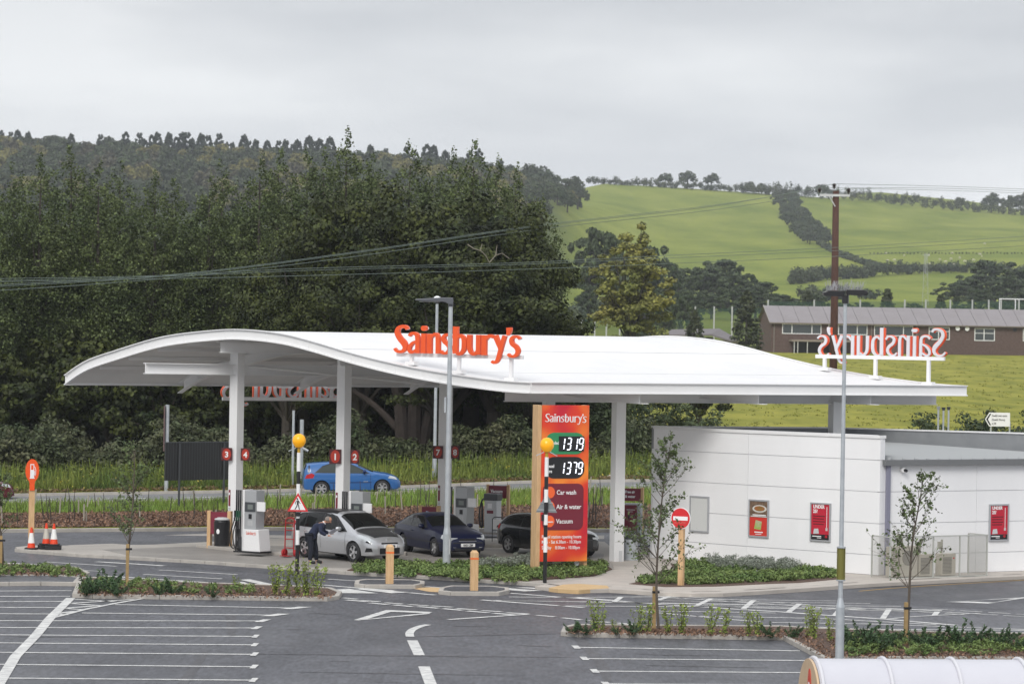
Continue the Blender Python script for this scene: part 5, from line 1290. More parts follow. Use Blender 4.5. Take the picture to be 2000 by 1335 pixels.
    for s_ in (-1, 1):
        y = side_y(mir[0], mir[1]); m = MB()
        m.lathe([(.02, -.09), (.085, -.07), (.10, 0), (.085, .07), (.02, .085)], 12)
        o = m.build('mirror', mir[2], t, smooth=True, loc=(mir[0], s_*(y+.13), mir[1]+.05)); o.scale = (.75, 1.15, .85)
        m = MB(); m.box(-.03, .03, -.08, .08, -.06, .02); m.build('mirror_arm', BLACK, t, loc=(mir[0], s_*(y+.03), mir[1]-.0))
    for hx, hz in P.get('handles', []):
        for s_ in (-1, 1): MB().box(hx-.09, hx+.09, s_*(side_y(hx, hz)+.015)-.015, s_*(side_y(hx, hz)+.015)+.015, hz-.018, hz+.018).build('door_handle', P.get('hm', CHROME), t, bevel=.005)
    for xs_ in P.get('seams', []):
        for s_ in (-1, 1):
            m = MB(); z_ = np.linspace(xs_[1], xs_[2], 9)
            for a, b_ in zip(z_, z_[1:]):
                m.add([(xs_[0]-.006, s_*(side_y(xs_[0], a)+.0035), a), (xs_[0]+.006, s_*(side_y(xs_[0], a)+.0035), a), (xs_[0]+.006, s_*(side_y(xs_[0], b_)+.0035), b_), (xs_[0]-.006, s_*(side_y(xs_[0], b_)+.0035), b_)], [(0, 1, 2, 3)])
            m.build('door_seam', BLACK, t)
    return t
SILVER = mat('paint_silver', (.50, .51, .53), .28, .55, coat=1.)
BLUE = mat('paint_blue', (.022, .115, .33), .3, .0, coat=.6)
NAVY = mat('paint_navy', (.004, .007, .034), .38, 0, spec=.3, coat=.3)
BLK = mat('paint_black', (.010, .011, .012), .2, .1, coat=1.)
DRED = mat('paint_red', (.10, .008, .012), .25, .2, coat=1.)
LENS = mat('lamp_lens', (.55, .58, .60), .12, .3)
TAIL = mat('tail_lamp', (.42, .01, .015), .2)
PLAST = mat('plastic_black', (.02, .02, .022), .55)
mpv = dict(x=(-2.26, 2.27), hwmax=.92, wr=.335, wheels=(-1.33, 1.40), spokes=5,
  top=[(-2.26, .95), (-2.2, 1.12), (-2.05, 1.42), (-1.85, 1.56), (-1.4, 1.625), (-.6, 1.65), (0, 1.645), (.35, 1.60), (.8, 1.42), (1.25, 1.18), (1.5, 1.06), (1.8, .98), (2.05, .88), (2.2, .76), (2.27, .62)],
  belt=[(-2.26, .80), (-2.0, 1.02), (-1.0, 1.03), (0, .99), (1.0, .94), (1.5, .88), (2.0, .74), (2.27, .55)],
  hw=[(-2.26, .70), (-2.18, .80), (-1.9, .89), (-1.2, .92), (0, .915), (1.3, .915), (1.8, .87), (2.1, .76), (2.22, .64), (2.27, .52)],
  bot=[(-2.26, .36), (-2.1, .27), (0, .23), (1.9, .22), (2.27, .28)],
  gh=([-2.26, -1.9, .4, 1.1, 1.5, 2.27], [.12, .22, .24, .20, .10, .10], [4, 6, 6, 4, 2.6, 2.4]),
  windows=[[(-2.02, 1.08), (-1.35, 1.07), (-1.35, 1.50), (-1.80, 1.46)], [(-1.30, 1.07), (-.42, 1.05), (-.42, 1.54), (-1.30, 1.50)], [(-.36, 1.05), (.55, 1.02), (.28, 1.40), (.08, 1.51), (-.36, 1.54)], [(.62, 1.02), (.95, 1.00), (.56, 1.25), (.42, 1.33)]],
  trim=[[(-2.05, 1.06), (1.05, .985), (.62, 1.27), (.30, 1.47), (-.2, 1.565), (-1.0, 1.555), (-1.75, 1.49)]],
  side=[([(1.55, .80), (2.12, .66), (2.15, .74), (1.95, .88), (1.62, .93)], 'headlamp', LENS), ([(1.98, .68), (2.15, .64), (2.15, .69), (2.0, .74)], 'indicator', BLACK), ([(1.95, .36), (2.2, .38), (2.18, .50), (2.02, .50)], 'fog_lamp_surround', BLACK), ([(-2.2, .98), (-1.95, .98), (-1.88, 1.22), (-2.12, 1.22)], 'tail_lamp', TAIL), ([(-.7, .34), (.95, .32), (.95, .37), (-.7, .40)], 'sill_strip', SILVER)],  # strip along the sill has the same silver as the body
  screens=[(.45, 1.28, rad(34), 'windscreen', GLASS, .008, rad(26)), (1.36, 2.08, rad(30), 'bonnet_reflection', mat('painted_reflection', (.055, .058, .062), .32, .4, coat=1.), .005, rad(48)), (-2.16, -1.98, rad(50), 'rear_window', GLASS, .01, rad(40)), (-1.7, .2, rad(40), 'glass_roof', BLACK, .006, rad(40))],  # dark bonnet patch paints the canopy underside mirrored in the silver paint
  front=[('grille', BLACK, 2.262, -.42, .42, .30, .50, .02), ('upper_grille', BLACK, 2.245, -.34, .34, .62, .68, .02), ('fog_lamp', LENS, 2.12, -.66, -.54, .40, .48, .03), ('fog_lamp', LENS, 2.12, .54, .66, .40, .48, .03)],
  plate=(2.30, .56, 'BK60 CZB'), mirror=(.72, 1.03, SILVER), handles=[(-.28, .88), (-1.18, .92)], seams=[(-.39, .34, 1.04), (.98, .36, .96), (-1.28, .7, 1.04)])
hd_ = lambda th: rad(-th)
cx_, cy_ = -5.42, 117.75
t = car('silver_car', 'silver people carrier with dark reflection on its bonnet facing right at the left pump', 'car', (cx_, cy_, KZ+.002), hd_(50), mpv, SILVER)
m = MB(); m.prismy([(-.09, .70), (.09, .70), (.06, .86), (-.06, .86)], 0, .02); o = m.build('badge', CHROME, t, loc=(2.215, 0, 0)); o.rotation_euler = (0, 0, math.pi/2)
sal = dict(x=(-2.3, 2.32), hwmax=.86, wr=.315, wheels=(-1.28, 1.33), spokes=5,
  top=[(-2.3, .80), (-2.2, .96), (-1.95, 1.05), (-1.5, 1.24), (-1.05, 1.37), (-.5, 1.425), (-.1, 1.41), (.3, 1.30), (.75, 1.08), (.95, 1.00), (1.4, .95), (1.9, .86), (2.15, .78), (2.28, .66), (2.32, .56)],
  belt=[(-2.3, .70), (-2.0, .92), (-1, .94), (0, .92), (.9, .90), (1.5, .84), (2.0, .72), (2.32, .50)],
  hw=[(-2.3, .66), (-2.2, .76), (-1.9, .83), (-1.2, .86), (0, .86), (1.3, .855), (1.9, .81), (2.15, .74), (2.28, .66), (2.32, .58)],
  bot=[(-2.3, .34), (-2.1, .25), (0, .21), (1.9, .20), (2.32, .26)],
  gh=([-2.3, -1.8, .3, .9, 1.2, 2.32], [.1, .25, .26, .2, .1, .1], [3, 5, 5.5, 4, 2.6, 2.6]),
  windows=[[(-1.55, .98), (-.62, .96), (-.62, 1.32), (-1.0, 1.30)], [(-.56, .96), (.58, .94), (.22, 1.20), (.02, 1.30), (-.56, 1.33)]],
  trim=[[(-1.62, .965), (.75, .925), (.25, 1.24), (0, 1.34), (-.6, 1.36), (-1.05, 1.34)]],
  side=[([(1.85, .66), (2.2, .56), (2.24, .66), (2.1, .76), (1.9, .78)], 'headlamp', LENS), ([(-1.9, .5), (1.9, .46), (1.9, .50), (-1.9, .54)], 'rubbing_strip', PLAST)],
  screens=[(.22, .86, rad(32), 'windscreen', GLASS, .008, rad(28)), (-1.75, -1.15, rad(40), 'rear_window', GLASS, .01, rad(36))],
  front=[('grille', BLACK, 2.30, -.30, .30, .585, .66, .03), ('grille_frame', CHROME, 2.29, -.33, .33, .565, .58, .035), ('headlamp', LENS, 2.22, -.62, -.36, .57, .68, .05), ('headlamp', LENS, 2.22, .36, .62, .57, .68, .05), ('lower_grille', BLACK, 2.31, -.5, .5, .24, .33, .02), ('bumper_strip', PLAST, 2.31, -.56, .56, .50, .53, .03), ('lower_lamp', LENS, 2.29, -.56, -.42, .33, .38, .03), ('lower_lamp', LENS, 2.29, .42, .56, .33, .38, .03)],
  plate=(2.345, .435, 'RX51 ZBF'), mirror=(.5, .95, NAVY), handles=[(-.45, .80)], seams=[(-.59, .3, .94), (.78, .3, .92)], hm=NAVY)
t = car('dark_blue_car', 'dark blue hatchback with two front lamps facing the camera between the pumps', 'car', (-2.42, 121.3, KZ+.002), hd_(64), sal, NAVY)
hat = dict(x=(-2.0, 2.12), hwmax=.88, wr=.315, wheels=(-1.22, 1.33), spokes=5,
  top=[(-2.0, .80), (-1.96, .98), (-1.8, 1.18), (-1.55, 1.34), (-1.1, 1.41), (-.5, 1.435), (0, 1.41), (.4, 1.29), (.85, 1.06), (1.1, .98), (1.5, .92), (1.85, .82), (2.05, .68), (2.12, .56)],
  belt=[(-2.0, .72), (-1.75, .97), (-1, .95), (0, .92), (1.0, .88), (1.5, .83), (1.9, .70), (2.12, .50)],
  hw=[(-2.0, .70), (-1.92, .78), (-1.7, .85), (-1.2, .88), (0, .88), (1.2, .875), (1.7, .83), (1.95, .74), (2.08, .64), (2.12, .56)],
  bot=[(-2.0, .36), (-1.85, .27), (0, .22), (1.8, .21), (2.12, .28)],
  gh=([-2.0, -1.6, .3, 1.0, 1.3, 2.12], [.12, .24, .25, .18, .1, .1], [3.5, 5, 5.5, 4, 2.6, 2.5]),
  windows=[[(-1.50, 1.04), (-.50, .99), (-.50, 1.33), (-1.18, 1.30)], [(-.44, .98), (.66, .95), (.28, 1.19), (.02, 1.31), (-.44, 1.335)]],
  trim=[[(-1.6, 1.02), (.85, .925), (.32, 1.21), (.02, 1.345), (-.5, 1.365), (-1.22, 1.335)]],
  side=[([(1.6, .66), (2.0, .60), (2.02, .68), (1.85, .80), (1.65, .82)], 'headlamp', LENS), ([(-1.96, .82), (-1.72, .84), (-1.66, 1.00), (-1.86, 1.02)], 'tail_lamp', TAIL)],
  screens=[(.33, .98, rad(32), 'windscreen', GLASS, .008, rad(28)), (-1.88, -1.64, rad(42), 'rear_window', GLASS, .004, rad(40))],
  front=[('grille', BLACK, 2.10, -.34, .34, .30, .60, .03), ('headlamp', LENS, 2.02, .38, .60, .58, .70, .05), ('headlamp', LENS, 2.02, -.60, -.38, .58, .70, .05)],
  mirror=(.6, .98, BLK), handles=[(-.4, .82)], hm=BLK, seams=[(-.47, .3, .96), (.88, .3, .9)])
car('black_car', 'black three-door hatchback partly hidden behind the price sign', 'car', (1.36, 121.75, KZ+.002), hd_(53), hat, BLK)
meg = dict(hat); meg.update(x=(-2.02, 2.19), wheels=(-1.26, 1.365), wr=.315,
  top=[(-2.02, .84), (-1.99, 1.06), (-1.93, 1.26), (-1.84, 1.38), (-1.4, 1.43), (-.6, 1.455), (0, 1.43), (.42, 1.30), (.9, 1.06), (1.15, .99), (1.55, .93), (1.9, .83), (2.1, .70), (2.19, .56)],
  belt=[(-2.02, .76), (-1.85, .96), (-1, .95), (0, .92), (1.0, .89), (1.5, .84), (1.9, .72), (2.19, .50)],
  hw=[(-2.02, .72), (-1.92, .80), (-1.7, .86), (-1.2, .88), (0, .88), (1.2, .875), (1.7, .83), (2.0, .74), (2.14, .62), (2.19, .52)],
  windows=[[(-1.42, 1.02), (-.55, .98), (-.55, 1.345), (-.85, 1.345), (-1.15, 1.27)], [(-.48, .98), (.66, .95), (.32, 1.18), (.04, 1.32), (-.48, 1.35)]],
  trim=[[(-1.55, 1.0), (.85, .93), (.36, 1.20), (.04, 1.35), (-.5, 1.385), (-.9, 1.38), (-1.2, 1.29)], [(-1.83, 1.02), (-1.76, 1.02), (-1.74, 1.32), (-1.80, 1.32)]],
  side=[([(1.62, .72), (2.03, .64), (1.96, .76), (1.70, .82)], 'headlamp', LENS), ([(-1.97, .76), (-1.62, .78), (-1.55, .92), (-1.68, .99), (-1.90, .92)], 'tail_lamp', TAIL), ([(-.9, .55), (.9, .53), (.9, .57), (-.9, .59)], 'rubbing_strip', mat('strip_blue', (.01, .04, .14), .4)), ([(.55, .58), (.75, .58), (.75, .60), (.55, .60)], 'badge', LENS)],
  front=[('grille', BLACK, 2.16, -.34, .34, .40, .56, .03)], screens=[(.35, 1.0, rad(32), 'windscreen', GLASS2, .008, rad(28)), (-1.965, -1.875, rad(46), 'rear_window', GLASS, .003, rad(44))], mirror=(.6, .98, mat('mirror_navy', (.01, .03, .12), .4)), handles=[(-.38, .80)], hm=BLUE, seams=[(-.51, .3, .96), (.86, .3, .9)], spokes=6)
c0 = AT(682, 966.8, 150.4); yaw = rad(7)
t = car('blue_car', 'bright blue three-door hatchback driving right on the road behind the canopy', 'car', (c0.x-.03, c0.y+.82, itp(682, ZN)+.03), yaw, meg, BLUE, GLASS2)
t.location.z = c0.z+.0; t.rotation_euler = (0, -math.atan2(.03, 1)*1.0, yaw)
c0 = AT(22, 987, 147.5); redp = dict(meg)
t = car('red_car', 'dark red car nose entering at the left edge of the road', 'car', (c0.x-2.16, c0.y+.5, c0.z+.12), rad(8), redp, DRED, GLASS)

# ------------------------------------------------------------------ person
def skin_mesh(name, nodes, edges, radii, m, parent, sub=2):
    me = bpy.data.meshes.new(name); me.from_pydata(nodes, edges, []); me.materials.append(m)
    o = bpy.data.objects.new(name, me); COL.objects.link(o)
    md = o.modifiers.new('skin', 'SKIN'); md.use_smooth_shade = True
    sv = me.skin_vertices[0].data
    for i, r in enumerate(radii):
        sv[i].radius = r if hasattr(r, '__len__') else (r, r)
    sv[0].use_root = True
    sb = o.modifiers.new('sub', 'SUBSURF'); sb.levels = sub; sb.render_levels = sub
    dg = bpy.context.evaluated_depsgraph_get(); dg.update()
    me2 = bpy.data.meshes.new_from_object(o.evaluated_get(dg)); me2.name = name
    o.modifiers.clear(); o.data = me2; o.parent = parent
    me2.materials.clear(); me2.materials.append(m)
    for p_ in me2.polygons: p_.use_smooth = True
    return o
pb_ = G(613, 1099.5, KZ)
pt = thing('person', 'person in navy jumper and dark trousers bending over the silver car door with papers', 'person', tuple(pb_), rad(-6)); pt.scale = (1, 1, 1)
SKIN = mat('skin', (.52, .27, .18), .5); NAVYC = mat('navy_jumper', (.016, .022, .05), .9, c2=(.022, .03, .065), nscale=20); TROU = mat('dark_trousers', (.010, .012, .022), .9); HAIR = mat('grey_hair', (.22, .19, .17), .8)
# faces +x; x forward, y away from camera, z up. one continuous body, clothed over
N = [(-.10, 0, .90), (-.13, -.10, .88), (-.06, -.13, .48), (-.12, -.14, .09), (0, -.15, .045), (.10, -.15, .04), (-.08, .10, .88), (.04, .12, .48), (.06, .14, .09), (.18, .15, .045), (.27, .15, .04),
     (-.04, 0, 1.04), (.09, 0, 1.20), (.23, 0, 1.31), (.26, -.17, 1.29), (.28, .17, 1.29), (.24, -.24, 1.05), (.44, -.20, .96), (.26, .24, 1.06), (.46, .16, 1.0), (.31, 0, 1.35), (.37, 0, 1.39), (.41, 0, 1.43)]
E_ = [(0, 1), (1, 2), (2, 3), (3, 4), (4, 5), (0, 6), (6, 7), (7, 8), (8, 9), (9, 10), (0, 11), (11, 12), (12, 13), (13, 14), (13, 15), (14, 16), (16, 17), (15, 18), (18, 19), (13, 20), (20, 21), (21, 22)]
R_ = [(.13, .12), .095, .065, .045, .045, .035, .095, .065, .045, .045, .035, (.14, .13), (.15, .14), (.14, .12), .075, .075, .052, .036, .052, .036, .055, .05, .055]
skin_mesh('body', N, E_, R_, SKIN, pt)
def cloth(nm, idx, grow, m):
    mp_ = {j: i for i, j in enumerate(idx)}
    return skin_mesh(nm, [N[j] for j in idx], [(mp_[a], mp_[b]) for a, b in E_ if a in mp_ and b in mp_], [tuple(x+grow for x in (R_[j] if hasattr(R_[j], '__len__') else (R_[j],)*2)) for j in idx], m, pt)
cloth('jumper', [11, 12, 13, 14, 15, 16, 17, 18, 19, 0], .025, NAVYC)
cloth('trousers', [0, 1, 2, 3, 6, 7, 8], .028, TROU)
for i in ((3, 4, 5), (8, 9, 10)): 
    o = skin_mesh('shoe', [N[j] for j in i], [(0, 1), (1, 2)], [(.06, .06), (.062, .06), (.052, .05)], BLACK, pt)
hd2 = MB(); 
prof_ = []
for i in range(13):
    a = math.pi*i/12; prof_.append((max(.002, math.sin(a)*.078*(1.0 if a < 1.9 else 1.06)), -math.cos(a)*.118))
o = hd2.lathe(prof_, 16).build('head', SKIN, pt, smooth=True, loc=(.465, 0, 1.445)); o.scale = (1.22, 1., 1.); o.rotation_euler = (0, rad(55), 0)
m = MB(); m.lathe([(.002, .008), (.014, 0), (.018, -.02), (.010, -.035), (.002, -.038)], 8); m.build('nose', SKIN, pt, smooth=True, loc=(.545, 0, 1.385))
for s_ in (-1, 1):
    m = MB(); m.lathe([(.002, -.03), (.016, -.02), (.022, 0), (.016, .022), (.002, .03)], 8); o = m.build('ear', SKIN, pt, smooth=True, loc=(.455, s_*.082, 1.44)); o.scale = (1, .4, 1)
    m = MB(); m.lathe([(.001, -.01), (.010, 0), (.001, .01)], 8); m.build('eye', BLACK, pt, loc=(.540, s_*.032, 1.43))
m = MB(); m.box(.515, .522, -.024, .024, 1.345, 1.352); m.build('mouth', mat('lips', (.35, .12, .09), .5), pt)
m = MB(); m.lathe([(.086, -.055), (.092, -.02), (.09, .03), (.07, .085), (.03, .115), (.002, .122)], 16); o = m.build('hair', HAIR, pt, smooth=True, loc=(.445, 0, 1.462)); o.scale = (1.1, 1.02, .9); o.rotation_euler = (0, rad(8), 0)
m = MB(); m.lathe([(.068, 0), (.075, .03), (.062, .055)], 14); o = m.build('shirt_collar', WPLAIN, pt, loc=(.30, 0, 1.33)); o.rotation_euler = (0, rad(50), 0)
def hand(ox, oy, oz, sgn):
    n_ = [(ox, oy, oz), (ox+.05, oy, oz-.01), (ox+.085, oy, oz-.015)]; e_ = [(0, 1), (1, 2)]; r_ = [(.022, .028), (.016, .038), (.013, .034)]
    hnd = skin_mesh('hand', n_, e_, r_, SKIN, pt, 1)
    for k in range(4):
        y = oy-.027+.018*k; L_ = (.055, .065, .062, .048)[k]
        skin_mesh('finger', [(ox+.08, y, oz-.013), (ox+.085+L_*.5, y, oz-.018), (ox+.085+L_*.85, y, oz-.04)], [(0, 1), (1, 2)], [.0095, .0088, .0075], SKIN, hnd, 1)
    skin_mesh('thumb', [(ox+.03, oy-sgn*.025, oz), (ox+.06, oy-sgn*.045, oz+.012), (ox+.085, oy-sgn*.04, oz+.02)], [(0, 1), (1, 2)], [.012, .010, .008], SKIN, hnd, 1)
hand(.47, -.20, .95, -1); hand(.49, .16, .995, 1)
q = MB(); q.box(0, .22, -.14, .14, 0, .004).box(.01, .20, -.12, .15, .006, .009)
o = q.build('papers', mat('paper', (.50, .52, .62), .6), None, loc=(pb_.x+.52, pb_.y-.05, pb_.z+1.0)); o.rotation_euler = (rad(-20), rad(-35), rad(-10)); tag(o, 'pale sheets of paper held by the person at the silver car', 'papers')
# trolley shelter at the lower right corner
b0 = AT(1585, 1335, 76)
t = thing('trolley_shelter', 'white barrel roofed trolley shelter with timber end panel at the lower right corner', 'shelter', (b0.x, b0.y, 0), rad(6))
zt = AT(1575, 1285, 76).z; Rv = 1.05; Rh = 1.25
pf = [(Rh*math.cos(math.pi*k/24), zt-Rv+Rv*math.sin(math.pi*k/24)) for k in range(25)]
m = MB()
rows = [[(x, -y, z) for y, z in pf] for x in (0, 1.0, 2., 3., 4., 5., 6., 7.)]; m.grid(rows)
rows = [[(x, -y*.97, z-.03) for y, z in reversed(pf)] for x in (0, 3.5, 7.)]; m.grid(rows)
m.build('barrel_roof', mat('shelter_white', (.60, .60, .645), .3, c2=(.55, .55, .60), nscale=.6), t, smooth=True)
for k in range(5):
    m = MB(); x = .06+1.52*k
    m.tube([(x, -y*1.01, z+.02) for y, z in pf], .045, 8); m.build('rib', mat('rib_white', (.62, .62, .655), .4), t, smooth=True)
m = MB(); m.add([(-.07, -y*.99, z) for y, z in pf]+[(-.02, -y*.99, z) for y, z in pf], [tuple(range(25)), tuple(range(49, 24, -1))]+[(i, 25+i, 26+i, i+1) for i in range(24)]); m.build('end_panel', mat('ply', (.62, .46, .30), .5, c2=(.55, .39, .24), nscale=2, stretch=(1, 1, .3)), t)
m = MB(); c_ = [(-.15+.18*math.cos(a*math.pi/12), zt-.62+.42*math.sin(a*math.pi/12)) for a in range(24)]
m.add([(-.085, y, z) for y, z in c_]+[(-.072, y, z) for y, z in c_], [tuple(reversed(range(24))), tuple(range(24, 48))]+[(i, (i+1) % 24, 24+(i+1) % 24, 24+i) for i in range(24)]); m.build('oval_badge', mat('badge_red', (.60, .05, .02), .4), t)
m = MB(); m.box(-.095, -.087, -.21, -.09, zt-.75, zt-.5); m.build('symbol', WPLAIN, t)
for x in (.06, 3.1, 6.1):
    for y in (-Rh, Rh): MB().cyl((x, y, 0), (x, y, zt-Rv+.02), .04, n=10).build('post', GREYM, t)
# ------------------------------------------------------------------ vegetation
R = np.random.default_rng(11)
def poplar(seed, h=15., w_=2.6, n=42000, m=POP, ls=.125):
    r = np.random.default_rng(seed); cs = []
    nb = 5
    for k in range(nb):                                   # several upright leaders, each a spire
        a = r.random()*6.28; d = 0 if k == 0 else r.uniform(.25, .75)*w_; hh = h*(1 if k == 0 else r.uniform(.62, .93))
        bx, by = d*math.cos(a), d*math.sin(a)
        for z in np.arange(1.0, hh+.01, .42):
            f = z/hh; wd = w_*.60*(math.sin(min(1, (1-f)*3.0+.03)*1.57)**.9)*(.4+.6*min(1, f*4))*(1 if k == 0 else .8)
            for _ in range(1+int(6*(wd/(w_*.6))**1.6)):
                aa = r.random()*6.28; rr = wd*r.random()**.5
                cs.append((bx*min(1, f*2+.3)+rr*math.cos(aa), by*min(1, f*2+.3)+rr*math.sin(aa), z, .10+.34*wd/(w_*.6), .34))
    C_ = np.array(cs); wt = (C_[:, 3]+.06)*(1+.8*C_[:, 2]/h); wt /= wt.sum(); idx = r.choice(len(C_), n, p=wt); Cq = C_[idx]
    P = Cq[:, :3]+r.normal(size=(n, 3))*np.stack([Cq[:, 3], Cq[:, 3], Cq[:, 4]], 1)*.55
    t = thing('poplar_tree', 'x', 'tree', (0, 0, 0)); leaf_object('crown', P, ls, m, seed, t, .7)
    mb = MB(); mb.tube([(0, 0, -.5), (.05, 0, h*.4), (0, .05, h*.92)], [.22, .15, .03], 7)
    for k in range(10):
        z = r.uniform(1.5, h*.6); a = r.random()*6.28; mb.tube([(0, 0, z), (.6*math.cos(a), .6*math.sin(a), z+.9), (1.1*math.cos(a), 1.1*math.sin(a), z+2.4)], [.06, .04, .015], 5)
    mb.build('trunk', BARKM, t); return t
def broad(seed, rx=5., rz_h=5., zc=6.5, n=22000, m=OAKD, ls=.22, nc=110, name='broad_tree', trunk=True, kx=.30, low=-.75):
    r = np.random.default_rng(seed); cs = []
    for k in range(nc):
        d = r.normal(size=3); d /= np.linalg.norm(d)
        if d[2] < low: d[2] = -d[2]
        f = r.uniform(.45, 1.0) if k % 4 else r.uniform(.1, .5)
        cs.append((d[0]*rx*f, d[1]*rx*f, zc+d[2]*rz_h*f, rx*r.uniform(.6, 1.3)*kx*.62, rx*r.uniform(.6, 1.2)*kx*.42))
    P = clumps(cs, max(6, n//nc), r, .55)
    t = thing(name, 'x', 'tree', (0, 0, 0)); leaf_object('crown', P, ls, m, seed, t, .75, up=.35)
    mb = MB(); tr_ = rx*.075; mb.tube([(0, 0, -.6), (.1, 0, zc*.35), (-.1, .1, zc*.7)], [tr_*1.3, tr_, tr_*.6], 8)
    for c_ in cs[:26]: mb.tube([(0, 0, zc*.35), (c_[0]*.45, c_[1]*.45, zc*.45+(c_[2]-zc*.45)*.45), (c_[0], c_[1], c_[2])], [tr_*.5, tr_*.28, tr_*.08], 5)
    mb.build('trunk', BARKM, t); return t
def place(proto, used, X, Y, z, s, rz, label, group, sz=None):
    o = proto if not used else copy_tree(proto)
    o.location = (X, Y, z); o.scale = (s, s, s*(sz or 1)); o.rotation_euler = (0, 0, rz); o['label'] = label
    if group: o['group'] = group
    return o
class Pool:
    def __init__(s, protos): s.p = protos; s.u = [False]*len(protos); s.h = {}
    def put(s, i, X, Y, z, sc, rz, label, group, sz=None):
        i %= len(s.p); o = place(s.p[i], s.u[i], X, Y, z, sc, rz, label, group, sz); s.u[i] = True; return o
def basepos(px_, Y): X = (px_+4-1000)/F*Y; return X, terrain_z(X, Y)
# poplars: (x, top y, depth, width scale)
PP = [(-45, 300, 176, 1), (20, 305, 181, .9), (70, 283, 178, 1.), (130, 268, 184, 1.15), (185, 300, 179, .9), (225, 302, 185, 1.), (295, 318, 180, .9), (330, 335, 186, .8), (400, 325, 182, 1.), (425, 300, 187, .9), (500, 285, 180, 1.05), (535, 275, 186, 1.), (590, 278, 190, .95), (625, 275, 184, .9),
      (668, 235, 183, 1.05), (725, 285, 190, .9), (790, 262, 186, 1.05), (835, 300, 192, .9), (880, 275, 189, .85), (915, 258, 186, 1.05), (960, 290, 192, .95), (1000, 305, 189, .9)]
PPB = [(x+28, t_+80, Y+7, s) for x, t_, Y, s in PP if x < 1000]
pool = Pool([poplar(21), poplar(22, w_=3.0), poplar(23, w_=2.4), poplar(24, w_=2.8)])
for i, (x, ty, Y, s) in enumerate(sorted(PP)):
    X, z = basepos(x, Y); h = AT(x, ty, Y).z-z; pool.put(i, X, Y, z, h/15*.965, R.random()*6.28, f'tall poplar with upright spires, {ORD[i] if i < 20 else ("twenty-first","twenty-second")[i-20]} from the left in the front row', 'poplars along the back of the road', None)
for i, (x, ty, Y, s) in enumerate(PPB):
    X, z = basepos(x, Y); h = AT(x, ty, Y).z-z; pool.put(i+1, X, Y, z, h/15*.98, R.random()*6.28, 'poplar showing only dim dark foliage between the front row poplars', 'second row of poplars', None)
# dark broad trees
DB = [(740, 352, 173, 5.2), (830, 372, 171, 5.), (920, 385, 172, 5.2), (955, 398, 174, 4.2), (590, 425, 172, 3.6), (655, 405, 173, 3.6), (990, 445, 171, 3.7), (1018, 540, 168, 3.1), (1050, 600, 166, 2.3), (700, 470, 168, 4), (860, 520, 166, 4.4), (960, 500, 167, 4.4), (560, 560, 170, 3.2)]
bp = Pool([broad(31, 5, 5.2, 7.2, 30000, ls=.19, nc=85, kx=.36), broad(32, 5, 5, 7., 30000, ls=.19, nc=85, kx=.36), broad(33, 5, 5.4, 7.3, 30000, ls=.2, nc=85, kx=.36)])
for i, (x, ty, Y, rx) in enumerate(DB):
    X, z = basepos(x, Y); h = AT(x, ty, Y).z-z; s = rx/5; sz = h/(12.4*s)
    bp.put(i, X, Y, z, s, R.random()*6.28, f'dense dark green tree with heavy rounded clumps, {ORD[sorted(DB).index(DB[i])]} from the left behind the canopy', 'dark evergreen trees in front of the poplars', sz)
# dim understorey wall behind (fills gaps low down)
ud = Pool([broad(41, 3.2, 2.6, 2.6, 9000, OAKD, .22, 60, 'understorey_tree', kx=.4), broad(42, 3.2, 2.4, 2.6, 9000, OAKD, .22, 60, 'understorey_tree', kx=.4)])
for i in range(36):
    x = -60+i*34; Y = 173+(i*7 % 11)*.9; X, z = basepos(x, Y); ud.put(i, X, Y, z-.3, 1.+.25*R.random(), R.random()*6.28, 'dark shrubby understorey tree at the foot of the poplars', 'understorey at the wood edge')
# visible trunks of the big tree behind the canopy
t = thing('multi_stem_tree', 'broad grey-brown multi-stemmed trunk visible under the canopy, left of the lamp post', 'tree'); X, z = basepos(800, 166); t.location = (X, 166, z)
m = MB()
for a, b, c_, r_ in (((-.3, 0, -.3), (-.5, 0, 2.6), (-1.2, .2, 5.5), .42), ((.1, 0, -.3), (.2, 0, 2.8), (.1, .1, 6), .45), ((.5, 0, -.3), (.9, 0, 2.2), (1.9, .1, 5.2), .36), ((-.3, 0, 1.2), (-1.8, 0, 2.7), (-4.2, .1, 4.2), .2)):
    m.tube(catmull([a, b, c_], 5), np.linspace(r_, r_*.45, 11), 9)
m.build('trunk', mat('big_bark', (.06, .046, .038), .9, c2=(.035, .027, .023), nscale=3), t)
leaf_object('crown', clumps([(x, y, zz_, 1.2, .8) for x, y, zz_ in ((-3.8, 0, 5.6), (-1.5, .3, 6.4), (.3, .2, 7), (2.4, .2, 6.2), (3.4, 0, 5.4))], 1500, R, .4), .22, OAKD, 5, t)
t = thing('bare_branch', 'pale bare branch showing against the dark tree above the canopy', 'branch', tuple(AT(950, 490, 165.5)))
m = MB()
for P in ([(-.9, .1, .3), (-.6, 0, .1), (-.25, 0, 0), (0, 0, -.25), (.15, 0, -.55)], [(.15, 0, -.55), (.45, 0, -.2), (.75, 0, -.1), (1.1, 0, -.35)], [(.45, 0, -.2), (.5, 0, .3)], [(-.3, 0, 0), (-.2, 0, .35)]):
    m.tube(P, np.linspace(.03, .015, len(P)), 5)
m.build('bare_wood', mat('dead_wood', (.20, .18, .14), .8), t)
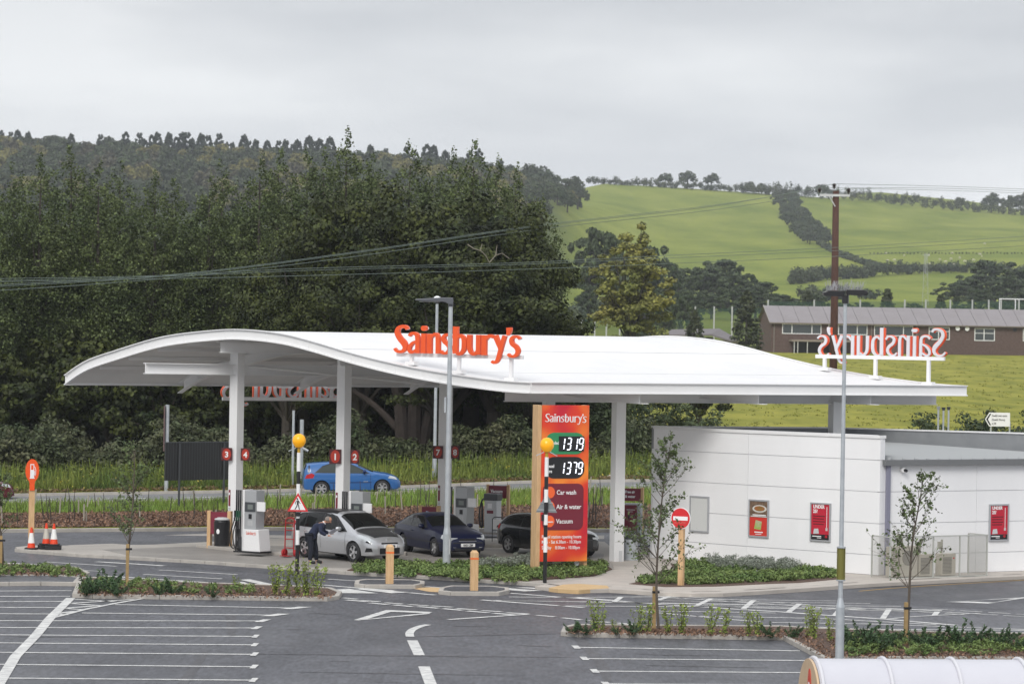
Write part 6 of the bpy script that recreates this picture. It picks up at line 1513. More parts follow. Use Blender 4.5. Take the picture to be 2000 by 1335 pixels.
# bracken bank and brambles (continuous masses)
def band(x0, x1, step, Yf, hz, per, rr, seed, m, name, ls, kind='stuff', dens=1):
    r = np.random.default_rng(seed); cs = []
    for x in np.arange(x0, x1, step):
        for k in range(dens):
            Y = Yf(x)+r.uniform(-1.6, 1.6); X = (x+r.uniform(-8, 8)-1000)/F*Y; h = hz(x)*r.uniform(.6, 1.15)
            for q in (.25, .65, 1.): cs.append((X+r.uniform(-.4, .4), Y, terrain_z(X, Y)+h*q, rr*r.uniform(.7, 1.2), rr*.5))
    o = leaf_object(name, clumps(cs, per, r, .35), ls, m, seed, None, .45, up=.5); return struct(o, kind)
band(-120, 1290, 7, lambda x: itp(x, YN)+ROADW+8.6, lambda x: (1.7 if x < 700 else 1.5)*(.75+.35*math.sin(x*.021)+.2*math.sin(x*.057+1)), 50, .6, 51, BRAK, 'bracken', .2, dens=4)
band(1150, 1420, 7, lambda x: itp(x, YN)+ROADW+12, lambda x: 3.3-abs(x-1235)*.010, 46, .6, 52, MIDG, 'bramble', .2, dens=2)
band(1790, 2250, 8, lambda x: 178, lambda x: 1.3+.5*math.sin(x*.05), 40, .5, 53, MIDG, 'bramble', .2, dens=2)
r = np.random.default_rng(61); P = []
for _ in range(30000):
    x = r.uniform(-150, 1700); Y = itp(x, YN)+ROADW+.8+6.6*r.random(); X = (x-1000)/F*Y; P.append((X, Y, terrain_z(X, Y)-.03))
P = np.array(P); P[:, 2] += 0
struct(blade_object('tall_grass', P[:24000], .38, .05, GRS, 1, lean=.3), 'stuff'); struct(blade_object('tall_weeds', P[24000:], .72, .06, GRS, 3, lean=.14), 'stuff')
rw = np.random.default_rng(64); cs = []
for _ in range(900):
    x = rw.uniform(-150, 1500); q_ = rw.random(); Y = itp(x, YN)+ROADW+.8+7.5*q_; X = (x-1000)/F*Y; hh_ = (.15+.5*q_)*rw.uniform(.5, 1.3); cs.append((X, Y, terrain_z(X, Y)+hh_*.55, .22+.3*rw.random(), hh_*.55))
struct(leaf_object('broadleaf_weeds', clumps(cs, 42, rw, .3), .15, foliage('weed_leaves', (.05, .085, .018), .5, 1.7, c2=(.16, .19, .04), ns=.7), 65, None, .6, up=.5), 'stuff')
fl = []
for _ in range(350):
    x = rw.uniform(-150, 1500); Y = itp(x, YN)+ROADW+.6+5*rw.random()**1.5; X = (x-1000)/F*Y; fl.append((X, Y, terrain_z(X, Y)+rw.uniform(.15, .7)))
struct(leaf_object('yellow_flowers', fl, .09, mat('flower_yellow', (.40, .33, .04), .6), 66), 'stuff')
cs = []
for _ in range(700):
    x = rw.uniform(-150, 1500); Y = itp(x, YN)+ROADW+.5+.9*rw.random(); X = (x-1000)/F*Y; cs.append((X, Y, terrain_z(X, Y)+.08, .3, .09))
struct(leaf_object('dry_stems', clumps(cs, 14, rw, .3), .14, mat('dry', (.16, .11, .05), .8, island=(.5, 1.5)), 67, None, .3), 'stuff')
cs = []
for _ in range(1300):
    x = rw.uniform(1120, 2150); Y = 186+300*rw.random()**1.3; X = (x-1000)/F*Y; cs.append((X, Y, terrain_z(X, Y)+.05, .5*rw.uniform(.5, 1.8), .07))
struct(leaf_object('meadow_tufts', clumps(cs, 12, rw, .1), .16, mat('tuft', (.20, .21, .035), .8, island=(.6, 1.5)), 68, None, .4), 'stuff')
P = []
for _ in range(16000):
    x = r.uniform(-150, 1700); yb, yn = itp(x, YBED), itp(x, YN); Y = yn-.3-(yn-yb)*.42*r.random(); X = (x-1000)/F*Y; P.append((X, Y, terrain_z(X, Y)-.02))
struct(blade_object('verge_grass', P, .30, .05, GRS2, 2, lean=.35), 'stuff')
# sapling whips planted in the mulch bed
r = np.random.default_rng(62)
whip = MB().tube([(0, 0, 0), (.02, 0, .35), (.0, .01, .75)], [.022, .018, .010], 5).build('tree_whip', mat('whip_dark', (.05, .04, .035), .8)); w2 = MB().cyl((0, 0, 0), (.02, 0, .62), .03, n=6).build('tree_whip', mat('whip_pale', (.33, .30, .25), .8))
tag(whip, 'thin bare planted whip in the mulch bank', 'sapling', 'bare whips in the mulch bank'); tag(w2, 'pale tree shelter tube in the mulch bank', 'sapling', 'pale whips in the mulch bank')
fst = [True, True]
for i in range(120):
    x = r.uniform(10, 1010) if i < 100 else r.uniform(1150, 1200); yb, yn = itp(x, YBED), itp(x, YN); Y = yb+(yn-yb)*r.uniform(.08, .85); X = (x-1000)/F*Y
    k = 1 if i % 4 == 0 else 0; src = w2 if k else whip
    o = src if fst[k] else src.copy()
    if not fst[k]: COL.objects.link(o)
    fst[k] = False; s = r.uniform(.7, 1.5); o.location = (X, Y, terrain_z(X, Y)); o.scale = (1, 1, s); o.rotation_euler = (r.uniform(-.12, .12), r.uniform(-.12, .12), r.uniform(0, 6))
# bark chips scattered on beds
def chips(polys, n, z, seed, sz=.07):
    r = np.random.default_rng(seed); P = []
    for pl in polys:
        Q = [G(*q, z) for q in pl]; xs = [v.x for v in Q]; ys = [v.y for v in Q]
        def inside(x, y):
            c = False
            for i in range(len(Q)):
                a, b = Q[i], Q[i-1]
                if (a.y > y) != (b.y > y) and x < (b.x-a.x)*(y-a.y)/(b.y-a.y)+a.x: c = not c
            return c
        k = 0
        while k < n:
            x, y = r.uniform(min(xs), max(xs)), r.uniform(min(ys), max(ys))
            if inside(x, y): P.append((x, y, z+.02+r.random()*.05)); k += 1
    return P
PL_L = [(150, 1164), (640, 1171), (655, 1164), (640, 1156), (300, 1143), (165, 1136)]; PL_W = [(-100, 1125), (165, 1127), (168, 1122), (145, 1115), (-20, 1107), (-100, 1104)]
PL_R1 = [(1105, 1238), (1530, 1246), (1600, 1236), (1530, 1231), (1120, 1229)]; PL_R2 = [(1545, 1249), (1612, 1288), (2150, 1288), (2150, 1248), (1900, 1245), (1610, 1236)]
P = chips([PL_L], 2600, .10, 5)+chips([PL_W], 900, .10, 6)+chips([PL_R1], 2600, .10, 7)+chips([PL_R2], 4200, .10, 8)
struct(leaf_object('bark_chips', P, .085, CHIP, 9, None, .4, up=.6), 'stuff')
r = np.random.default_rng(63); P = []
for _ in range(22000):
    x = r.uniform(-100, 1400); yb, yn = itp(x, YBED), itp(x, YN); Y = yb+.1+(yn-yb)*.56*r.random(); X = (x-1000)/F*Y; P.append((X, Y, terrain_z(X, Y)+.05+.05*r.random()))
struct(leaf_object('bark_chips', P, .12, CHIP, 10, None, .45, up=.4), 'stuff')
# low juniper ground cover in beds
def cover(poly, n, z, h, seed, m, name, ls=.07, per=34, rr=.2):
    r = np.random.default_rng(seed); P0 = chips([poly], n, z, seed); cs = [(a, b, z+h*r.uniform(.15, 1.), rr*r.uniform(.6, 1.2), rr*.55) for a, b, _ in P0]
    return struct(leaf_object(name, clumps(cs, per, r, .3), ls, m, seed, None, .4, up=.45), 'stuff')
TB = [(682, 1116), (720, 1105), (800, 1104), (1030, 1103), (1060, 1108), (1170, 1104), (1194, 1112), (1158, 1125), (1060, 1132), (1010, 1136), (930, 1132), (840, 1126), (757, 1122)]
cover(TB, 760, KZ, .20, 71, JUN, 'juniper_cover', .095, 60)
cover([(930, 1108), (1040, 1104), (1120, 1103), (1110, 1112), (1040, 1116), (940, 1118)], 170, KZ, .42, 72, SILV, 'silver_cover', .06, 60, .17)
RBD = [(1236, 1139), (1300, 1142), (1400, 1141), (1500, 1136), (1560, 1134), (1630, 1128), (1640, 1122), (1590, 1116), (1330, 1098), (1325, 1118)]
cover(RBD, 820, KZ, .20, 73, JUN, 'juniper_cover', .095, 60)
cover([(1375, 1104), (1560, 1114), (1560, 1122), (1480, 1124), (1400, 1118)], 260, KZ, .44, 74, SILV, 'silver_cover', .06, 60, .17)
cover([(155, 1160), (250, 1161), (330, 1161), (420, 1163), (520, 1164), (500, 1158), (350, 1148), (170, 1138)], 130, .1, .26, 75, JUN, 'juniper_cover', .075, 50, .16)
cover(PL_W, 170, .1, .26, 76, JUN, 'juniper_cover', .075, 50, .15)
cover([(1630, 1283), (2150, 1278), (2150, 1256), (1900, 1254), (1660, 1250)], 230, .1, .22, 77, JUN, 'juniper_cover', .075, 60, .16)
# upright shrubs, each a thing of its own
def shrub(seed, h, n, m, ls, stems=5, spread=.16, nm='leafy_shrub', lab='x'):
    r = np.random.default_rng(seed); t = thing(nm, lab, 'shrub'); mb = MB(); P = []
    for k in range(stems):
        a = r.random()*6.28; d = spread*r.uniform(.2, 1); hh = h*r.uniform(.65, 1)
        pts = [(0, 0, 0), (d*.5*math.cos(a), d*.5*math.sin(a), hh*.45), (d*math.cos(a)*1.1, d*math.sin(a)*1.1, hh)]
        c_ = catmull(pts, 5); mb.tube(c_, np.linspace(.012, .004, len(c_)), 4)
        for q in range(n//stems):
            f = r.uniform(.12, 1); b_ = c_[min(len(c_)-1, int(f*len(c_)))]; P.append((b_[0]+r.normal()*.05, b_[1]+r.normal()*.05, b_[2]+r.normal()*.03))
    mb.build('stem', BARKL, t); leaf_object('foliage', P, ls, m, seed, t, .5, up=.1); return t
lime = Pool([shrub(81, 1.05, 420, LIME, .08, 7, .32), shrub(82, 1.0, 330, LIME, .08, 5, .26), shrub(83, .9, 260, LIME, .075, 4, .34)])
for i, (x, y, s, pl) in enumerate(((538, 1160, .85, 'left'), (558, 1162, .98, 'left'), (582, 1160, .8, 'left'), (598, 1163, 1.0, 'left'), (618, 1164, .95, 'left'), (465, 1158, .62, 'left'), (1163, 1232, .78, 'r'), (1175, 1233, .55, 'r'), (1201, 1234, .42, 'r'), (1248, 1235, .7, 'r'), (1264, 1236, .8, 'r'), (1307, 1236, .85, 'r'), (1331, 1238, .78, 'r'), (1388, 1240, .82, 'r'), (1413, 1240, .84, 'r'), (1463, 1241, .62, 'r'), (1480, 1242, .7, 'r'), (1577, 1244, .85, 'r'), (1590, 1246, .8, 'r'), (1622, 1250, .62, 'r'))):
    q = G(x, y, .1)
    lb = f'upright yellow-green leafy shrub in the left planter, {ORD[sorted([538,558,582,598,618,465]).index(x)]} of six from the left' if pl == 'left' else f'upright yellow-green leafy shrub in the right planter, {ORD[i-6]} of fourteen from the left'
    lime.put(i, q.x, q.y, .1, s, R.random()*6, lb, 'upright leafy shrubs in the planters')
def jshrub(seed, h):
    t = thing('juniper_shrub', 'x', 'shrub'); r = np.random.default_rng(seed); mb = MB(); P = []
    for k in range(9):
        a = r.random()*6.28; el = r.uniform(.5, 1.35); L_ = h*r.uniform(.6, 1.1); d = np.array([math.cos(a)*math.cos(el), math.sin(a)*math.cos(el), math.sin(el)])
        mb.tube([(0, 0, 0), tuple(d*L_*.95)], [.012, .004], 4)
        for q in range(110): f = r.uniform(.1, 1); P.append(tuple(d*L_*f+r.normal(size=3)*.035*(1.4-f)))
    mb.build('stem', BARKL, t); leaf_object('foliage', P, .075, mat('juniper_dark', (.04, .085, .028), .6, island=(.6, 1.5)), seed, t, .35); return t
jp = Pool([jshrub(91, .62), jshrub(92, .55), jshrub(93, .6)])
JS = [(180, 1160, 1.2), (215, 1156, 1.25), (230, 1162, 1.), (165, 1161, .8), (310, 1161, .7), (338, 1160, .95), (416, 1165, .6), (185, 1118, .01), (1118, 1236, .6), (1145, 1237, .7), (1205, 1238, .4), (1237, 1238, .75), (1505, 1243, .7), (1548, 1246, .7), (1668, 1266, 1.3), (1700, 1272, 1.3), (1680, 1258, 1.1), (1735, 1268, 1.1), (1750, 1262, .9), (1795, 1262, .9), (1820, 1268, 1.2), (1868, 1266, 1.3), (1905, 1262, 1.1), (1945, 1266, 1.), (1960, 1258, .9), (1992, 1270, .8)]
for i, (x, y, s) in enumerate(JS):
    if s < .1: continue
    q = G(x, y, .1); side = 'left' if x < 700 else 'right'
    grp = sorted([a for a in JS if (a[0] < 700) == (x < 700) and a[2] > .1])
    lb = f'spiky dark green juniper in the {side} planter, {ORD[grp.index((x, y, s))]} from the left'
    jp.put(i, q.x, q.y, .1, s, R.random()*6, lb, 'spiky junipers in the planters')
# young staked trees
def sapling(px_, py_, label, path, nbr, dens, seed, ls=.075, zb=.1, top_only=False):
    b = G(px_, py_, zb); Y = b.y; t = thing('young_tree', label, 'tree', tuple(b)); r = np.random.default_rng(seed)
    P = [(0, 0, 0)]+[tuple(AT(x, y, Y)-b) for x, y in path]; c_ = catmull(P, 6)
    H_ = c_[-1][2]; mb = MB(); mb.tube(c_, np.linspace(.042, .008, len(c_)), 7); lv = []
    for k in range(nbr):
        f = r.uniform(.22, .97)**.9; i = int(f*(len(c_)-1)); o = np.array(c_[i]); a = r.uniform(0, 6.28); L_ = (1.25-f)*H_*.30*r.uniform(.5, 1.15)
        d = np.array([math.cos(a), math.sin(a)*.8, .75+.5*f]); d /= np.linalg.norm(d)
        p1 = o+d*L_*.5; p2 = o+d*L_+np.array([0, 0, .12*L_]); mb.tube([tuple(o), tuple(p1), tuple(p2)], [.012, .008, .004], 4)
        for q in range(5):
            d2 = d+r.normal(size=3)*.6; d2 /= np.linalg.norm(d2); s0 = o+(p2-o)*r.uniform(.4, 1); e_ = s0+d2*L_*.35; mb.tube([tuple(s0), tuple(e_)], [.005, .003], 3)
            nl = dens if (not top_only or f > .55 or r.random() < .3) else 1
            for z_ in range(nl): g_ = r.random(); lv.append(tuple(s0+(e_-s0)*g_*1.1+r.normal(size=3)*.035))
        for q in range(dens): g_ = r.uniform(.4, 1.05); lv.append(tuple(o+(p2-o)*g_+r.normal(size=3)*.04))
    mb.build('trunk', BARKL, t); leaf_object('foliage', lv, ls, SAPL, seed, t, .75, jit=.4); return t
sapling(246, 1146, 'young sparse tree in the left planter in front of the forecourt', [(251, 1075), (258, 1000), (262, 930), (264, 875)], 30, 7, 101, .075)
sapling(1286, 1228, 'slender leafy young tree in the right planter in front of the kiosk corner', [(1282, 1140), (1287, 1040), (1297, 940), (1309, 872)], 46, 8, 102, .075)
sapling(1772, 1258, 'sparse young tree in the right planter in front of the equipment cage', [(1776, 1150), (1782, 1060), (1794, 990), (1803, 937)], 30, 6, 103, .08, top_only=False)
sapling(6, 1116, 'young tree at the left edge beside a timber stake', [(4, 1060), (-2, 1010), (0, 960), (-8, 915)], 26, 7, 104, .075)
for px_, py_, h, lb in ((248, 1147, 1.3, 'timber stake against the trunk of the left young tree'), (1277, 1227, 1.12, 'square timber stake left of the slender young tree'), (1768.5, 1258, 1.08, 'square timber stake at the right young tree'), (1, 1117, 1.15, 'timber stake at the left edge of the picture')):
    q = G(px_, py_, .1); m = MB().box(-.042, .042, -.042, .042, 0, h); t = thing('tree_stake', lb, 'stake', tuple(q), rad(12), 'stakes of the young trees'); m.build('stake', STAKE, t)
    MB().box(-.05, .13, -.05, .05, h-.18, h-.12).build('tie', RUBBER, t)
# field trees behind
MB2 = Pool([broad(111, 5, 4.2, 6.2, 5200, MIDG, .55, 60, 'field_tree'), broad(112, 5, 4.4, 6.4, 5200, MIDG, .55, 60, 'field_tree')])
YEL = broad(121, 3.1, 6.6, 7.9, 14000, YELG, .28, 170, 'field_poplar', kx=.34, low=-1)
X, z = basepos(1228, 330); h = AT(1228, 425, 330).z-z; place(YEL, False, X, 330, z, h/15*1.22, 0, 'tall yellow-green poplar standing alone right of the dark trees', None, .82)
DK = broad(131, 5, 4.2, 6., 9000, OAKD, .34, 70, 'field_oak')
X, z = basepos(1362, 196); place(DK, False, X, 196, z, .50, 0, 'dark round bush in the near field behind the kiosk roof', None, .82)
con = []
def conifer(seed, h=8.):
    r = np.random.default_rng(seed); cs = []
    for z in np.arange(.8, h, .5):
        w_ = 2.4*(1-z/h)**.75+.15
        for k in range(5): a = r.random()*6.28; cs.append((w_*.7*math.cos(a), w_*.7*math.sin(a), z, .35*w_+.15, .3))
    t = thing('conifer_tree', 'x', 'tree'); leaf_object('crown', clumps(cs, 46, r, .3), .38, mat('conifer', (.035, .045, .012), .6, island=(.6, 1.5)), seed, t, .6)
    MB().tube([(0, 0, -.4), (0, 0, h*.9)], [.2, .03], 6).build('trunk', BARKM, t); return t
cp_ = Pool([conifer(141), conifer(142)])
for i, (x, ty, Y, sw, lb) in enumerate(((1453, 568, 420, 1.5, 'dark conifer in front of the left gable of the brick building'), (1352, 605, 420, .85, 'small dark conifer behind the low shed'), (1573, 568, 560, 1., 'conifer above the brick roof, left of the wooden pole'), (1728, 565, 560, 1.1, 'conifer above the brick roof, right of the wooden pole'), (1832, 576, 560, .85, 'small green conifer above the right part of the brick roof'))):
    X, z = basepos(x, Y); h = AT(x, ty, Y).z-z; cp_.put(i, X, Y, z, h/8, i*1.3, lb, 'conifers around the brick building', 1)
# middle distance woods, individual trees
mid = [(1155, 435, 640, 1.5), (1190, 450, 640, 1.4), (1262, 465, 650, 1.5), (1142, 550, 600, .8), (1300, 545, 600, 1.2), (1255, 540, 560, 1.), (1325, 572, 560, .7), (1290, 590, 520, .7),
       (1320, 515, 760, 1.4), (1365, 515, 740, 1.5), (1400, 500, 780, 1.7), (1440, 525, 760, 1.4), (1480, 545, 740, 1.2), (1340, 560, 680, 1.), (1385, 570, 690, .9), (1425, 565, 680, 1.), (1470, 560, 700, 1.), (1520, 570, 700, 1.), (1545, 580, 720, .9), (1500, 590, 650, .7), (1350, 590, 600, .6), (1590, 570, 700, .8), (1640, 588, 690, .8), (1680, 585, 700, .8), (1262, 620, 445, .7), (1235, 600, 440, .8),
       (1780, 588, 700, .7), (1870, 590, 690, .8), (1860, 545, 800, 1.2), (1895, 530, 820, 1.4), (1935, 502, 840, 1.7), (1965, 535, 810, 1.4), (1990, 520, 830, 1.4), (2030, 500, 830, 1.6), (1910, 560, 760, 1.), (1960, 575, 740, 1.), (1990, 560, 760, 1.1), (1240, 500, 700, 1.4), (1215, 520, 700, 1.2), (1130, 600, 600, .7)]
mid.sort()
for i, (x, ty, Y, s) in enumerate(mid):
    X, z = basepos(x, Y); h = AT(x, ty, Y).z-z; h = max(h, 2.5); sc = s*.62*(Y/600); MB2.put(i, X, Y, z-.3, sc, R.random()*6.28, 'round green tree in the valley below the hill fields', 'valley trees below the hill', h/(10.6*sc))
# far trees on hills
def far_tree(seed, m, kind, name):
    r = np.random.default_rng(seed); cs = []
    if kind == 'pine':
        for k in range(60): f = r.random()**1.2; w_ = 3.1*(1-f)**.42+.2; a = r.random()*6.28; cs.append((w_*.65*math.cos(a), w_*.65*math.sin(a), 2.5+f*10, .4+.9*(1-f), .7))
        P = clumps(cs, 24, r, .3)
    else:
        for k in range(34):
            d = r.normal(size=3); d /= np.linalg.norm(d); d[2] = abs(d[2])*1.0-.25; f = r.uniform(.5, 1); cs.append((d[0]*4.4*f, d[1]*4.4*f, 5.5+d[2]*4.8*f, 1.5, 1.1))
        P = clumps(cs, 34, r, .4)
    t = thing(name, 'x', 'tree'); leaf_object('crown', P, .85, m, seed, t, .8); MB().tube([(0, 0, -1.), (0, 0, 4), (0, 0, 9)], [.4, .3, .1], 6).build('trunk', BARKM, t); return t
fp = {'g': Pool([far_tree(151, FARG, 'b', 'woodland_tree'), far_tree(152, FARG, 'b', 'woodland_tree'), far_tree(153, MIDG, 'b', 'woodland_tree')]), 'p': Pool([far_tree(154, FARP, 'pine', 'pine_tree'), far_tree(155, FARP, 'pine', 'pine_tree')]), 'y': Pool([far_tree(156, FARY, 'b', 'autumn_tree')]), 'b': Pool([far_tree(157, FARB, 'b', 'brown_tree')])}
LB_ = {'g': 'green tree in the far wood on the left hill', 'p': 'dark pine on the skyline of the left hill', 'y': 'yellowing tree in the far wood on the left hill', 'b': 'brown tree in the far wood on the left hill'}
r = np.random.default_rng(77); n_ = 0
rowsY = [(1490, 0), (1455, 1), (1400, 1), (1340, 1), (1270, 1), (1190, 1), (1110, 1)]
for j, (Y, kd) in enumerate(rowsY):
    x = -60+r.uniform(0, 20)
    while x < 1125-(j*12 if j > 2 else 0):
        k = ('p' if (r.random() < (.8 if 260 < x < 640 else .25)) else ('y' if r.random() < .15 else 'g')) if kd == 0 else r.choice(['g', 'g', 'g', 'y', 'y', 'b', 'g', 'g'])
        Yj = Y+r.uniform(-18, 18); X, z = basepos(x, Yj); s = (r.uniform(.85, 1.25) if kd else r.uniform(.8, 1.2))*(1.0 if x < 1000 else .8)
        fp[k].put(n_, X, Yj, z-3.2*s, s, r.random()*6.28, LB_[k], 'woodland on the left hill'); n_ += 1
        x += (10.5 if kd == 0 else 26)*r.uniform(.6, 1.4)
for x, y, s in ((1105, 345, 1.25), (1085, 365, 1.1), (1060, 330, 1.1), (1035, 320, 1.), (1120, 362, 1.0), (1070, 390, 1.1), (1095, 400, 1.), (1045, 370, 1.1), (1080, 430, 1.), (1060, 440, 1.), (1030, 400, 1.1), (1020, 350, 1.1), (1100, 425, .8), (1050, 470, 1.)):
    Yj = 1480-(y-345)*3.2; X, z = basepos(x, Yj); h = AT(x, y-16 if y < 400 else y-10, Yj).z-z; fp['g'].put(n_, X, Yj, z-1, max(.8, min(h/11, 2.2))*1., r.random()*6, LB_['g'], 'woodland on the left hill'); n_ += 1
for x, y, s, lb in ((1290, 330, .95, 'leftmost of three round trees on the hill skyline'), (1334, 325, 1., 'middle of three round trees on the hill skyline'), (1380, 330, .92, 'rightmost of three round trees on the hill skyline'), (1190, 345, .55, 'small tree on the skyline hedge left of the three round trees'), (1454, 348, .7, 'tree in the skyline hedge right of the three round trees'), (1478, 352, .6, 'lower tree beside the skyline hedge above the left hill field'), (1598, 352, .85, 'rounded tree on the skyline behind the pole top'), (1868, 378, .6, 'single bush-like tree standing above the right hedge'), (1928, 368, .95, 'open airy tree on the right skyline'), (1962, 372, .95, 'dense tree on the right skyline beside the airy tree'), (1995, 366, 1.1, 'tall tree at the right edge of the skyline')):
    Yj = 1946; X, z = basepos(x, Yj); h = AT(x, y, Yj).z-z; fp['g'].put(n_, X, Yj, z-.5, max(.3, h/11), r.random()*6, lb, 'skyline trees on the right hill'); n_ += 1
# hedges: each a thing following the hillside
def hedge(pts, wd, hh, label, seed, m=FARG, ls=.8, per=60, step=1.5, bumps=.25, Yf=None):
    r = np.random.default_rng(seed); Q = [TZ(*p) for p in pts] if Yf is None else [Vector((basepos(p[0], Yf)[0], Yf, 0)) for p in pts]; cs = []
    for a, b in zip(Q, Q[1:]):
        n = max(2, int((b-a).length/step))
        for k in range(n):
            p_ = a.lerp(b, k/n); z = terrain_z(p_.x, p_.y)
            for q in range(2):
                hq = hh*(1-bumps+2*bumps*r.random()); cs.append((p_.x+r.uniform(-wd, wd)*.25, p_.y+r.uniform(-wd, wd)*.25, z+hq*r.uniform(.25, .75), min(wd*.35, 1.7), hq*.36))
    o = leaf_object('hedge', clumps(cs, per, r, .35), ls, m, seed); tag(o, label, 'hedge', 'hill hedges'); return o
hedge([(1140, 362), (1250, 369), (1340, 373), (1440, 379), (1500, 380)], 5, 4.5, 'skyline hedge above the left hill field', 201, Yf=1940)
hedge([(1440, 376), (1520, 374), (1600, 380), (1700, 397), (1800, 405), (1900, 410), (2060, 420)], 6, 7, 'thick dark hedge along the top of the right hill field', 202, per=70, Yf=1935)
hp = [(1530, 392), (1545, 415), (1560, 440), (1580, 462), (1600, 478)]; HQ = [TZ(*p) for p in catmull(hp, 4)]; hn_ = len(HQ)
for i, q in enumerate(HQ):
    for k_ in (-1, 1):
        fp['g'].put(n_, q.x+k_*4+R.uniform(-1.5, 1.5), q.y+R.uniform(-3, 3), terrain_z(q.x, q.y)-1.5, R.uniform(.62, .9), R.random()*6, 'round tree in the row running down between the two hill fields', 'row of trees between the hill fields'); n_ += 1
hedge([(1600, 478), (1640, 500), (1690, 518), (1730, 527), (1800, 530), (1880, 532)], 3, 2.1, 'thin hedge curving down to the right across the hill field', 204)
hedge([(1550, 556), (1600, 548), (1700, 541), (1800, 534), (1900, 534), (2050, 545)], 4.5, 4.4, 'dark hedge along the top of the lower bright field', 205, ls=.8)
hedge([(1570, 590), (1650, 583), (1720, 586)], 4, 3.4, 'low hedge at the foot of the lower bright field', 206, ls=.7)
hedge([(1700, 496), (1800, 497), (1900, 496), (2050, 497)], .9, .9, 'thin fence-like hedge line across the sheep field', 207, ls=.5, per=8)
hedge([(1115, 640), (1180, 612), (1330, 605), (1420, 600)], 4, 3., 'hedge in the valley behind the low shed', 208, ls=.6)
# sheep
def sheep():
    t = thing('sheep', 'white sheep grazing in the hill field', 'sheep', (0, 0, 0), 0, 'sheep in the hill field')
    SH = mat('wool', (.62, .58, .47), .9)
    skin_mesh('body', [(0, 0, .62), (.35, 0, .63), (.52, 0, .66), (.72, 0, .50), (.84, 0, .36), (-.35, 0, .62), (-.52, 0, .56)], [(0, 1), (1, 2), (2, 3), (3, 4), (0, 5), (5, 6)], [(.27, .25), (.24, .22), .14, .09, .06, (.25, .23), .1], SH, t, 1)
    for x, y in ((.33, -.13), (.33, .13), (-.33, -.13), (-.33, .13)): MB().tube([(x, y, .5), (x+.02, y, .25), (x, y, 0)], [.06, .04, .035], 6).build('leg', SH, t)
    return t
sh = sheep(); first = True
for x, y in ((810, 552), (935, 570), (1105, 565), (820, 602), (870, 598), (1265, 552), (1255, 590), (1220, 610), (1410, 600), (1455, 560), (1487, 485), (1110, 628), (1275, 630), (1385, 645), (1315, 583), (1467, 575), (1180, 597), (1350, 610)):
    q = TZ(1500+x/3.514, 340+y/3.514); o = sh if first else copy_tree(sh); first = False; o.location = q; o.rotation_euler = (0, 0, random.uniform(0, 6.28))
# ------------------------------------------------------------------ brick building, shed, pole, wires
Yb = 500.; s5 = F/Yb
P0 = AT(1506, 694, Yb); zb5 = P0.z-.1
bt = thing('brick_building', 'long two-storey brown brick building with pale sloping roof behind the field', 'building', (P0.x, P0.y, zb5), rad(7))
L5 = 52.; EH = (694-628)/s5; RH = (694-598)/s5+.25; DP = 9.
fxp = lambda px_: (px_-1506)/s5
fzp = lambda px_, py_: (694+(.016)*(px_-1506)*.62-py_)/s5
MB().box(0, L5, 0, DP, -1.5, EH).build('wall', BRICK, bt)
MB().add([(-.001, 0, EH), (-.001, DP, EH), (-.001, DP/2, RH-.12), (.25, 0, EH), (.25, DP, EH), (.25, DP/2, RH-.12)], [(0, 2, 1), (3, 4, 5), (0, 3, 5, 2), (1, 2, 5, 4), (0, 1, 4, 3)]).build('gable_wall', BRICK, bt)
m = MB(); ov = .5; nseg = 24
for i in range(nseg):
    x0, x1 = -.35+(L5+.35)*i/nseg, -.35+(L5+.35)*(i+1)/nseg-.05
    m.add([(x0, -ov, EH+.02), (x1, -ov, EH+.02), (x1, DP/2, RH), (x0, DP/2, RH), (x0, -ov, EH-.10), (x1, -ov, EH-.10), (x1, DP/2, RH-.12), (x0, DP/2, RH-.12)], [(0, 1, 2, 3), (7, 6, 5, 4), (0, 4, 5, 1), (0, 3, 7, 4), (1, 5, 6, 2)])
m.add([(-.35, DP+ov, EH+.02), (L5, DP+ov, EH+.02), (L5, DP/2, RH), (-.35, DP/2, RH)], [(0, 3, 2, 1)])
m.build('roof', FIBRE, bt)
MB().box(-.35, L5, -ov-.12, -ov, EH-.16, EH-.0).build('gutter', mat('fascia', (.18, .15, .12), .7), bt)
m = MB(); m.add([(-.42, -ov, EH-.05), (-.42, -ov, EH+.12), (-.42, DP/2, RH+.10), (-.42, DP/2, RH-.08), (-.35, -ov, EH-.05), (-.35, -ov, EH+.12), (-.35, DP/2, RH+.10), (-.35, DP/2, RH-.08)], [(0, 3, 2, 1), (4, 5, 6, 7), (0, 1, 5, 4), (1, 2, 6, 5), (0, 4, 7, 3)]); m.build('bargeboard', mat('barge', (.34, .32, .30), .7), bt)
WG = mat('window_glass', (.035, .045, .045), .12, spec=.7)
def win5(x0, x1, y0, y1, bars, hb=()):
    a, b = fxp(x0), fxp(x1); z0 = fzp(x0, y1); z1 = fzp(x0, y0)
    w_ = MB(); f_ = .11
    w_.box(a, b, -.08, .02, z0, z0+f_).box(a, b, -.08, .02, z1-f_, z1).box(a, a+f_, -.079, .02, z0+f_, z1-f_).box(b-f_, b, -.079, .02, z0+f_, z1-f_)
    for k in bars: x = a+(b-a)*k; w_.box(x-.06, x+.06, -.075, .02, z0+f_, z1-f_)
    for k in hb: z = z0+(z1-z0)*k; w_.box(a+f_, b-f_, -.07, .02, z-.04, z+.04)
    fr = w_.build('window', WPLAIN, bt); MB().box(a+f_*.5, b-f_*.5, -.035, -.002, z0+f_*.5, z1-f_*.5).build('pane', WG, fr)
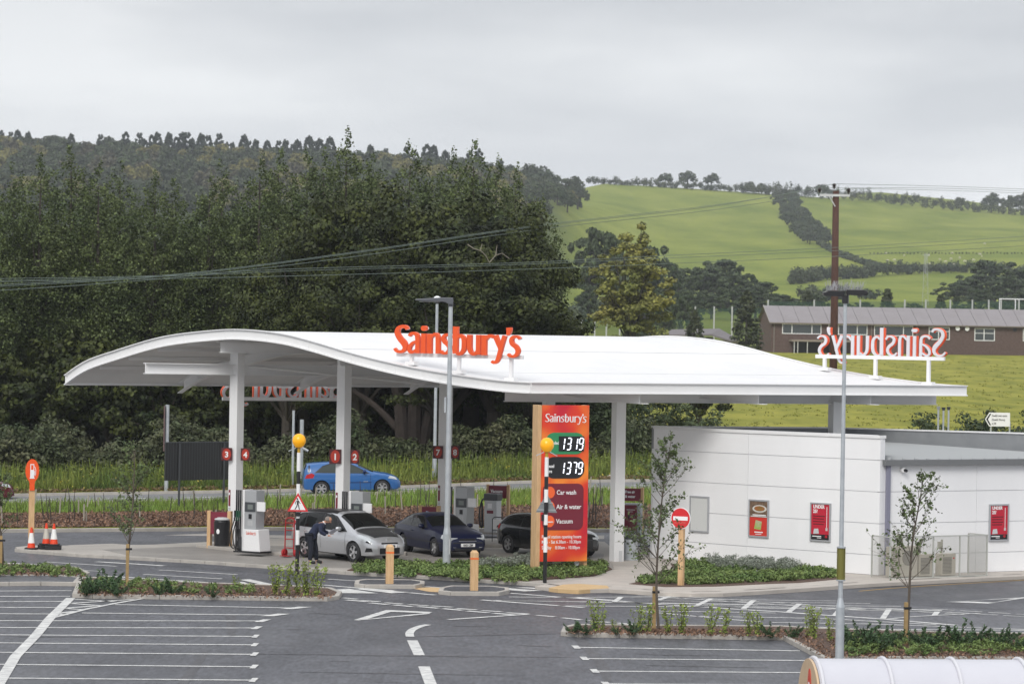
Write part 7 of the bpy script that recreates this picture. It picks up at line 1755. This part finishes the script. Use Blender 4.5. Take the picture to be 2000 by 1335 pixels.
win5(1527, 1605, 630, 650, (.25, .76)); win5(1619, 1697, 631, 651, (.26, .74)); win5(1710.6, 1788.6, 632.5, 653, (.25, .75)); win5(1820, 1862, 635, 660, (.47,), (.66,)); win5(1912, 1953, 636.5, 661.5, (.47,), (.6,)); win5(2010, 2052, 638, 662, (.47,), (.6,))
for x_ in (1511, 1705, 1796): 
    a = fxp(x_); MB().box(a-.07, a+.07, -.16, -.04, -1, EH-.16).build('drainpipe', mat('drain', (.20, .17, .15), .7), bt)
a, b = fxp(1541), fxp(1672); z = fzp(1541, 664)
MB().box(a, b, -2.2, -.01, z-.05, z+.22).build('porch_roof', mat('porch', (.26, .22, .18), .7), bt); MB().box(a+.6, b-1.2, -.05, -.012, -.9, z-.06).build('porch_opening', mat('dark_opening', (.02, .02, .02), .7), bt)
m = MB()
for x_ in (1546, 1553, 1572, 1600): c_ = fxp(x_); m.box(c_-.06, c_+.06, -2.1, -2., -1.2, z-.05)
m.build('porch_post', mat('porch_white', (.5, .5, .48), .6), bt)
m = MB()
for x_, y_ in ((1877, 637.5), (1896, 638)): c_ = fxp(x_); m.cyl((c_, -.35, fzp(x_, y_)), (c_, -.01, fzp(x_, y_)), .33, .25, n=14)
m.build('extractor_vent', WPLAIN, bt)
MB().box(fxp(1990), fxp(1997), -.04, -.002, fzp(1990, 643), fzp(1990, 636)).build('vent_hole', BLACK, bt)
# low shed
Ys = 430.; ss = F/Ys; q = AT(1300, 672, Ys)
t = thing('field_shed', 'low pale shed with shallow grey roof behind the canopy ridge', 'shed', (q.x, q.y, q.z-1), rad(-14)); Ls = 125/ss/math.cos(rad(14))
MB().box(0, Ls*.62, 0, 5, 0, 1+15/ss).build('wall', mat('shed_wall', (.33, .29, .22), .8), t)
MB().box(Ls*.62, Ls, 0.01, 5, 0, 1+10/ss).build('lean_to', mat('shed_wall', (.33, .29, .22), .8), t)
m = MB(); z0 = 1+15/ss; m.add([(-.3, -.3, z0), (Ls*.7, -.3, z0+.2), (Ls*.7, 5.3, z0+.9), (-.3, 5.3, z0+.7), (-.3, -.3, z0+.2), (Ls*.7, -.3, z0+.4), (Ls*.7, 5.3, z0+1.1), (-.3, 5.3, z0+.9)], [(3, 2, 1, 0), (4, 5, 6, 7), (0, 1, 5, 4), (1, 2, 6, 5), (2, 3, 7, 6), (3, 0, 4, 7)])
m.add([(Ls*.7, -.3, z0+.21), (Ls*1.02, -.3, z0-.55), (Ls*1.02, 5.3, z0-.45), (Ls*.7, 5.3, z0+.91), (Ls*.7, -.3, z0+.41), (Ls*1.02, -.3, z0-.35), (Ls*1.02, 5.3, z0-.25), (Ls*.7, 5.3, z0+1.1)], [(3, 2, 1, 0), (4, 5, 6, 7), (0, 1, 5, 4), (1, 2, 6, 5), (2, 3, 7, 6)]); m.build('roof', mat('shed_roof', (.17, .155, .16), .8), t)
for x_, y_, lb, mm in ((1430, 688, 'blue covered tank beside the brick gable', mat('tarp', (.12, .2, .42), .6)), (1446, 689, 'white tank between the shed and the brick building', WPLAIN)):
    q = AT(x_, y_, 470); m = MB(); m.lathe([(.6, -1), (.62, .1), (.6, .75), (.5, .95), (.1, 1.0)], 14); tag(m.build('storage_tank', mm, loc=tuple(q)), lb, 'tank')
# court fence with posts and net, and goal frame
Yf = 530.; sf = F/Yf
ft = thing('court_fence', 'tall green mesh sports court fence on pale posts across the valley', 'fence', (0, 0, 0))
zt_ = lambda x_: AT(x_, 600-(x_-1160)*.002-(0 if x_ < 1500 else 10), Yf).z
pp = [1110, 1137, 1162, 1185, 1211, 1252, 1294, 1358, 1395, 1430, 1500, 1590, 1680, 1767, 1808, 1856, 1899, 1931, 1955, 1990, 2030]
for i, x_ in enumerate(pp):
    q = AT(x_, 600, Yf); z0 = terrain_z(q.x, Yf)
    MB().box(q.x-.11, q.x+.11, Yf-.1, Yf+.1, z0-.5, (AT(x_, 622, Yf) if x_ < 1300 else AT(x_, 598, Yf) if x_ < 1450 else AT(x_, 585, Yf)).z).build('post', mat('court_post', (.42, .43, .43), .6), ft)
NET = mat('court_net', (.03, .08, .05), .8, alpha=.42)
m = MB()
for a_, b_ in zip(pp, pp[1:]):
    q0, q1 = AT(a_, 600, Yf), AT(b_, 600, Yf); za, zb_ = [((AT(x_, 624, Yf) if x_ < 1300 else AT(x_, 602, Yf) if x_ < 1450 else AT(x_, 588, Yf)).z) for x_ in (a_+.1, a_+.1)]
    m.sheet([(q0.x, Yf, terrain_z(q0.x, Yf)), (q1.x, Yf, terrain_z(q1.x, Yf)), (q1.x, Yf, zb_), (q0.x, Yf, za)])
m.build('mesh_net', NET, ft)
q = AT(1952, 600, 515); t = thing('goal_frame', 'white rectangular goal frame behind the right end of the brick roof', 'goal', (q.x, q.y, q.z)); gw = 62/(F/515)
m = MB(); m.tube([(0, 0, -2), (0, 0, 1.25), (gw, 0, 1.25), (gw, 0, -2)], .09, 6); m.tube([(gw*.5, 0, -2), (gw*.5, 0, 1.25)], .07, 6); m.build('frame', WPLAIN, t)
# lattice mast
q = TZ(1807, 596); t = thing('lattice_mast', 'faint thin lattice mast rising in front of the sheep field', 'mast', tuple(q)); hm = AT(1807, 495, q.y).z-q.z; w_ = 12/(F/q.y)
m = MB()
for sx in (-1, 1): m.tube([(sx*w_*.5, 0, -1), (sx*w_*.22, 0, hm)], .05, 5)
n_ = 12
for k in range(n_):
    a, b = k/n_, (k+1)/n_; wa, wb = w_*(.5-.28*a), w_*(.5-.28*b); s_ = 1 if k % 2 else -1; m.tube([(s_*wa, 0, hm*a), (-s_*wb, 0, hm*b)], .035, 4)
m.tube([(-.9, 0, hm*.97), (.9, 0, hm*.97)], .06, 5); m.tube([(0, 0, hm*.6), (0, 0, hm)], .07, 5)
m.build('lattice', mat('mast_grey', (.38, .40, .40), .5), t)
# wooden pole
Yp = 205.; q = AT(1625, 850, Yp); zt = AT(1628, 372, Yp).z
t = thing('electricity_pole', 'tall brown wooden electricity pole with crossarm and insulators', 'utility pole', (q.x, q.y, terrain_z(q.x, q.y))); h = zt-t.location.z
MB().tube([(0, 0, -.5), (.02, 0, h*.5), (0, 0, h)], [.245, .22, .185], 14).build('pole', mat('pole_wood', (.10, .046, .034), .85, c2=(.055, .028, .021), nscale=5, stretch=(4, 4, .5), bump=.5, bscale=12), t, smooth=True)
m = MB(); m.box(-.98, .80, -.24, -.19, h-.36, h-.22).tube([(-.42, -.22, h-.34), (-.05, -.2, h-.95)], .035, 5); m.build('crossarm', LGREY, t)
INS = [(-.98, -.22, h-.22), (-.12, -.1, h+.05), (.72, -.22, h-.22)]
for p_ in INS:
    m = MB(); m.lathe([(.03, 0), (.03, .1), (.12, .12), (.05, .17), (.15, .19), (.06, .24), (.16, .27), (.07, .33), (.05, .36)], 12, p_); m.build('insulator', mat('insulator', (.035, .022, .02), .3), t)
tops = [t.location+Vector((a, b, c_+.34)) for a, b, c_ in INS]
WIRE = mat('wire', (.16, .20, .18), .5, .3)
def wire(pts, label, r_=.022, grp='overhead wires'):
    m = MB(); c_ = catmull([tuple(p) for p in pts], 8); m.tube(c_, r_, 5); tag(m.build('overhead_wire', WIRE), label, 'cable', grp)
for i, (tp_, off_) in enumerate(zip(tops, (0, 5, 11))):
    e_ = (0, -5, 4)[i]
    wire([tp_, AT(1400, (400, 402, 409)[i], 190), AT(1050, (440, 442, 448)[i], 172), AT(700, (491, 493, 500)[i], 158), AT(350, (535, 537, 541)[i], 148), AT(0, (556, 559, 567)[i], 140), AT(-200, (564, 568, 577)[i], 136)], ('upper', 'middle', 'lower')[i]+' wire sloping down from the wooden pole to the left edge', .014)
    wire([tp_, AT(1850, (370, 366, 374)[i]-2, 240), AT(2100, (378, 373, 381)[i], 280)], ('left', 'centre', 'right')[i]+' insulator wire running from the wooden pole to the right edge', .013)
for i, (a, b, c_, d_) in enumerate(((461.5, 498, 519, 542), (469, 503, 523, 546), (480, 514, 533, 548))):
    wire([AT(2100, a-8, 190), AT(2000, a, 185), AT(1650, (a+b)/2+2.5, 172), AT(1300, b+1, 162), AT(1000, (b+c_)/2+5-i, 156), AT(600, c_+5, 150), AT(300, (c_+d_)/2+8-i*2, 146), AT(0, d_+2, 143), AT(-200, d_+4, 141)], ('top', 'second', 'lowest')[i]+' of three wires crossing the whole picture from the right', .012)
# direction sign, thin posts
q = AT(1935, 846, 172); t = thing('direction_sign', 'white road direction sign with black arrow and lettering above the kiosk roof', 'road sign', tuple(q), rad(3)); s_ = F/172
for x_ in (0, 37/s_): MB().cyl((x_, 0, -1.6), (x_, 0, .6), .045, n=10).build('post', GREYM, t)
m = MB(); x0, x1, z0, z1 = -12/s_, 37/s_, 14/s_, 41/s_; m.prismy([(x0+.0, (z0+z1)/2), (x0+.20, z1), (x1, z1), (x1, z0), (x0+.20, z0)], -.07, -.05); m.build('panel', WPLAIN, t)
m = MB(); c_ = (z0+z1)/2
m.prismy([(x0+.05, c_), (x0+.23, z1-.06), (x0+.30, z1-.06), (x0+.14, c_)], -.075, -.071); m.prismy([(x0+.05, c_), (x0+.14, c_), (x0+.30, z0+.06), (x0+.23, z0+.06)], -.075, -.071); m.build('arrow', BLACK, t)
for i, s2 in enumerate(('Dawlish town centre', '(Dawlish Warren)', 'A 379')): text(s2, .145, BLACK, t, (x0+.33, -.074, z1-.20-.20*i), 'lettering', sx=.62, off=.01)
for i, (x_, y_) in enumerate(((1832, 793), (1842, 795), (1852, 794))):
    q = AT(x_, 850, 150); t = thing('slim_post', ('leftmost', 'middle', 'rightmost')[i]+' of three slim capped grey posts above the kiosk roof', 'post', (q.x, q.y, q.z-1.5), 0, 'slim posts behind the kiosk'); hp = AT(x_, y_, 150).z-q.z+1.5
    MB().cyl((0, 0, 0), (0, 0, hp-.1), .042, n=10).build('post', GREYM, t); MB().cyl((0, 0, hp-.13), (0, 0, hp), .06, .09, n=10).build('cap', DGREY if i else GREYM, t)

# ------------------------------------------------------------------ haze
HZ = bpy.data.materials.new('haze'); HZ.use_nodes = True; hn = HZ.node_tree; hn.nodes.clear()
ho = hn.nodes.new('ShaderNodeOutputMaterial'); hv = hn.nodes.new('ShaderNodeVolumePrincipled'); hv.inputs['Density'].default_value = .00014; hv.inputs['Color'].default_value = (.86, .90, .96, 1); hv.inputs['Anisotropy'].default_value = .2
hn.links.new(hv.outputs[0], ho.inputs['Volume'])
hz = MB().box(-2300, 2600, -80, 3300, -3, 135).build('haze', HZ); hz['kind'] = 'stuff'
